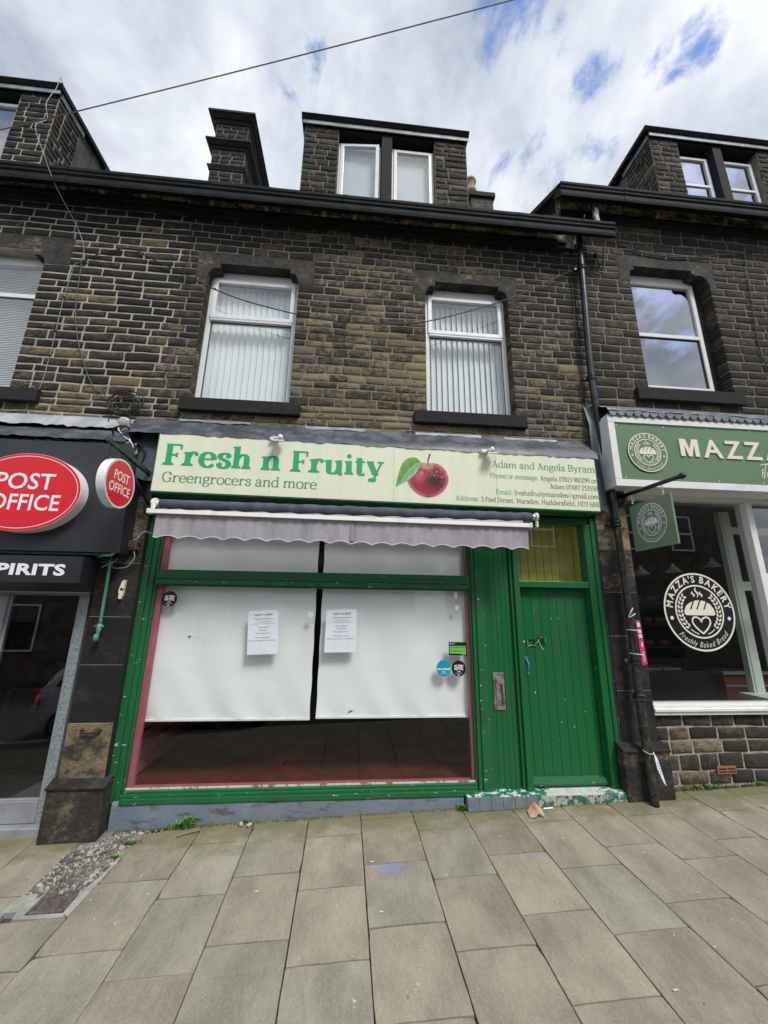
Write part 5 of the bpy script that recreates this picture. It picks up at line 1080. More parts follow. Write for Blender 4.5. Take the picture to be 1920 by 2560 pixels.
eaves(rootR, 3.02, 7.6, 7.862, 7.985, 8.32, brackets=(4.6, 5.2, 5.75, 6.3))
gutter(rootR, 2.88, 7.6, 8.145, 7.905, (3.9,))
roof(rootR, 2.93, 7.6, 8.20)
m = MB(); m.prismx([(-.33, 8.14), (-.33, 8.05), (4.2, 10.77), (4.2, 10.90)], 2.88, 2.96); m.build('verge_board', GUT, rootR)
m = MB(); m.prismx([(-.02, 7.3), (-.02, 8.2), (4.2, 10.75), (4.2, 7.3)], 3.03, 3.2); m.build('gable', DRESS, rootR, tone=(.35, .5, 1.0))
dormer(bdR, rootR, 5.27, 7.9, 8.6, 10.74, 5.14, 8.0, [(5.82, 6.52), (6.70, 7.45)], tone=lambda u, z: (.30, .95), gap=.011, cw=1.02)
for a, b in ((5.83, 6.52), (6.71, 7.45)): cas(rootR, a, b, 8.9, 10.42, .52, 0, 'l', GLASS_SKY, bar=9.70)
room(rootR, 5.8, 7.5, .9, 2.2, 8.6, 10.6, DARKROOM)
# bakery shopfront
ph = [(4.04, 4.28, .29, .37)]
m = MB(); sheet(m, front(0), 3.39, 7.6, -.05, .885, [], w=.004); m.box(3.39, 7.6, .012, .3, .80, .889); w2 = m.build('stall_riser', pmat('riser_mortar', (.40, .36, .29), (.25, .22, .17), 7, rough=.95, bump=.5, bscale=60), rootR)
lay(bdR, front(0), 3.40, 7.2, .02, .885, .142, .18, .40, .022, holes=ph, tone=lambda u, z: (.36, 1.6 if z < .6 else .95), parent=w2, rough=.009)
m = MB(); m.box(4.05, 4.27, -.022, .04, .292, .368); vb = m.build('air_brick', pmat('terracotta', (.30, .13, .085), rough=.8, bump=.2), rootR)
m = MB()
for i in range(2):
    for k in range(2): m.box(4.065+i*.105, 4.155+i*.105, -.024, -.021, .307+k*.028, .320+k*.028)
m.build('slots', BLACK, vb)
m = MB(); m.box(3.388, 7.6, -.055, .12, .885, .992, bev=.006); m.box(3.388, 7.6, -.075, -.05, .925, .955, bev=.004); m.build('window_sill', WPAINT, rootR)
m = MB(); m.box(3.40, 7.6, -.016, .12, 3.395, 3.47); m.box(5.075, 5.16, -.03, .12, .993, 3.394, bev=.004); m.box(5.16, 7.6, -.02, .1, 2.40, 2.48); m.build('window_frame', WPAINT, rootR)
m = MB(); m.box(3.386, 3.44, .02, .12, .993, 3.394); m.build('window_stop', BLACK, rootR)
glp = pane(rootR, 3.43, 5.085, .985, 3.40, .05, GLASS_BAK); pane(rootR, 5.15, 7.5, .985, 3.40, .05, GLASS_BAK)
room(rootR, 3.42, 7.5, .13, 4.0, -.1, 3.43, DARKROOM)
m = MB(); m.box(5.33, 5.45, .55, .65, .95, 3.42, bev=.004); m.box(5.30, 5.33, .56, .64, .95, 3.42); m.box(5.45, 6.3, .56, .64, 2.30, 2.42); m.box(5.45, 6.3, .58, .62, 3.1, 3.2); m.box(5.12, 5.9, .13, .6, .93, .985); m.build('inner_door_frame', pmat('pale_green_white', (.62, .68, .62), rough=.5, bump=0), rootR)
t = empty('shop_counter', (5.2, 1.6, -.1), 'black bakery counter seen through the dark window, red brown at its right end', 'counter')
m = MB(); m.box(4.55, 5.72, 1.5, 2.1, -.1, 1.10, bev=.01); m.build('body', BLACK, t); m = MB(); m.box(5.73, 6.5, 1.4, 2.1, -.1, 1.08, bev=.01); m.build('end_panel', BROWNW, t)
m = MB(); m.box(5.73, 6.5, 1.38, 1.40, .90, .93); m.box(5.70, 6.5, 1.36, 1.42, 1.08, 1.12); m.build('trim', ALU, t)
t = empty('bread_shelf', (4.9, 2.6, 1.2), 'dim wall shelves with trays of bread behind the bakery counter', 'shelf')
m = MB(); [m.box(3.7, 6.6, 2.5, 2.85, z, z+.03) for z in (1.35, 1.75, 2.15)]; m.build('boards', BROWNW, t); r = random.Random(31)
for z in (1.38, 1.78, 2.18):
    x = 3.8
    while x < 6.4: w_ = r.uniform(.12, .26); m = MB(); m.smooth = True; m.tube([(x, 2.6, z+.05), (x+.03, 2.6, z+.06), (x+w_*.8, 2.6, z+.06), (x+w_*.85, 2.6, z+.05)], [.02, .055, .055, .02], 8); m.build('loaf', pmat('bread_crust', (.36, .20, .08), (.25, .12, .05), 20, rough=.7, bump=.1), t); x += w_+r.uniform(.02, .25)
for x in (4.62, 4.95): m = MB(); m.box(x, x+.30, 1.62, 1.92, 1.10, 1.135, bev=.004); m.build('tray', ALU, t)
labs = ['leftmost of the three white cone lamps hanging in the dark bakery', 'middle of the three white cone lamps hanging in the dark bakery, above the round badge', 'rightmost of the three white cone lamps hanging in the dark bakery, by the inner frame']
for (x, z), lb in zip(((4.48, 2.55), (5.02, 2.60), (5.70, 2.70)), labs):
    t = empty('pendant_lamp', (x, 1.2, z), lb, 'lamp', 'pendant lamps in the bakery'); m = MB(); m.tube([(x, 1.2, z), (x, 1.2, z+.09), (x, 1.2, z+.13)], [.12, .03, .02], 20, cap=False); m.build('shade', GREYW, t); m = MB(); m.tube([(x, 1.2, z+.12), (x, 1.2, 3.43)], .004, 6); m.build('flex', CABLEK, t)
bdL.finish(); bdM.finish(); bdR.finish()
# scalloped lead over the bakery sign
for i in range(40):
    a = 3.14+i*.1085
    if a > 6.9: break
    n = 8; z0_ = 4.425; m = MB(); arc = [(a+.054-.052*math.cos(math.pi*k/n), z0_-.052*math.sin(math.pi*k/n)*1.1) for k in range(n+1)]
    m.prism([(a+.002, z0_+.05)]+arc+[(a+.106, z0_+.05)], -.335-.003*(i % 2), -.325-.003*(i % 2)); m.build('lead_scallop', LEAD2, rootR)
leadstrip(rootR, 3.12, 6.9, [(-.012, 4.68), (-.06, 4.63), (-.25, 4.52), (-.325, 4.48), (-.34, 4.44)], 71, .005, LEAD2)
leadstrip(rootR, 3.02, 3.16, [(-.02, 4.66), (-.06, 4.55), (-.10, 4.35), (-.09, 3.75)], 72, .010, LEAD2)

# ================================================================== signs
t = empty('sign_board', (.37, -.28, 3.15), 'long pale green greengrocer sign board with a red apple, over the grey awning', 'sign')
m = MB(); x0, x1 = -2.168, 2.898
m.hexa([(x0, -.28, 3.180), (x1, -.28, 3.132), (x1, -.03, 3.132), (x0, -.03, 3.180), (x0, -.28, 3.845), (x1, -.28, 3.785), (x1, -.03, 3.785), (x0, -.03, 3.845)]); m.build('board', SIGNG, t)
m = MB(); m.hexa([(x0-.004, -.276, 3.165), (x1+.004, -.276, 3.117), (x1+.004, -.02, 3.117), (x0-.004, -.02, 3.165), (x0-.004, -.276, 3.180), (x1+.004, -.276, 3.132), (x1+.004, -.02, 3.132), (x0-.004, -.02, 3.180)])
m.box(x0-.012, x0-.001, -.278, -.02, 3.18, 3.84); m.box(x1+.001, x1+.012, -.278, -.02, 3.13, 3.78); m.build('edging', GREEN, t)
for xs_ in (-.93, .45, 1.66):
    m = MB(); m.box(xs_, xs_+.003, -.2812, -.2805, 3.16, 3.80); m.build('joint', pmat('sign_joint', (.36, .42, .27), rough=.7, bump=0), t)
PS = lambda u, v, w=0.0: (u, -.2818-w, v-.012*(u+2.07))
for k in range(3): m = MB(); serif_text(m, 'Fresh n Fruity', PS, -2.085, 3.480, .245, 2.44, T=.255, t=.085, wide=1.12, only=k); m.build('lettering', LETG, t)
LM = LETG2; m = MB(); m.build('lettering', LM, t); LM = LETG2; m = MB(); serif_text(m, 'Greengrocers and more', PS, -2.075, 3.287, .112, 1.665, T=.115, t=.058); m.build('lettering', LM, t); m = MB(); serif_text(m, 'Adam and Angela Byram', PS, 1.613, 3.668, .084, 1.282, T=.105, t=.05); m.build('lettering', LETG2, t)
LM = LETG2; m = MB(); m.build('lettering', LM, t); LM = LETG2; m = MB(); serif_text(m, 'Phone or message:', PS, 1.585, 3.535, .060, .588, T=.095, t=.052); m.build('lettering', LM, t); m = MB(); serif_text(m, 'Email:', PS, 1.643, 3.338, .058, .205, T=.095, t=.052); m.build('lettering', LM, t); m = MB(); serif_text(m, 'Address:', PS, 1.163, 3.241, .056, .280, T=.095, t=.052); m.build('lettering', LETG2, t)
LM = LETK; m = MB(); m.build('lettering', LM, t); LM = LETK; m = MB(); serif_text(m, 'Angela 07813 980299 or', PS, 2.194, 3.535, .058, .703, T=.095, t=.052); m.build('lettering', LM, t); m = MB(); serif_text(m, 'Adam 07487 253550', PS, 2.898, 3.440, .058, .593, 'r', T=.095, t=.052); m.build('lettering', LM, t); m = MB()
serif_text(m, 'freshnfruitymarsden@gmail.com', PS, 1.865, 3.338, .058, 1.033, T=.095, t=.052); m.build('lettering', LM, t); m = MB(); serif_text(m, '5 Peel Street, Marsden, Huddersfield, HD7 6BR', PS, 1.462, 3.241, .056, 1.438, T=.095, t=.052); m.build('lettering', LETK, t)
# the apple: a flat print with painted colours
PR = bpy.data.materials.new('apple_print'); PR.use_nodes = True
at = PR.node_tree.nodes.new('ShaderNodeVertexColor'); at.layer_name = 'print'; PR.node_tree.links.new(at.outputs[0], PR.node_tree.nodes['Principled BSDF'].inputs['Base Color']); PR.node_tree.nodes['Principled BSDF'].inputs['Roughness'].default_value = .4
def printed(name, vs, fs, cols, par):
    me = bpy.data.meshes.new(name); me.from_pydata(vs, [], fs); me.materials.append(PR); a = me.attributes.new('print', 'FLOAT_COLOR', 'POINT'); q = []
    for c in cols: q += [*c, 1.0]
    a.data.foreach_set('color', q); return link(name, me, par)
def lerp(a, b, f): f = max(0, min(1, f)); return tuple(p+(q-p)*f for p, q in zip(a, b))
r = random.Random(4); nr, na = 22, 72; vs = []; cols = []; fs = []; cx, cz = .845, 3.44+.035
for i in range(nr+1):
    rr = i/nr
    for k in range(na):
        a = 2*math.pi*k/na; c, s = math.cos(a), math.sin(a)
        R0 = 1.0-.10*max(0, s)**6*(1-abs(c))+.02*math.cos(2*a)-.055*math.exp(-((a-math.pi/2)/.32)**2)-.03*math.exp(-((a-1.5*math.pi)/.35)**2)
        R0 *= 1-.075*max(0, -s)*abs(c)*1.6
        x, z = rr*R0*c, rr*R0*s; vs.append(PS(cx+x*.240, cz+z*.232, .0005))
        col = (.36, .016, .035); col = lerp(col, (.045, .004, .010), max(0, 1-math.hypot(x-.36, z+.05)/.70)*1.3)
        col = lerp(col, (.66, .12, .16), max(0, 1-math.hypot(x+.42, z-.12)/.42)*.9); col = lerp(col, (.72, .30, .32), max(0, 1-math.hypot(x+.30, z-.30)/.16)*.8)
        col = lerp(col, (.70, .25, .33), max(0, (rr-.80)/.20)*.75); col = lerp(col, (.10, .012, .012), max(0, 1-math.hypot(x-.0, z+1.02)/.30)*.9)
        d = math.hypot((x+.05)/1.5, z-.74); col = lerp(col, (.75, .50, .38), max(0, 1-d/.32)*1.1); col = lerp(col, (.22, .20, .05), max(0, 1-math.hypot(x/1.3, z-.72)/.15))
        if r.random() < .14 and z > .05 and x > -.1: col = lerp(col, (.80, .40, .36), .55)
        cols.append(lerp(col, (.04, .02, .03), .12))
for i in range(nr):
    for k in range(na): fs.append((i*na+k, i*na+(k+1) % na, (i+1)*na+(k+1) % na, (i+1)*na+k))
ap = printed('apple_picture', vs, fs, cols, t)
m = MB(); stroke(m, PS, [(.850, 3.655), (.852, 3.70), (.860, 3.735), (.875, 3.785)], lambda q: .010+.012*q, w=.0012); m.build('stalk', pmat('stalk_print', (.10, .05, .05), rough=.5, bump=0), ap)
mid = smoothpts([(.765, 3.672, 0), (.70, 3.64, 0), (.61, 3.54, 0), (.54, 3.43, 0), (.475, 3.358, 0)], 6); up_ = smoothpts([(.765, 3.675, 0), (.72, 3.725, 0), (.64, 3.725, 0), (.555, 3.66, 0), (.50, 3.50, 0), (.475, 3.358, 0)], 6)[::1]; lo_ = smoothpts([(.765, 3.67, 0), (.745, 3.60, 0), (.68, 3.505, 0), (.60, 3.44, 0), (.53, 3.40, 0), (.475, 3.358, 0)], 6)
def samp(P, n): return [P[int(round(i*(len(P)-1)/n))] for i in range(n+1)]
n = 20; M_, U_, L2 = samp(mid, n), samp(up_, n), samp(lo_, n); vs, fs, cols = [], [], []
for side, (B_, ca, cb) in enumerate(((U_, (.05, .26, .03), (.22, .42, .08)), (L2, (.10, .34, .10), (.36, .58, .36)))):
    for i in range(n+1):
        for j_ in range(5):
            f = j_/4; p = M_[i]*(1-f)+B_[i]*f; vs.append(PS(p.x, p.y, .0016)); v = .5+.5*math.sin(i*1.55-f*2.2); cols.append(lerp(ca, cb, f*.7+.3*v) if j_ else lerp(ca, (.5, .7, .4), .5))
    b = side*(n+1)*5
    for i in range(n):
        for j_ in range(4): fs.append((b+i*5+j_, b+i*5+j_+1, b+(i+1)*5+j_+1, b+(i+1)*5+j_))
printed('leaf', vs, fs, cols, ap)
# two small floodlights on top of the board
for (x, z, lb) in ((-.86, 3.80, 'small white floodlight on the pale green sign, above the big lettering'), (1.58, 3.775, 'small white floodlight on the pale green sign, right of the apple')):
    t = empty('floodlight', (x, -.30, z), lb, 'light', 'floodlights on the shop sign')
    m = MB(); m.box(x-.10, x-.03, -.33, -.20, z+.01, z+.05, bev=.006); m.tube([(x-.13, -.26, z+.03), (x-.10, -.26, z+.03)], .012, 8); m.build('junction_box', WPAINT, t)
    m = MB(); m.box(x-.035, x+.0, -.35, -.25, z+.03, z+.045); m.tube([(x+.02, -.36, z+.01), (x+.02, -.36, z+.05), (x+.02, -.36, z+.068)], [.030, .028, .012], 12); m.build('sensor', WPAINT, t)
    m = MB(); m.hexa([(x-.05, -.415, z-.034), (x+.065, -.415, z-.034), (x+.065, -.335, z-.004), (x-.05, -.335, z-.004), (x-.045, -.41, z-.018), (x+.06, -.41, z-.018), (x+.055, -.34, z+.018), (x-.04, -.34, z+.018)]); m.build('lamp_housing', GREYW, t)
    m = MB(); m.box(x-.045, x-.03, -.42, -.30, z+.005, z+.02); m.build('bracket', WPAINT, t)
# awning
t = empty('awning', (0, -.35, 2.9), 'rolled grey shop awning on a white bar with a scalloped lilac grey valance', 'awning')
m = MB(); m.smooth = True; nx, na = 300, 18; vs = []
for i in range(nx+1):
    x = -2.02+4.04*i/nx; f = i/nx
    for k in range(na):
        a = 2*math.pi*k/na; w_ = .0045*max(0, math.sin(a*1+x*13+.8*math.sin(x*3)))**.7*(.25+.75*min(1, f*2.4)) if True else 0
        w_ += .0028*math.sin(a*2+x*31+math.sin(x*7))*(min(1, f*2.2)); rr = .047+w_; vs.append((x, -.33+rr*math.cos(a), 3.026-.008*f+rr*math.sin(a)))
m.add(vs, [(i*na+k, i*na+(k+1) % na, (i+1)*na+(k+1) % na, (i+1)*na+k) for i in range(nx) for k in range(na)]); m.build('fabric_roll', ROLL, t)
m = MB(); m.hexa([(-2.07, -.455, 2.898), (1.957, -.455, 2.874), (1.957, -.39, 2.874), (-2.07, -.39, 2.898), (-2.07, -.45, 2.940), (1.957, -.45, 2.918), (1.957, -.39, 2.925), (-2.07, -.39, 2.948)]); m.box(-2.085, -2.055, -.46, -.385, 2.892, 2.944, bev=.006); m.box(1.94, 1.968, -.46, -.385, 2.868, 2.925, bev=.006); m.build('front_bar', WPAINT, t)
m = MB(); m.tube([(-2.09, -.33, 3.028), (-2.03, -.33, 3.028)], .03, 12); m.tube([(-2.10, -.33, 3.03), (-2.085, -.33, 3.03)], .048, 14); m.box(-2.085, -2.05, -.36, -.10, 3.0, 3.08, bev=.006); m.box(-2.095, -2.07, -.37, -.31, 2.93, 3.06, bev=.006); m.tube([(-2.05, -.40, 2.94), (-2.055, -.37, 3.0)], .011, 8); m.build('end_bracket', WPAINT, t)
m = MB(); m.tube([(2.02, -.33, 3.018), (2.075, -.33, 3.018)], .034, 12); m.build('end_cap', SILVER, t); m = MB(); m.tube([(2.07, -.33, 3.02), (2.09, -.33, 3.02)], .05, 14); m.box(2.068, 2.092, -.35, -.31, 2.90, 3.02, bev=.006); m.box(2.055, 2.08, -.34, -.05, 3.0, 3.06, bev=.005); m.build('end_bracket', WPAINT, t)
m = MB(); m.smooth = True; nx, nz = 240, 6; vs = []; L0 = 3.925; per = .2175
for i in range(nx+1):
    x = -1.995+L0*i/nx; ph = (x+1.995-.03)/per; sc = abs(math.sin(math.pi*ph)); zb = 2.658-.020*i/nx+.030*sc-.012; zt_ = 2.902-.022*i/nx
    for k in range(nz+1):
        f = k/nz; vs.append((x, -.42+.010*f*math.sin(x*7.3)+.006*f*math.sin(x*23+1)+.003*math.sin(x*61+f*3), zt_+(zb-zt_)*f))
m.add(vs, [(i*(nz+1)+k, i*(nz+1)+k+1, (i+1)*(nz+1)+k+1, (i+1)*(nz+1)+k) for i in range(nx) for k in range(nz)]); m.build('valance', AWN, t)
m = MB(); m.tube([(vs[i*(nz+1)+nz][0], vs[i*(nz+1)+nz][1]-.001, vs[i*(nz+1)+nz][2]) for i in range(nx+1)], .0035, 5); m.build('piping', WPAINT, t)
m = MB(); m.smooth = True; m.add([(-1.9+3.8*i/40, -.385+.02*k, 2.93+.032*k+.008*math.sin(i*2.1)) for i in range(41) for k in (0, 1)], [(2*i, 2*i+1, 2*i+3, 2*i+2) for i in range(40)]); m.build('fabric_fold', AWN, t)
m = MB(); m.add([(-.02, -.4265, 2.89), (.02, -.4265, 2.89), (.02, -.4305, 2.67), (-.02, -.4305, 2.67)], [(0, 1, 2, 3)]); m.build('seam', pmat('valance_seam', (.33, .31, .35), (.24, .23, .26), 60, rough=.9, bump=.5), t)

# post office fascia
t = empty('fascia_sign', (-4.6, -.3, 2.5), 'charcoal fascia panel with a big red oval post office sign standing out from it', 'sign')
m = MB(); m.hexa([(-7.2, -.30, 2.504), (-2.360, -.30, 2.504), (-2.360, -.02, 2.504), (-7.2, -.02, 2.504), (-7.2, -.30, 3.686), (-2.398, -.30, 3.690), (-2.398, -.02, 3.690), (-7.2, -.02, 3.686)]); m.build('panel', PANEL, t)
PO = lambda u, v, w=0.0: (-3.315+u, -.42-w, 3.082+v)
m = MB(); m.smooth = False; disc(m, PO, 0, 0, .546, .408, 72, 0.0, .118); m.build('oval_rim', WSIGN, t)
m = MB(); disc(m, PO, 0, 0, .543, .405, 72, .002); m.build('oval_face', RED, t)
m = MB(); n = 80; vs = []
for i in range(n+1): a = 2*math.pi*i/n; vs += [PO(.520*math.cos(a), .380*math.sin(a), .003), PO(.514*math.cos(a), .374*math.sin(a), .003)]
m.add(vs, [(2*i, 2*i+1, 2*i+3, 2*i+2) for i in range(n)]); m.build('ring', LETW, t); m = MB(); sans(m, 'POST', PO, -.003, .028, .162, .57, 'c', off=.012, w=.003); m.build('lettering', LETW, t); m = MB(); sans(m, 'OFFICE', PO, .042, -.190, .158, .665, 'c', off=.012, w=.003); m.build('lettering', LETW, t)
m = MB(); m.box(-7.0, -2.44, -.27, -.25, 2.475, 2.500); m.build('green_strip', pmat('dark_green_trim', (.01, .06, .045), rough=.5, bump=0), t)
t = empty('shutter_box', (-4.4, -.3, 2.2), 'black shutter box lettered in heavy white capitals above the post office door', 'sign')
m = MB(); m.prismx([(-.35, 2.449), (-.345, 2.19), (-.16, 2.112), (-.02, 2.112), (-.02, 2.449)], -7.2, -2.655); m.build('box', PANEL, t)
m = MB(); m.box(-7.2, -2.675, -.145, -.02, 2.095, 2.111, bev=.003); m.build('guide_rail', ALU, t)
PP = lambda u, v, w=0.0: (u, -.3525-w, v)
m = MB(); sans(m, 'SPIRITS', PP, -2.806, 2.263, .100, .745, 'r', off=.040, track=.03); m.build('lettering', LETW, t)
# round post office sign on a bracket
XR = -2.22; t = empty('round_sign', (XR, -.72, 3.1), 'round red post office sign with white rim hanging edge-on to the street from a bracket', 'sign')
PR2 = lambda u, v, w=0.0: (XR+w, -.722+u, 3.110+v)
m = MB(); m.smooth = False; disc(m, PR2, 0, 0, .236, .236, 48, 0.0, .075); m.build('rim', WSIGN, t)
m = MB(); ring(m, PR2, 0, 0, .236, .012, n=56, w=.0015); m.build('edge', WPAINT, t)
m = MB(); disc(m, PR2, 0, 0, .216, .216, 48, .002); m.build('face', RED, t)
m = MB(); disc(m, lambda u, v, w=0.0: (XR-.077, -.722+u, 3.11+v), 0, 0, .216, .216, 48); m.build('face', RED, t)
m = MB(); sans(m, 'POST', PR2, .0, .022, .088, .245, 'c', off=.012, w=.0032); m.build('lettering', LETW, t); m = MB(); sans(m, 'OFFICE', PR2, .0, -.098, .086, .335, 'c', off=.012, w=.0032); m.build('lettering', LETW, t)
t = empty('sign_bracket', (XR, -.1, 3.35), 'dark green iron bracket with brace carrying the round red sign beside the fascia', 'bracket')
m = MB(); m.hexa([(XR-.05, -.98, 3.44), (XR-.015, -.98, 3.44), (XR-.015, -.10, 3.365), (XR-.05, -.10, 3.365), (XR-.05, -.98, 3.475), (XR-.015, -.98, 3.475), (XR-.015, -.10, 3.41), (XR-.05, -.10, 3.41)]); m.build('arm', pmat('bracket_paint', (.012, .03, .02), (.02, .09, .04), 7, .5, .65, rough=.45, bump=.1), t)
m = MB(); m.tube([(XR-.03, -.72, 3.40), (XR-.03, -.40, 3.22), (XR-.03, -.11, 3.06)], .014, 6); m.build('brace', IRON, t); m = MB(); m.box(XR-.07, XR, -.125, -.10, 3.0, 3.44, bev=.003); m.build('wall_plate', IRON, t)
m = MB(); m.tube([(XR-.035, -.905, 3.45), (XR-.035, -.90, 3.31)], .004, 6); m.tube([(XR-.035, -.55, 3.41), (XR-.035, -.55, 3.29)], .004, 6); m.build('hanger', IRON, t)

# bakery fascia
t = empty('fascia_sign', (5.0, -.3, 3.45), 'sage green bakery fascia in a white frame with cream capitals and a round badge', 'sign')
m = MB(); m.box(3.12, 7.4, -.315, -.02, 4.284, 4.355, bev=.004); m.box(3.12, 7.4, -.315, -.02, 3.447, 3.534, bev=.004); m.box(3.12, 3.206, -.314, -.02, 3.536, 4.282, bev=.004); m.box(3.14, 7.4, -.30, -.02, 4.357, 4.40, bev=.004); m.build('frame', WPAINT, t)
m = MB(); m.box(3.206, 7.4, -.298, -.05, 3.534, 4.284); m.build('panel', SAGE, t)
PB = lambda u, v, w=0.0: (u, -.300-w, v)
m = MB()
for x in (3.235, 3.86, 4.45, 5.05, 5.65):
    for z in (4.255, 3.565): disc(m, PB, x+(.0 if z > 4 else .03), z, .008, n=10, w=.002)
m.build('screw_cap', WPAINT, t)
PL_ = facade(3.589, -.312, 3.898, .2545, .2565)
m = MB(); disc(m, facade(3.589, -.310, 3.898, .2545, .2565), 0, 0, 1.0, n=64, thick=.0098/1.0); m.build('badge', SAGE, t)
m = MB(); bakery_badge(m, lambda u, v, w=0.0: PL_(u, v, .001+w)); m.build('badge_print', CREAM, t)
def raised(txt, xa, xb, z, cap, dep, name, mat):
    c = MB(); sans(c, txt, lambda u, v, w=0.0: (u, 0, v), xa, z, cap, xb-xa, off=.018)
    ed = {}
    for f in c.f:
        for i in range(len(f)): a, b = f[i], f[(i+1) % len(f)]; ed[(a, b)] = 1
    m = MB(); n = len(c.v); m.v = [(x, -.3005-dep, z_) for x, _, z_ in c.v]+[(x, -.3005, z_) for x, _, z_ in c.v]; m.f = list(c.f)+[(a, b, b+n, a+n) for (a, b) in ed if (b, a) not in ed]; m.mi = [0]*len(m.f); m.sm = [False]*len(m.f); m.build(name, mat, t)
mp = [(0, 0), (0, 1), (.33, 1), (.5, .40), (.67, 1), (1, 1), (1, 0), (.77, 0), (.77, .68), (.585, 0), (.415, 0), (.23, .68), (.23, 0)]
m = MB(); q = [(4.033+p*.249, 3.872+z*.230) for p, z in mp]; n = len(q)
m.add([(x, -.3125, z) for x, z in q]+[(x, -.3005, z) for x, z in q], [(0, 1, 11, 12), (1, 2, 10, 11), (2, 3, 9, 10), (3, 4, 9), (4, 5, 8, 9), (5, 6, 7, 8)]+[(i, (i+1) % n, (i+1) % n+n, i+n) for i in range(n)]); m.build('letter', CREAM, t)
for ch, a, b in (('A', 4.350, 4.592), ('Z', 4.648, 4.860), ('Z', 4.915, 5.130), ('A', 5.194, 5.44), ("'", 5.48, 5.53), ('S', 5.57, 5.79)): raised(ch, a, b, 3.872 if ch != "'" else 3.98, .230, .012, 'letter', CREAM)
m = MB(); sans(m, 'Freshly Baked Bread', PB, 5.06, 3.64, .11, 1.3, shear=.25, off=-.008, w=.002)
stroke(m, PB, [(5.10, 3.62), (5.13, 3.70), (5.16, 3.80), (5.20, 3.83)], .012, .002); stroke(m, PB, [(5.08, 3.80), (5.16, 3.815), (5.26, 3.80)], .010, .003); m.build('script_lettering', CREAM, t)
# projecting bakery sign
XH = 3.30; t = empty('hanging_sign', (XH, -.55, 2.66), 'square sage green hanging sign with a white round badge on a black pole', 'sign')
m = MB(); m.box(XH, XH+.022, -.838, -.235, 2.672, 3.212, bev=.002); m.build('board', SAGE2, t)
PH = lambda u, v, w=0.0: (XH-.0015-w, -.532-u*.212, 2.955+v*.218)
m = MB(); bakery_badge(m, PH); m.build('badge_print', LETW, t)
t2 = empty('sign_pole', (XH, -.1, 3.35), 'black round pole with ball end holding the square sage green hanging sign', 'bracket')
m = MB(); m.tube([(XH+.01, -.10, 3.375), (XH+.01, -.98, 3.338)], .023, 12); m.tube([(XH+.01, -.975, 3.338), (XH+.01, -.985, 3.338), (XH+.01, -1.0, 3.337), (XH+.01, -1.025, 3.336), (XH+.01, -1.04, 3.335)], [.018, .026, .034, .03, .012], 12); m.build('pole', IRON, t2)
m = MB(); m.box(XH-.05, XH+.07, -.10, -.02, 3.26, 3.47, bev=.004); m.tube([(XH+.01, -.11, 3.28), (XH+.01, -.22, 3.36)], .014, 8); m.build('wall_plate', IRON, t2)
for y, z in ((-.29, 3.365), (-.74, 3.35)):
    m = MB()
    for i in range(3):
        zc = z-.035-i*.038; pts = [(XH+.01+(.011*math.cos(a) if i % 2 else 0), y+(.0 if i % 2 else .011*math.cos(a)), zc+.022*math.sin(a)) for a in [k*math.pi/6 for k in range(13)]]; m.tube(pts, .0032, 6, cap=False)
    m.build('chain', SILVER, t)
# window vinyls and stickers
t = empty('window_sticker', (4.234, .04, 2.0), 'large round black and cream bread badge on the dark bakery window', 'sticker')
PV = facade(4.2335, .042, 2.006, .458, .461)
m = MB(); disc(m, PV, 0, 0, .99, n=64, w=.0); m.build('backing', STKB, t)
m = MB(); bakery_badge(m, lambda u, v, w=0.0: PV(u, v, .002+w)); m.build('badge_print', CREAM, t)
def alt(x, z, r_, lab):
    t = empty('window_sticker', (x, .03, z), lab, 'sticker', 'round drinks stickers on the shop window'); P = facade(x, .030, z, r_)
    m = MB(); disc(m, P, 0, 0, 1.0, 1.04, 40); m.build('backing', STKB, t); m = MB()
    sans(m, 'ALTER/', P, 0.02, .16, .30, 1.28, 'c', off=.04, w=.001); sans(m, 'NATIVE.', P, .02, -.20, .30, 1.30, 'c', off=.04, w=.001); [m.add([P(xa, za, .001), P(xb, za, .001), P(xb, zb, .001), P(xa, zb, .001)], [(0, 1, 2, 3)]) for xa, xb, za, zb in ((-.22, .22, -.44, -.36), (-.5, .5, -.62, -.585))]; disc(m, P, -.14, -.84, .07, n=12, w=.001); disc(m, P, .05, -.84, .07, n=12, w=.001); m.build('print', LETW, t)
alt(-1.949, 2.056, .080, 'round black sticker alone in the top left corner of the shop window'); alt(1.225, 1.356, .080, 'round black sticker beside the teal one at the right of the shop window')
t = empty('window_sticker', (1.056, .03, 1.356), 'round teal sticker beside the round black one at the right of the window', 'sticker', 'round drinks stickers on the shop window'); P = facade(1.056, .030, 1.356, .080)
m = MB(); disc(m, P, 0, 0, 1.0, 1.08, 40); m.build('backing', STKT, t); m = MB(); sans(m, 'ecoleaf', P, 0, -.20, .30, 1.80, 'c', off=.025, w=.001); [m.add([P(xa, za, .001), P(xb, za, .001), P(xb, zb, .001), P(xa, zb, .001)], [(0, 1, 2, 3)]) for xa, xb, za, zb in ((-.22, .22, -.50, -.42), (-.5, .5, -.68, -.65))]; m.build('print', LETW, t)
t = empty('hygiene_sticker', (1.22, .03, 1.56), 'black and bright green food hygiene rating sticker above the two round stickers', 'sticker'); P = lambda u, v, w=0.0: (u, .030-w, v)
m = MB(); m.box(1.120, 1.322, .029, .032, 1.492, 1.634, bev=.001); m.build('backing', STKB, t); P = lambda u, v, w=0.0: (u, .0285-w, v)
m = MB(); m.add([P(1.130, 1.512), P(1.262, 1.512), P(1.262, 1.503), P(1.312, 1.503), P(1.312, 1.592), P(1.130, 1.592)], [(0, 1, 2, 3, 4, 5)]); m.build('label', STKG, t)
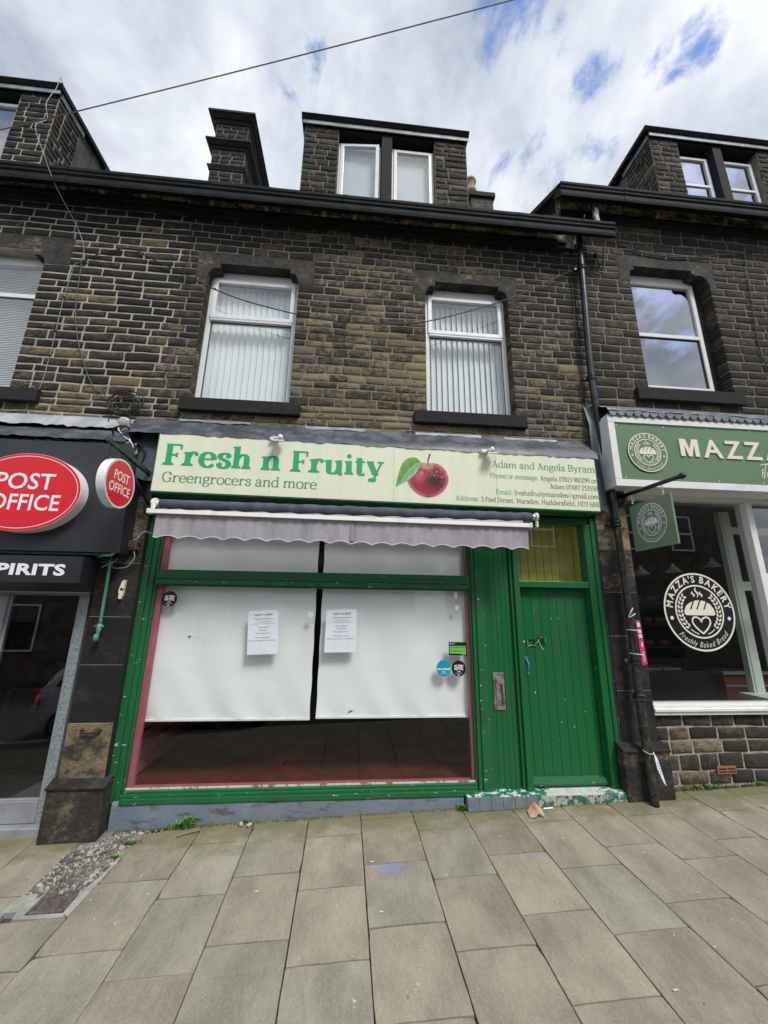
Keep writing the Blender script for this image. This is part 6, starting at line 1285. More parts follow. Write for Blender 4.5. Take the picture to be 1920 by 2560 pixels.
m = MB(); sans(m, 'FOOD HYGIENE RATING', P, 1.221, 1.572, .013, .165, 'c', off=.03, w=.001); m.add([P(1.134, 1.566, .001), P(1.308, 1.566, .001), P(1.308, 1.568, .001), P(1.134, 1.568, .001)], [(0, 1, 2, 3)])
for i in range(5): disc(m, P, 1.150+i*.0245, 1.539, .0095, n=16, w=.001)
disc(m, P, 1.286, 1.538, .0155, n=20, w=.001); m.build('print', STKD, t); m = MB()
for i in range(5): sans(m, str(i), P, 1.150+i*.0245, 1.534, .010, align='c', w=.002)
m.build('print', STKG, t); m = MB(); sans(m, '5', P, 1.286, 1.530, .017, align='c', off=.03, w=.002); sans(m, 'FOOD STANDARDS', P, 1.15, 1.617, .006, .05, w=.001); sans(m, 'AGENCY', P, 1.15, 1.607, .006, w=.001); disc(m, P, 1.140, 1.614, .007, n=12, w=.001); m.build('print', LETW, t)
def poster(c0, c1, c2, c3, lab):
    """corners bottom-left, bottom-right, top-right, top-left as (x, z)"""
    t = empty('notice', ((c0[0]+c1[0])/2, .03, c0[1]), lab, 'notice', 'letting notices in the shop window')
    def P(u, v, w=0.0):
        a = (1-u)*(1-v); b = u*(1-v); c = u*v; d = (1-u)*v; return (a*c0[0]+b*c1[0]+c*c2[0]+d*c3[0], .0288-w, a*c0[1]+b*c1[1]+c*c2[1]+d*c3[1])
    m = MB(); m.add([P(0, 0), P(1, 0), P(1, 1), P(0, 1), P(0, 0, -.001), P(1, 0, -.001), P(1, 1, -.001), P(0, 1, -.001)], [(0, 1, 2, 3), (7, 6, 5, 4), (0, 4, 5, 1), (1, 5, 6, 2), (2, 6, 7, 3), (3, 7, 4, 0)]); m.build('paper', PAPER, t); m = MB()
    for txt, v, cp, wd in (('SHOP TO RENT', .88, .040, .60), ('Commercial Unit To Let', .795, .027, .60), ('Contact Hannah', .60, .026, .39), ('07788 585858', .535, .018, .26), ('hannah@alternies.co.uk', .470, .018, .45), ('Prime Village Location', .37, .020, .46), ('Great Opportunity for a Thriving Business', .305, .020, .84)): sans(m, txt, P, .52, v, cp, wd, 'c', off=.02 if v > .6 else .008, w=.001)
    for u, v in ((.36, .54), (.27, .475), (.26, .375), (.06, .31)): m.add([P(u, v, .001), P(u+.025, v, .001), P(u+.025, v+.018, .001), P(u, v+.018, .001)], [(0, 1, 2, 3)])
    m.add([P(.12, .692, .001), P(.90, .692, .001), P(.90, .697, .001), P(.12, .697, .001)], [(0, 1, 2, 3)]); m.build('print', INK, t)
    m = MB(); sans(m, '5 Peel Street, Marsden', P, .51, .733, .020, .48, 'c', off=.015, w=.001); m.build('print', INKR, t)
poster((-1.075, 1.487), (-.752, 1.500), (-.782, 1.958), (-1.10, 1.937), 'left of the two letting notices, tilted, on the left blind'); poster((-.26, 1.515), (.083, 1.520), (.080, 1.975), (-.255, 1.963), 'right of the two letting notices, just right of the dark gap between the blinds')
# small remains of tape and marks on the glass
m = MB()
for (x, z, w_, h) in ((1.20, 2.11, .035, .07), (1.205, 1.98, .04, .055), (-.45, 1.88, .05, .06)): m.box(x, x+w_, .0275, .029, z, z+h)
tag(m.build('tape_scraps', pmat('old_tape', (.72, .74, .74), rough=.5, bump=0)), 'scraps of old sticky tape left on the shop window glass', 'tape', kind='stuff')
m = MB(); r = random.Random(9)
for (x, z, s) in ((-1.72, 1.665, .022), (-1.63, 1.66, .010), (-1.56, 1.64, .006), (-1.555, 1.58, .008)): m.add([(x+s*math.cos(a)*r.uniform(.6, 1.2), .118, z+s*.35*math.sin(a)*r.uniform(.6, 1.3)) for a in (0, 1, 2, 3, 4, 5)], [(0, 1, 2, 3, 4, 5)])
m.add([(.02, .117, .905), (.055, .117, .92), (.10, .117, .915), (.06, .117, .912), (.03, .117, .895)], [(0, 1, 2, 3, 4)]); tag(m.build('blind_stain', pmat('brown_stain', (.10, .07, .05), rough=.9, bump=0)), 'small brown stains on the white shop blinds', 'stain', kind='stuff')

# ================================================================== pipes, boxes, cables
t = empty('downpipe', (3.15, -.14, .1), 'tall black downpipe with rings between the green shop and the bakery', 'pipe')
up_pts = [(3.215, -.13, 7.40), (3.17, -.12, 6.2), (3.125, -.12, 5.04), (3.148, -.125, 4.25), (3.175, -.13, 3.6), (3.188, -.13, 3.02)]
m = MB(); m.tube(smoothpts(up_pts, 6), .043, 16); m.build('upper_pipe', PIPE, t)
m = MB(); m.tube(smoothpts([(3.188, -.13, 3.04), (3.18, -.15, 2.04), (3.165, -.165, 1.45)], 6), .040, 16); m.build('middle_pipe', PIPE_RUST, t)
m = MB(); m.tube(smoothpts([(3.165, -.165, 1.50), (3.145, -.18, 1.1), (3.13, -.20, .57), (3.125, -.215, .085)], 6), .043, 16); m.build('lower_pipe', PIPE_RUST, t)
for i, (x, y, z, rr) in enumerate(((3.197, -.126, 6.83, .056), (3.125, -.12, 5.02, .056), (3.187, -.13, 3.02, .055), (3.165, -.165, 1.46, .050), (3.146, -.18, 1.10, .056))):
    m = MB()
    for dz in (-.022, .022): m.tube([(x, y, z+dz-.008), (x, y, z+dz+.008)], rr, 18)
    m.tube([(x, y, z-.018), (x, y, z+.018)], rr-.006, 16); m.box(x-.10, x-.04, y+.02, y+.06, z-.02, z+.02, bev=.003); m.build('collar', PIPE if i < 3 else PIPE_RUST, t)
m = MB(); m.tube(smoothpts([(3.21, -.18, 2.03), (3.15, -.22, 1.99), (3.13, -.20, 1.93), (3.17, -.215, 1.95), (3.22, -.19, 1.97)], 4), .006, 6); m.build('old_tape', CABLEW, t)
t = empty('short_drainpipe', (3.46, -.15, 7.8), 'short pipe with peeling white paint linking the two gutters beside the bakery roof', 'pipe')
m = MB(); m.tube([(3.50, -.18, 8.0), (3.48, -.20, 7.42)], .04, 14); m.build('pipe', pmat('peeling_white_paint', (.60, .62, .63), (.10, .09, .08), 14, .52, .56, rough=.6, bump=.3), t)
m = MB(); m.tube([(3.50, -.18, 7.96), (3.50, -.18, 8.02)], .052, 14); m.build('socket', PIPE, t)
t = empty('cable_post', (3.62, -.02, 7.0), 'thin black conduit under the end of the middle gutter', 'conduit'); m = MB(); m.tube([(3.52, -.03, 7.30), (3.545, -.03, 6.98)], .011, 8); m.build('conduit', CABLEK, t); m = MB(); m.box(3.50, 3.54, -.03, -.0, 7.2, 7.22); m.build('clip', CABLEK, t)
# pink strip sign and paper notice on the pipe
t = empty('strip_sign', (3.2, -.2, 1.6), 'narrow pink plastic sign cable-tied to the downpipe', 'sign')
m = MB(); m.hexa([(3.178, -.250, 1.43), (3.224, -.268, 1.445), (3.225, -.265, 1.445), (3.179, -.247, 1.43), (3.168, -.250, 1.90), (3.204, -.264, 1.90), (3.205, -.261, 1.90), (3.169, -.247, 1.90)]); m.build('panel', PINK, t)
PK = lambda u, v, w=0.0: (3.168+.021*(1.9-v)+u*(.036+.021*(1.9-v)), -.252-u*.017-w*.5, v)
m = MB()
for za, zc in ((1.765, 1.80), (1.715, 1.752), (1.83, 1.875)): m.add([PK(.12, za, .004), PK(.88, za, .004), PK(.88, zc, .004), PK(.12, zc, .004)], [(0, 1, 2, 3)])
m.add([PK(.3, 1.63, .004), PK(.6, 1.61, .004), PK(.7, 1.66, .004), PK(.5, 1.68, .004)], [(0, 1, 2, 3)])
for i in range(6): m.add([PK(.35, 1.47+i*.018, .004), PK(.65, 1.47+i*.018, .004), PK(.65, 1.48+i*.018, .004), PK(.35, 1.48+i*.018, .004)], [(0, 1, 2, 3)])
m.build('print', LETW, t)
for z in (1.795, 1.545): m = MB(); m.tube([(3.115, -.19, z), (3.14, -.235, z-.002), (3.19, -.262, z-.006)], .0045, 6); m.tube([(3.115, -.19, z), (3.12, -.15, z)], .0045, 6); m.build('cable_tie', WPAINT, t)
t = empty('paper_notice', (3.2, -.26, .45), 'folded white paper notice tied to the foot of the downpipe', 'notice')
m = MB(); m.add([(3.155, -.255, .605), (3.20, -.25, .53), (3.262, -.24, .28), (3.215, -.262, .33), (3.165, -.27, .45), (3.155, -.25, .605)], [(0, 1, 2, 3, 4)]); m.add([(3.155, -.2545, .605), (3.20, -.2495, .53), (3.262, -.2395, .28), (3.215, -.2615, .33), (3.165, -.2695, .45)], [(4, 3, 2, 1, 0)]); m.build('paper', PAPER, t)
m = MB()
for k in range(5): z = .50-k*.025; m.add([(3.172+k*.006, -.2702, z), (3.20+k*.005, -.262, z+.006), (3.20+k*.005, -.262, z+.002), (3.172+k*.006, -.2702, z-.004)], [(0, 1, 2, 3)])
m.build('print', INK, t); m = MB(); m.tube(smoothpts([(3.085, -.20, .60), (3.10, -.245, .585), (3.135, -.262, .58), (3.17, -.25, .59)], 4), .004, 6); m.build('string', CABLEW, t)
# left side: conduit with tap, junction box, wooden cleat, alarm, coil
t = empty('green_pipe', (-2.5, -.2, 1.7), 'old green painted pipe with a drooping valve on the black left pier', 'pipe')
m = MB(); m.tube(smoothpts([(-2.39, -.24, 3.0), (-2.39, -.25, 2.8), (-2.395, -.27, 2.62), (-2.43, -.28, 2.49), (-2.52, -.27, 2.475), (-2.62, -.2, 2.47)], 5), .014, 8); m.build('branch', OLDGRN, t)
m = MB(); m.tube(smoothpts([(-2.512, -.16, 2.47), (-2.51, -.15, 2.1), (-2.505, -.15, 1.79)], 5), .0155, 10); m.build('pipe', OLDGRN, t)
m = MB(); m.tube([(-2.505, -.15, 1.80), (-2.505, -.15, 1.745), (-2.503, -.16, 1.72), (-2.50, -.17, 1.64)], [.024, .026, .016, .022], 10); m.tube([(-2.55, -.16, 1.775), (-2.46, -.16, 1.775)], .009, 8); m.tube([(-2.50, -.185, 1.70), (-2.505, -.18, 1.655), (-2.50, -.18, 1.63)], [.02, .024, .01], 8); m.build('valve', OLDGRN, t)
t = empty('junction_box', (-2.33, -.13, 2.6), 'small brown junction box on the left pier with a loose white wire', 'junction box')
m = MB(); m.box(-2.385, -2.275, -.165, -.10, 2.552, 2.655, bev=.012); m.build('box', BROWNB, t); m = MB(); m.box(-2.365, -2.295, -.170, -.163, 2.575, 2.635, bev=.006); m.build('lid', BROWNB, t)
m = MB()
for (x, z) in ((-2.395, 2.565), (-2.395, 2.64), (-2.265, 2.565), (-2.265, 2.64)): m.tube([(x, -.13, z), (x, -.155, z)], .014, 8)
m.build('lug', BROWNB, t)
t = empty('loose_wire', (-2.4, -.12, 2.3), 'thin grey wire looping from the brown junction box', 'wire')
m = MB(); m.tube(smoothpts([(-2.32, -.16, 2.66), (-2.29, -.15, 2.68), (-2.25, -.12, 2.76), (-2.20, -.11, 2.75)], 5), .006, 6); m.tube(smoothpts([(-2.31, -.14, 2.55), (-2.28, -.16, 2.47), (-2.33, -.16, 2.38), (-2.42, -.14, 2.36), (-2.50, -.13, 2.37), (-2.50, -.13, 2.43)], 6), .0045, 6); m.tube(smoothpts([(-2.60, -.14, 2.36), (-2.56, -.16, 2.38), (-2.48, -.17, 2.42), (-2.45, -.15, 2.46)], 5), .006, 6); m.build('wire', CABLEG, t)
t = empty('wooden_cleat', (-2.37, -.12, 2.05), 'chipped white wooden block screwed to the black left pier', 'block')
m = MB(); m.prism([(-2.385, 2.05), (-2.395, 2.14), (-2.375, 2.225), (-2.358, 2.24), (-2.345, 2.24), (-2.345, 2.16), (-2.35, 2.08), (-2.362, 2.045)], -.135, -.10); m.build('block', WOODC, t); m = MB(); m.tube([(-2.367, -.136, 2.145), (-2.367, -.134, 2.145)], .015, 10); m.build('hole', BLACK, t)
t = empty('alarm_disc', (-2.62, -.14, 4.0), 'small round white fitting on the lead below the coiled cable', 'fitting')
m = MB(); m.tube([(-2.655, -.11, 4.03), (-2.655, -.16, 4.015), (-2.655, -.17, 4.012)], [.062, .060, .045], 18); m.build('cap', GREYW, t)
t = empty('white_wire', (-2.5, -.2, 3.8), 'tangle of white wire and cloth hanging by the sign bracket', 'wire')
m = MB(); m.tube(smoothpts([(-2.69, -.13, 4.0), (-2.68, -.18, 3.92), (-2.56, -.25, 3.80), (-2.45, -.30, 3.72), (-2.40, -.28, 3.60), (-2.44, -.25, 3.47), (-2.50, -.2, 3.44)], 6), .008, 6); m.tube(smoothpts([(-2.60, -.14, 3.99), (-2.58, -.2, 3.9), (-2.50, -.25, 3.78), (-2.43, -.25, 3.66)], 6), .006, 6); m.build('wire', CABLEW, t)
m = MB(); m.smooth = True; r = random.Random(2); m.add([(-2.60+.028*i, -.27+r.uniform(-.015, .015), 3.755-.028*k+r.uniform(-.012, .012)-.005*i) for i in range(6) for k in range(3)], [(i*3+k, i*3+k+1, i*3+k+4, i*3+k+3) for i in range(5) for k in range(2)]); m.add([(-2.45+.02*i+.01*k, -.27+r.uniform(-.015, .015), 3.72-.04*k) for i in range(3) for k in range(4)], [(i*4+k, i*4+k+1, i*4+k+5, i*4+k+4) for i in range(2) for k in range(3)]); m.build('rag', GREYW, t)
t = empty('black_wire', (-2.35, -.15, 3.4), 'loop of black wire behind the white tangle beside the sign bracket', 'wire')
m = MB(); m.tube(smoothpts([(-2.72, -.1, 3.80), (-2.66, -.3, 3.86), (-2.52, -.3, 3.90), (-2.50, -.22, 3.82), (-2.42, -.2, 3.74), (-2.33, -.22, 3.66), (-2.35, -.2, 3.52), (-2.42, -.18, 3.38)], 6), .010, 6); m.build('wire', CABLEK, t)
t = empty('cable_coil', (-2.73, -.05, 4.3), 'untidy coil of black cable hung on the wall over the post office sign', 'cable')
m = MB(); r = random.Random(6); pts = []
for i in range(7*14): a = 2*math.pi*i/14; rr = .135+.035*math.sin(i*.37)+r.uniform(-.006, .006); pts.append((-2.735+rr*1.1*math.cos(a)+.02*math.sin(i*.11), -.05-.02*math.sin(i*.23)-.012, 4.30+rr*.95*math.sin(a)+.02*math.cos(i*.17)))
m.tube(smoothpts(pts, 2), .0065, 6); m.build('loops', CABLEK, t); m = MB(); m.tube(smoothpts([(-2.80, -.05, 4.25), (-2.88, -.06, 4.15), (-2.86, -.08, 4.03), (-2.76, -.12, 3.93), (-2.64, -.16, 3.93), (-2.60, -.13, 4.03), (-2.64, -.08, 4.12), (-2.70, -.05, 4.25)], 6), .006, 6); m.build('tail', CABLEK, t)
m = MB(); m.box(-2.68, -2.655, -.07, -.02, 4.40, 4.44); m.build('clip', CABLEW, t)
def cable(name, pts, r_, mat, lab, sm=6, clips=()):
    t = empty(name, pts[0], lab, 'cable', 'cables on the front walls'); m = MB(); m.tube(smoothpts(pts, sm), r_, 6); m.build('cable', mat, t)
    for i, c in enumerate(clips): m = MB(); m.box(c[0]-.012, c[0]+.012, c[1]-.014, c[1]+.006, c[2]-.008, c[2]+.008); m.build('clip', CABLEK, t)
cable('wall_cable', [(-4.9, .45, 10.07), (-4.87, .27, 10.10), (-4.85, .24, 10.02), (-4.82, .20, 9.75), (-4.68, .0, 9.1), (-4.50, -.1, 8.63), (-4.35, -.35, 8.1), (-4.12, -.38, 7.60), (-3.95, -.30, 7.2), (-3.78, -.06, 6.85), (-3.655, -.03, 6.55), (-3.64, -.025, 6.337), (-3.69, -.025, 6.277)], .0042, CABLEG, 'grey cable coming down over the gutter from the left dormer')
cable('wall_cable', [(-3.69, -.028, 6.29), (-3.715, -.028, 6.2), (-3.735, -.028, 5.72), (-3.73, -.028, 5.3), (-3.725, -.028, 4.853), (-3.74, -.03, 4.47), (-3.78, -.06, 4.45), (-3.86, -.05, 4.50), (-3.94, -.03, 4.485)], .0042, CABLEG, 'grey cable falling straight past the blinds window at left to its sill', clips=((-3.733, -.03, 5.75), (-3.73, -.03, 5.25), (-3.727, -.03, 4.9)))
cable('wall_cable', [(-3.66, -.02, 6.28), (-3.63, -.025, 6.25), (-3.585, -.025, 5.69), (-3.50, -.025, 5.3), (-3.39, -.025, 4.98), (-3.19, -.025, 4.57), (-3.03, -.03, 4.43), (-2.88, -.04, 4.34)], .0055, pmat('dark_grey_cable', (.10, .10, .10), rough=.6, bump=0), 'dark cable curving from the wall bunch down to the coil')
cable('wall_cable', [(-3.66, -.03, 6.28), (-3.5, -.03, 6.42), (-3.28, -.03, 6.53), (-3.106, -.03, 6.588), (-3.0, -.03, 6.57), (-2.75, -.04, 6.43), (-2.3, -.05, 6.22), (-1.966, -.06, 6.043), (-1.5, -.08, 5.86), (-.9, -.10, 5.71), (-.5, -.10, 5.65), (-.131, -.10, 5.625), (.3, -.10, 5.64), (.7, -.10, 5.69), (1.09, -.10, 5.80), (1.8, -.08, 6.10), (2.4, -.06, 6.42), (3.0, -.05, 6.80), (3.16, -.07, 6.86)], .0075, CABLEK, 'long black cable sagging across both middle windows to the downpipe', clips=((-3.0, -.03, 6.575), (-1.9, -.06, 6.02)))
cable('wall_cable', [(3.16, -.38, 7.50), (3.13, -.36, 7.40), (3.115, -.10, 7.30), (3.10, -.04, 7.0), (3.062, -.03, 6.2), (3.05, -.03, 5.6), (3.038, -.03, 4.6), (3.05, -.03, 4.3)], .005, CABLEK, 'thin black cable running down just left of the black downpipe', sm=5)
cable('wall_cable', [(3.22, -.08, 6.84), (3.40, -.04, 6.92), (3.58, -.03, 6.90), (3.64, -.03, 7.1), (3.70, -.03, 7.45), (3.771, -.03, 7.50), (4.0, -.03, 7.43), (4.337, -.03, 7.331), (4.8, -.03, 7.31), (5.2, -.03, 7.36), (5.6, -.03, 7.44), (5.97, -.03, 7.505), (6.02, -.03, 7.48), (6.0, -.03, 7.2), (5.93, -.03, 6.5), (5.878, -.03, 6.0), (5.88, -.03, 5.6), (5.94, -.03, 5.40), (6.1, -.03, 5.2)], .0075, CABLEK, 'black cable looping over the bakery window and down its right side')
t = empty('overhead_wire', (-2, -1, 8.2), 'pair of overhead wires crossing the sky from the left dormer', 'cable')
A_, B_ = Vector((-4.572, -.5, 7.726)), Vector((1.714, -1.617, 9.0)); d_ = B_-A_
for off_ in (0.0, .016):
    m = MB(); m.tube([tuple(A_+d_*f+Vector((0, 0, off_-.10*math.sin(math.pi*max(0, min(1, (f+.5)/2)))+.10*.79))) for f in [-.5+.1*i for i in range(21)]], .0032, 6); m.build('wire', pmat('wire_sheath', (.20, .12, .13), rough=.5, bump=0), t)

# ================================================================== weeds, bag, twig, stones
def weed(x, y, n, h, spread, lab, seed, z0=None):
    r = random.Random(seed); z = gz(x, y) if z0 is None else z0; t = empty('weed', (x, y, z), lab, 'weed', 'weeds at the foot of the walls'); m = MB()
    for i in range(n):
        px, py = x+r.gauss(0, spread), y+r.uniform(-.3, .3)*min(spread, .05); a = r.uniform(0, 6.28); L_ = h*r.uniform(.4, 1.1); w_ = L_*r.uniform(.07, .15); lean = r.uniform(.2, 1.1); dx, dy = math.cos(a)*lean*L_, math.sin(a)*lean*L_*.7; nx, ny = -math.sin(a)*w_, math.cos(a)*w_; b = gz(px, py) if z0 is None else z0
        p0 = (px, py, b); p1 = (px+dx*.45, py+dy*.45, b+L_*.6); p2 = (px+dx, py+dy, b+L_*r.uniform(.55, .95))
        m.add([(p0[0]-nx*.3, p0[1]-ny*.3, p0[2]), (p0[0]+nx*.3, p0[1]+ny*.3, p0[2]), (p1[0]+nx, p1[1]+ny, p1[2]), (p1[0]-nx, p1[1]-ny, p1[2]), p2], [(0, 1, 2, 3), (3, 2, 4)])
    m.build('leaves', LEAFG, t); return t
weed(-1.50, -.085, 110, .08, .045, 'largest weed clump, at the foot of the blue grey plinth beside the gravel', 1)
weed(-1.44, -.07, 26, .14, .015, 'tall thin weed sprig rising from the plinth above the largest clump', 8)
weed(-1.86, -.24, 90, .040, .035, 'small green tuft on the gravel edge nearest the plinth', 2)
weed(-1.90, -.40, 60, .035, .025, 'small green tuft further down the gravel edge', 3)
weed(1.19, -.10, 110, .07, .022, 'bright weed tuft in the corner beside the tiled doorstep', 4)
weed(3.86, -.03, 80, .075, .10, 'weed tuft under the bakery wall below the air brick', 5)
weed(4.45, -.02, 45, .06, .12, 'grassy weeds under the bakery wall at the right edge', 6)
weed(3.48, -.03, 60, .06, .03, 'small weed beside the foot of the black downpipe pier', 7)
weed(-.92, -.06, 40, .05, .02, 'tiny weed by the white pebbles under the plinth', 9)
m = MB(); r = random.Random(12)
for _ in range(500):
    x = r.uniform(-2.1, 1.2); s = r.uniform(.003, .010)*(1.6 if x < -1.1 else 1); y = -.048-r.random()**2*.03; pebble(m, x, y, gz(x, y)+.002, s, r)
tag(m.build('moss', MOSS), 'moss along the foot of the blue grey plinth', 'moss', kind='stuff')
for i, (x, y, lb) in enumerate(((-.95, -.10, 'left of the two white pebbles by the plinth'), (-.87, -.12, 'right of the two white pebbles by the plinth'))):
    m = MB(); pebble(m, x, y, gz(x, y)+.02, .028, random.Random(i)); tag(m.build('pebble', GRAVEL, tone=(.95, .3, 1.1)), lb, 'pebble', 'white pebbles by the plinth')
m = MB(); m.tube(smoothpts([(-1.49, -.20, gz(-1.49, -.2)+.01), (-1.40, -.17, gz(-1.4, -.17)+.018), (-1.30, -.135, gz(-1.3, -.13)+.012)], 3), .006, 6); tag(m.build('twig', TWIG), 'dry twig lying on the paving beside the largest weed clump', 'twig')
bz = gz(1.87, -.25); r = random.Random(3); m = MB()
P3 = [(1.765, -.265, bz+.004), (1.78, -.17, bz+.03), (1.845, -.20, bz+.055), (1.85, -.285, bz+.012), (1.875, -.17, bz+.13), (1.955, -.255, bz+.075), (1.965, -.30, bz+.008), (1.90, -.28, bz+.05), (1.80, -.29, bz+.004), (1.88, -.22, bz+.09), (1.835, -.16, bz+.08)]
P3 = [(1.865+(x-1.865)*.72, -.27+(y+.27)*.72, bz+(z-bz)*.8) for x, y, z in P3]
m.add(P3, [(0, 8, 3, 2), (0, 2, 1), (2, 10, 1), (2, 3, 7, 9), (9, 7, 5, 4), (5, 7, 6), (9, 4, 10), (2, 9, 10)]); tag(m.build('paper_bag', KRAFT), 'crumpled brown paper bag on the paving in front of the tiled step', 'bag')
m = MB(); z = gz(2.0, -.16); m.add([(1.98, -.175, z+.008), (2.09, -.165, z+.01), (2.085, -.15, z+.016), (1.99, -.155, z+.012)], [(0, 1, 2, 3)]); tag(m.build('paper_scrap', WPAINT), 'thin scrap of white paper beside the brown bag', 'litter')

# ================================================================== across the street (seen mirrored in the glass)
t = empty('opposite_building', (9, -11, 0), 'stone building across the street with a lettered parapet, mirrored in the glass', 'building')
m = MB(); m.box(4.8, 18, -15, -11, -1.2, 6.8); m.prismx([(-11.2, 6.8), (-13, 8.2), (-15.2, 6.8)], 4.6, 18.2); m.build('wall', OPPST, t)
for x in (5.6, 7.6, 9.6, 11.8, 14): 
    for z0_ in (4.6,): w = MB(); w.box(x, x+1.0, -11.0, -10.97, z0_, z0_+1.5); w.build('window', CARG, t); w = MB(); frame4(w, x-.03, x+1.03, z0_-.03, z0_+1.53, -10.97, -10.93, .07); w.box(x, x+1, -10.97, -10.94, z0_+.7, z0_+.78); w.build('window_frame', WPAINT, t)
for x in (5.4, 8.4, 11.6): w = MB(); w.box(x, x+2.2, -11.0, -10.97, .2, 2.9); w.build('shop_window', CARG, t)
m = MB(); m.box(5.0, 12, -10.99, -10.95, 3.45, 3.95); m.build('fascia', BLACK, t)
m = MB(); sans(m, 'RIVERHEAD BREWERY', lambda u, v, w=0.0: (9.12-u, -10.94, v), 0, 3.56, .28, 2.9, off=.02); m.build('lettering', GREYW, t)
t = empty('opposite_building', (-4, -12, 0), 'low stone row across the street, mirrored in the shop glass', 'building')
m = MB(); m.box(-20, 2.6, -16, -12, -1.5, 3.6); m.prismx([(-11.8, 3.6), (-14, 4.9), (-16.2, 3.6)], -20.2, 2.8); m.build('wall', OPPST, t)
for i in range(7):
    w = MB(); x = -17+i*2.7; w.box(x, x+1.3, -12.0, -11.97, .3, 1.9); w.build('window', CARG, t); w = MB(); frame4(w, x-.03, x+1.33, .27, 1.93, -11.97, -11.93, .06); w.build('window_frame', WPAINT, t)
for k, (tx, ty, hh) in enumerate(((-9, -19, 8.5), (-1, -20, 7.5), (3.5, -18, 8.2))):
    t = empty('broadleaf_tree', (tx, ty, -1), ('leftmost', 'middle', 'rightmost')[k]+' tree behind the roofs across the street, mirrored in the glass', 'tree', 'trees across the street'); m = MB(); m.tube([(tx, ty, -1), (tx+.1, ty, hh*.5)], [.25, .12], 8); m.build('trunk', TWIG, t)
    r = random.Random(k); m = MB()
    for _ in range(1500):
        a, b, rr = r.uniform(0, 6.28), r.uniform(-1, 1), 2.4*r.random()**.4; q = math.sqrt(1-b*b); c = Vector((tx+rr*q*math.cos(a), ty+rr*q*math.sin(a), hh*.68+rr*b*.9+.5*math.sin(a*3))); u = Vector((r.gauss(0, 1), r.gauss(0, 1), r.gauss(0, 1))).normalized()*.16; v = u.cross(Vector((r.gauss(0, 1), r.gauss(0, 1), 1))).normalized()*.13
        m.add([c-u, c+v, c+u, c-v], [(0, 1, 2, 3)])
    m.build('crown', TREEM, t)
# the parked car mirrored in the glass, front towards the right
zc = zr-.14; t = empty('parked_car', (-4.0, -5.9, zc), 'silver hatchback parked at the kerb, mirrored in the shop windows', 'car')
prof = [(-5.95, .42), (-5.98, .75), (-5.85, .98), (-5.65, 1.36), (-5.35, 1.47), (-4.4, 1.50), (-3.85, 1.42), (-3.25, 1.02), (-2.35, .92), (-1.95, .78), (-1.80, .55), (-1.84, .28), (-2.2, .22), (-5.6, .24)]
bm = bmesh.new(); rings = []
for y, s, zz in ((-5.02, .90, 0), (-4.96, .97, 0), (-5.0, 1.0, 0), (-5.85, 1.02, .0), (-6.7, 1.0, 0), (-6.74, .97, 0), (-6.68, .90, 0)): pass
ys = [(-4.97, .0), (-5.05, .05), (-5.85, .09), (-6.65, .05), (-6.73, .0)]
for y, g in ys:
    tumble = .24 if y in (-4.97, -6.73) else 0
    ring_ = []
    for x, z in prof:
        yy = y+((-.16 if y > -5.8 else .16) if (z > 1.05 and abs(y+5.85) > .7) else 0); cxm = -3.9; ring_.append(bm.verts.new((cxm+(x-cxm)*(1+g*.3), yy, zc+z+(.03 if abs(y+5.85) < .1 and z > .9 else 0))))
    rings.append(ring_)
n = len(prof)
for a, b in zip(rings, rings[1:]):
    for i in range(n): bm.faces.new((a[i], a[(i+1) % n], b[(i+1) % n], b[i]))
bm.faces.new(rings[0][::-1]); bm.faces.new(rings[-1])
bmesh.ops.recalc_face_normals(bm, faces=bm.faces); bmesh.ops.bevel(bm, geom=[e for e in bm.edges], offset=.03, segments=2, affect='EDGES'); m = MB(); m.smooth = True; m.bm(bm); m.build('body', CARP, t)
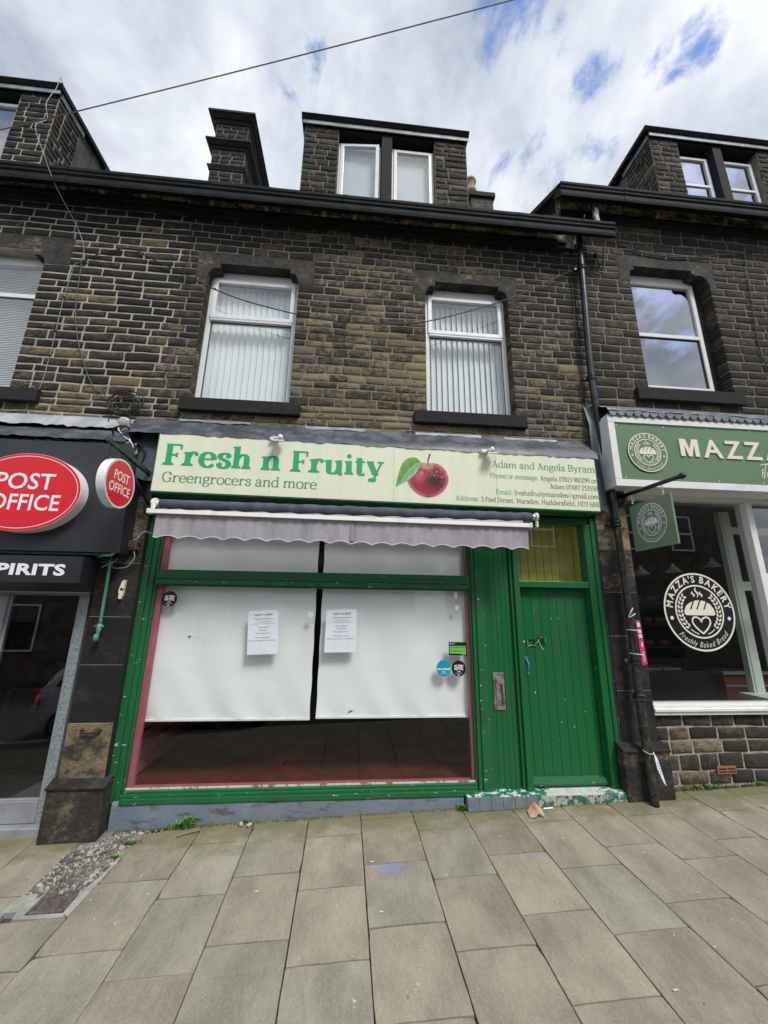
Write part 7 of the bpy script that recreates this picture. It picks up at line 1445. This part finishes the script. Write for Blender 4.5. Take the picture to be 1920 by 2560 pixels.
for pts in ([(-5.60, 1.05), (-5.42, 1.36), (-4.75, 1.40), (-4.75, 1.05)], [(-4.68, 1.05), (-4.68, 1.40), (-3.98, 1.36), (-3.50, 1.05)]): m = MB(); m.prism([(x, zc+z) for x, z in pts], -5.10, -4.955 if False else -5.0); m.build('side_window', CARG, t)
m = MB(); m.hexa([(-3.22, -6.5, zc+1.04), (-3.22, -5.2, zc+1.04), (-3.80, -5.25, zc+1.40), (-3.80, -6.45, zc+1.40), (-3.19, -6.5, zc+1.07), (-3.19, -5.2, zc+1.07), (-3.77, -5.25, zc+1.43), (-3.77, -6.45, zc+1.43)]); m.build('windscreen', CARG, t)
for x in (-2.72, -5.30):
    for y in (-5.0, -6.72):
        m = MB(); m.tube([(x, y-.09, zc+.31), (x, y+.09, zc+.31)], .31, 28); w = m.build('wheel', TYRE, t)
        if y > -6: 
            m = MB(); m.tube([(x, y+.092, zc+.31), (x, y+.10, zc+.31)], .05, 12)
            for k in range(12): a = k*math.pi/6; m.add([(x+.04*math.cos(a-.3), y+.094, zc+.31+.04*math.sin(a-.3)), (x+.21*math.cos(a-.06), y+.094, zc+.31+.21*math.sin(a-.06)), (x+.21*math.cos(a+.06), y+.094, zc+.31+.21*math.sin(a+.06)), (x+.04*math.cos(a+.3), y+.094, zc+.31+.04*math.sin(a+.3))], [(0, 1, 2, 3)])
            ring(m, lambda u, v, w_=0.0: (x+u, y+.095, zc+.31+v), 0, 0, .225, .018, n=32); m.build('rim', SILVER, w)
for y in (-5.08, -6.6): m = MB(); m.tube([(-2.05, y, zc+.70), (-1.88, y, zc+.66)], [.12, .08], 16); m.build('headlight', WSIGN, t)
for y in (-5.02, -6.68): m = MB(); m.box(-5.99, -5.82, y-.06, y+.06, zc+.70, zc+1.0, bev=.02); m.build('tail_lamp', LAMPR, t)
m = MB(); m.tube([(-3.62, -4.99, zc+1.04), (-3.60, -4.86, zc+1.06)], [.03, .05], 8); m.box(-3.72, -3.60, -4.93, -4.76, zc+1.0, zc+1.14, bev=.03); m.build('door_mirror', CARP, t)
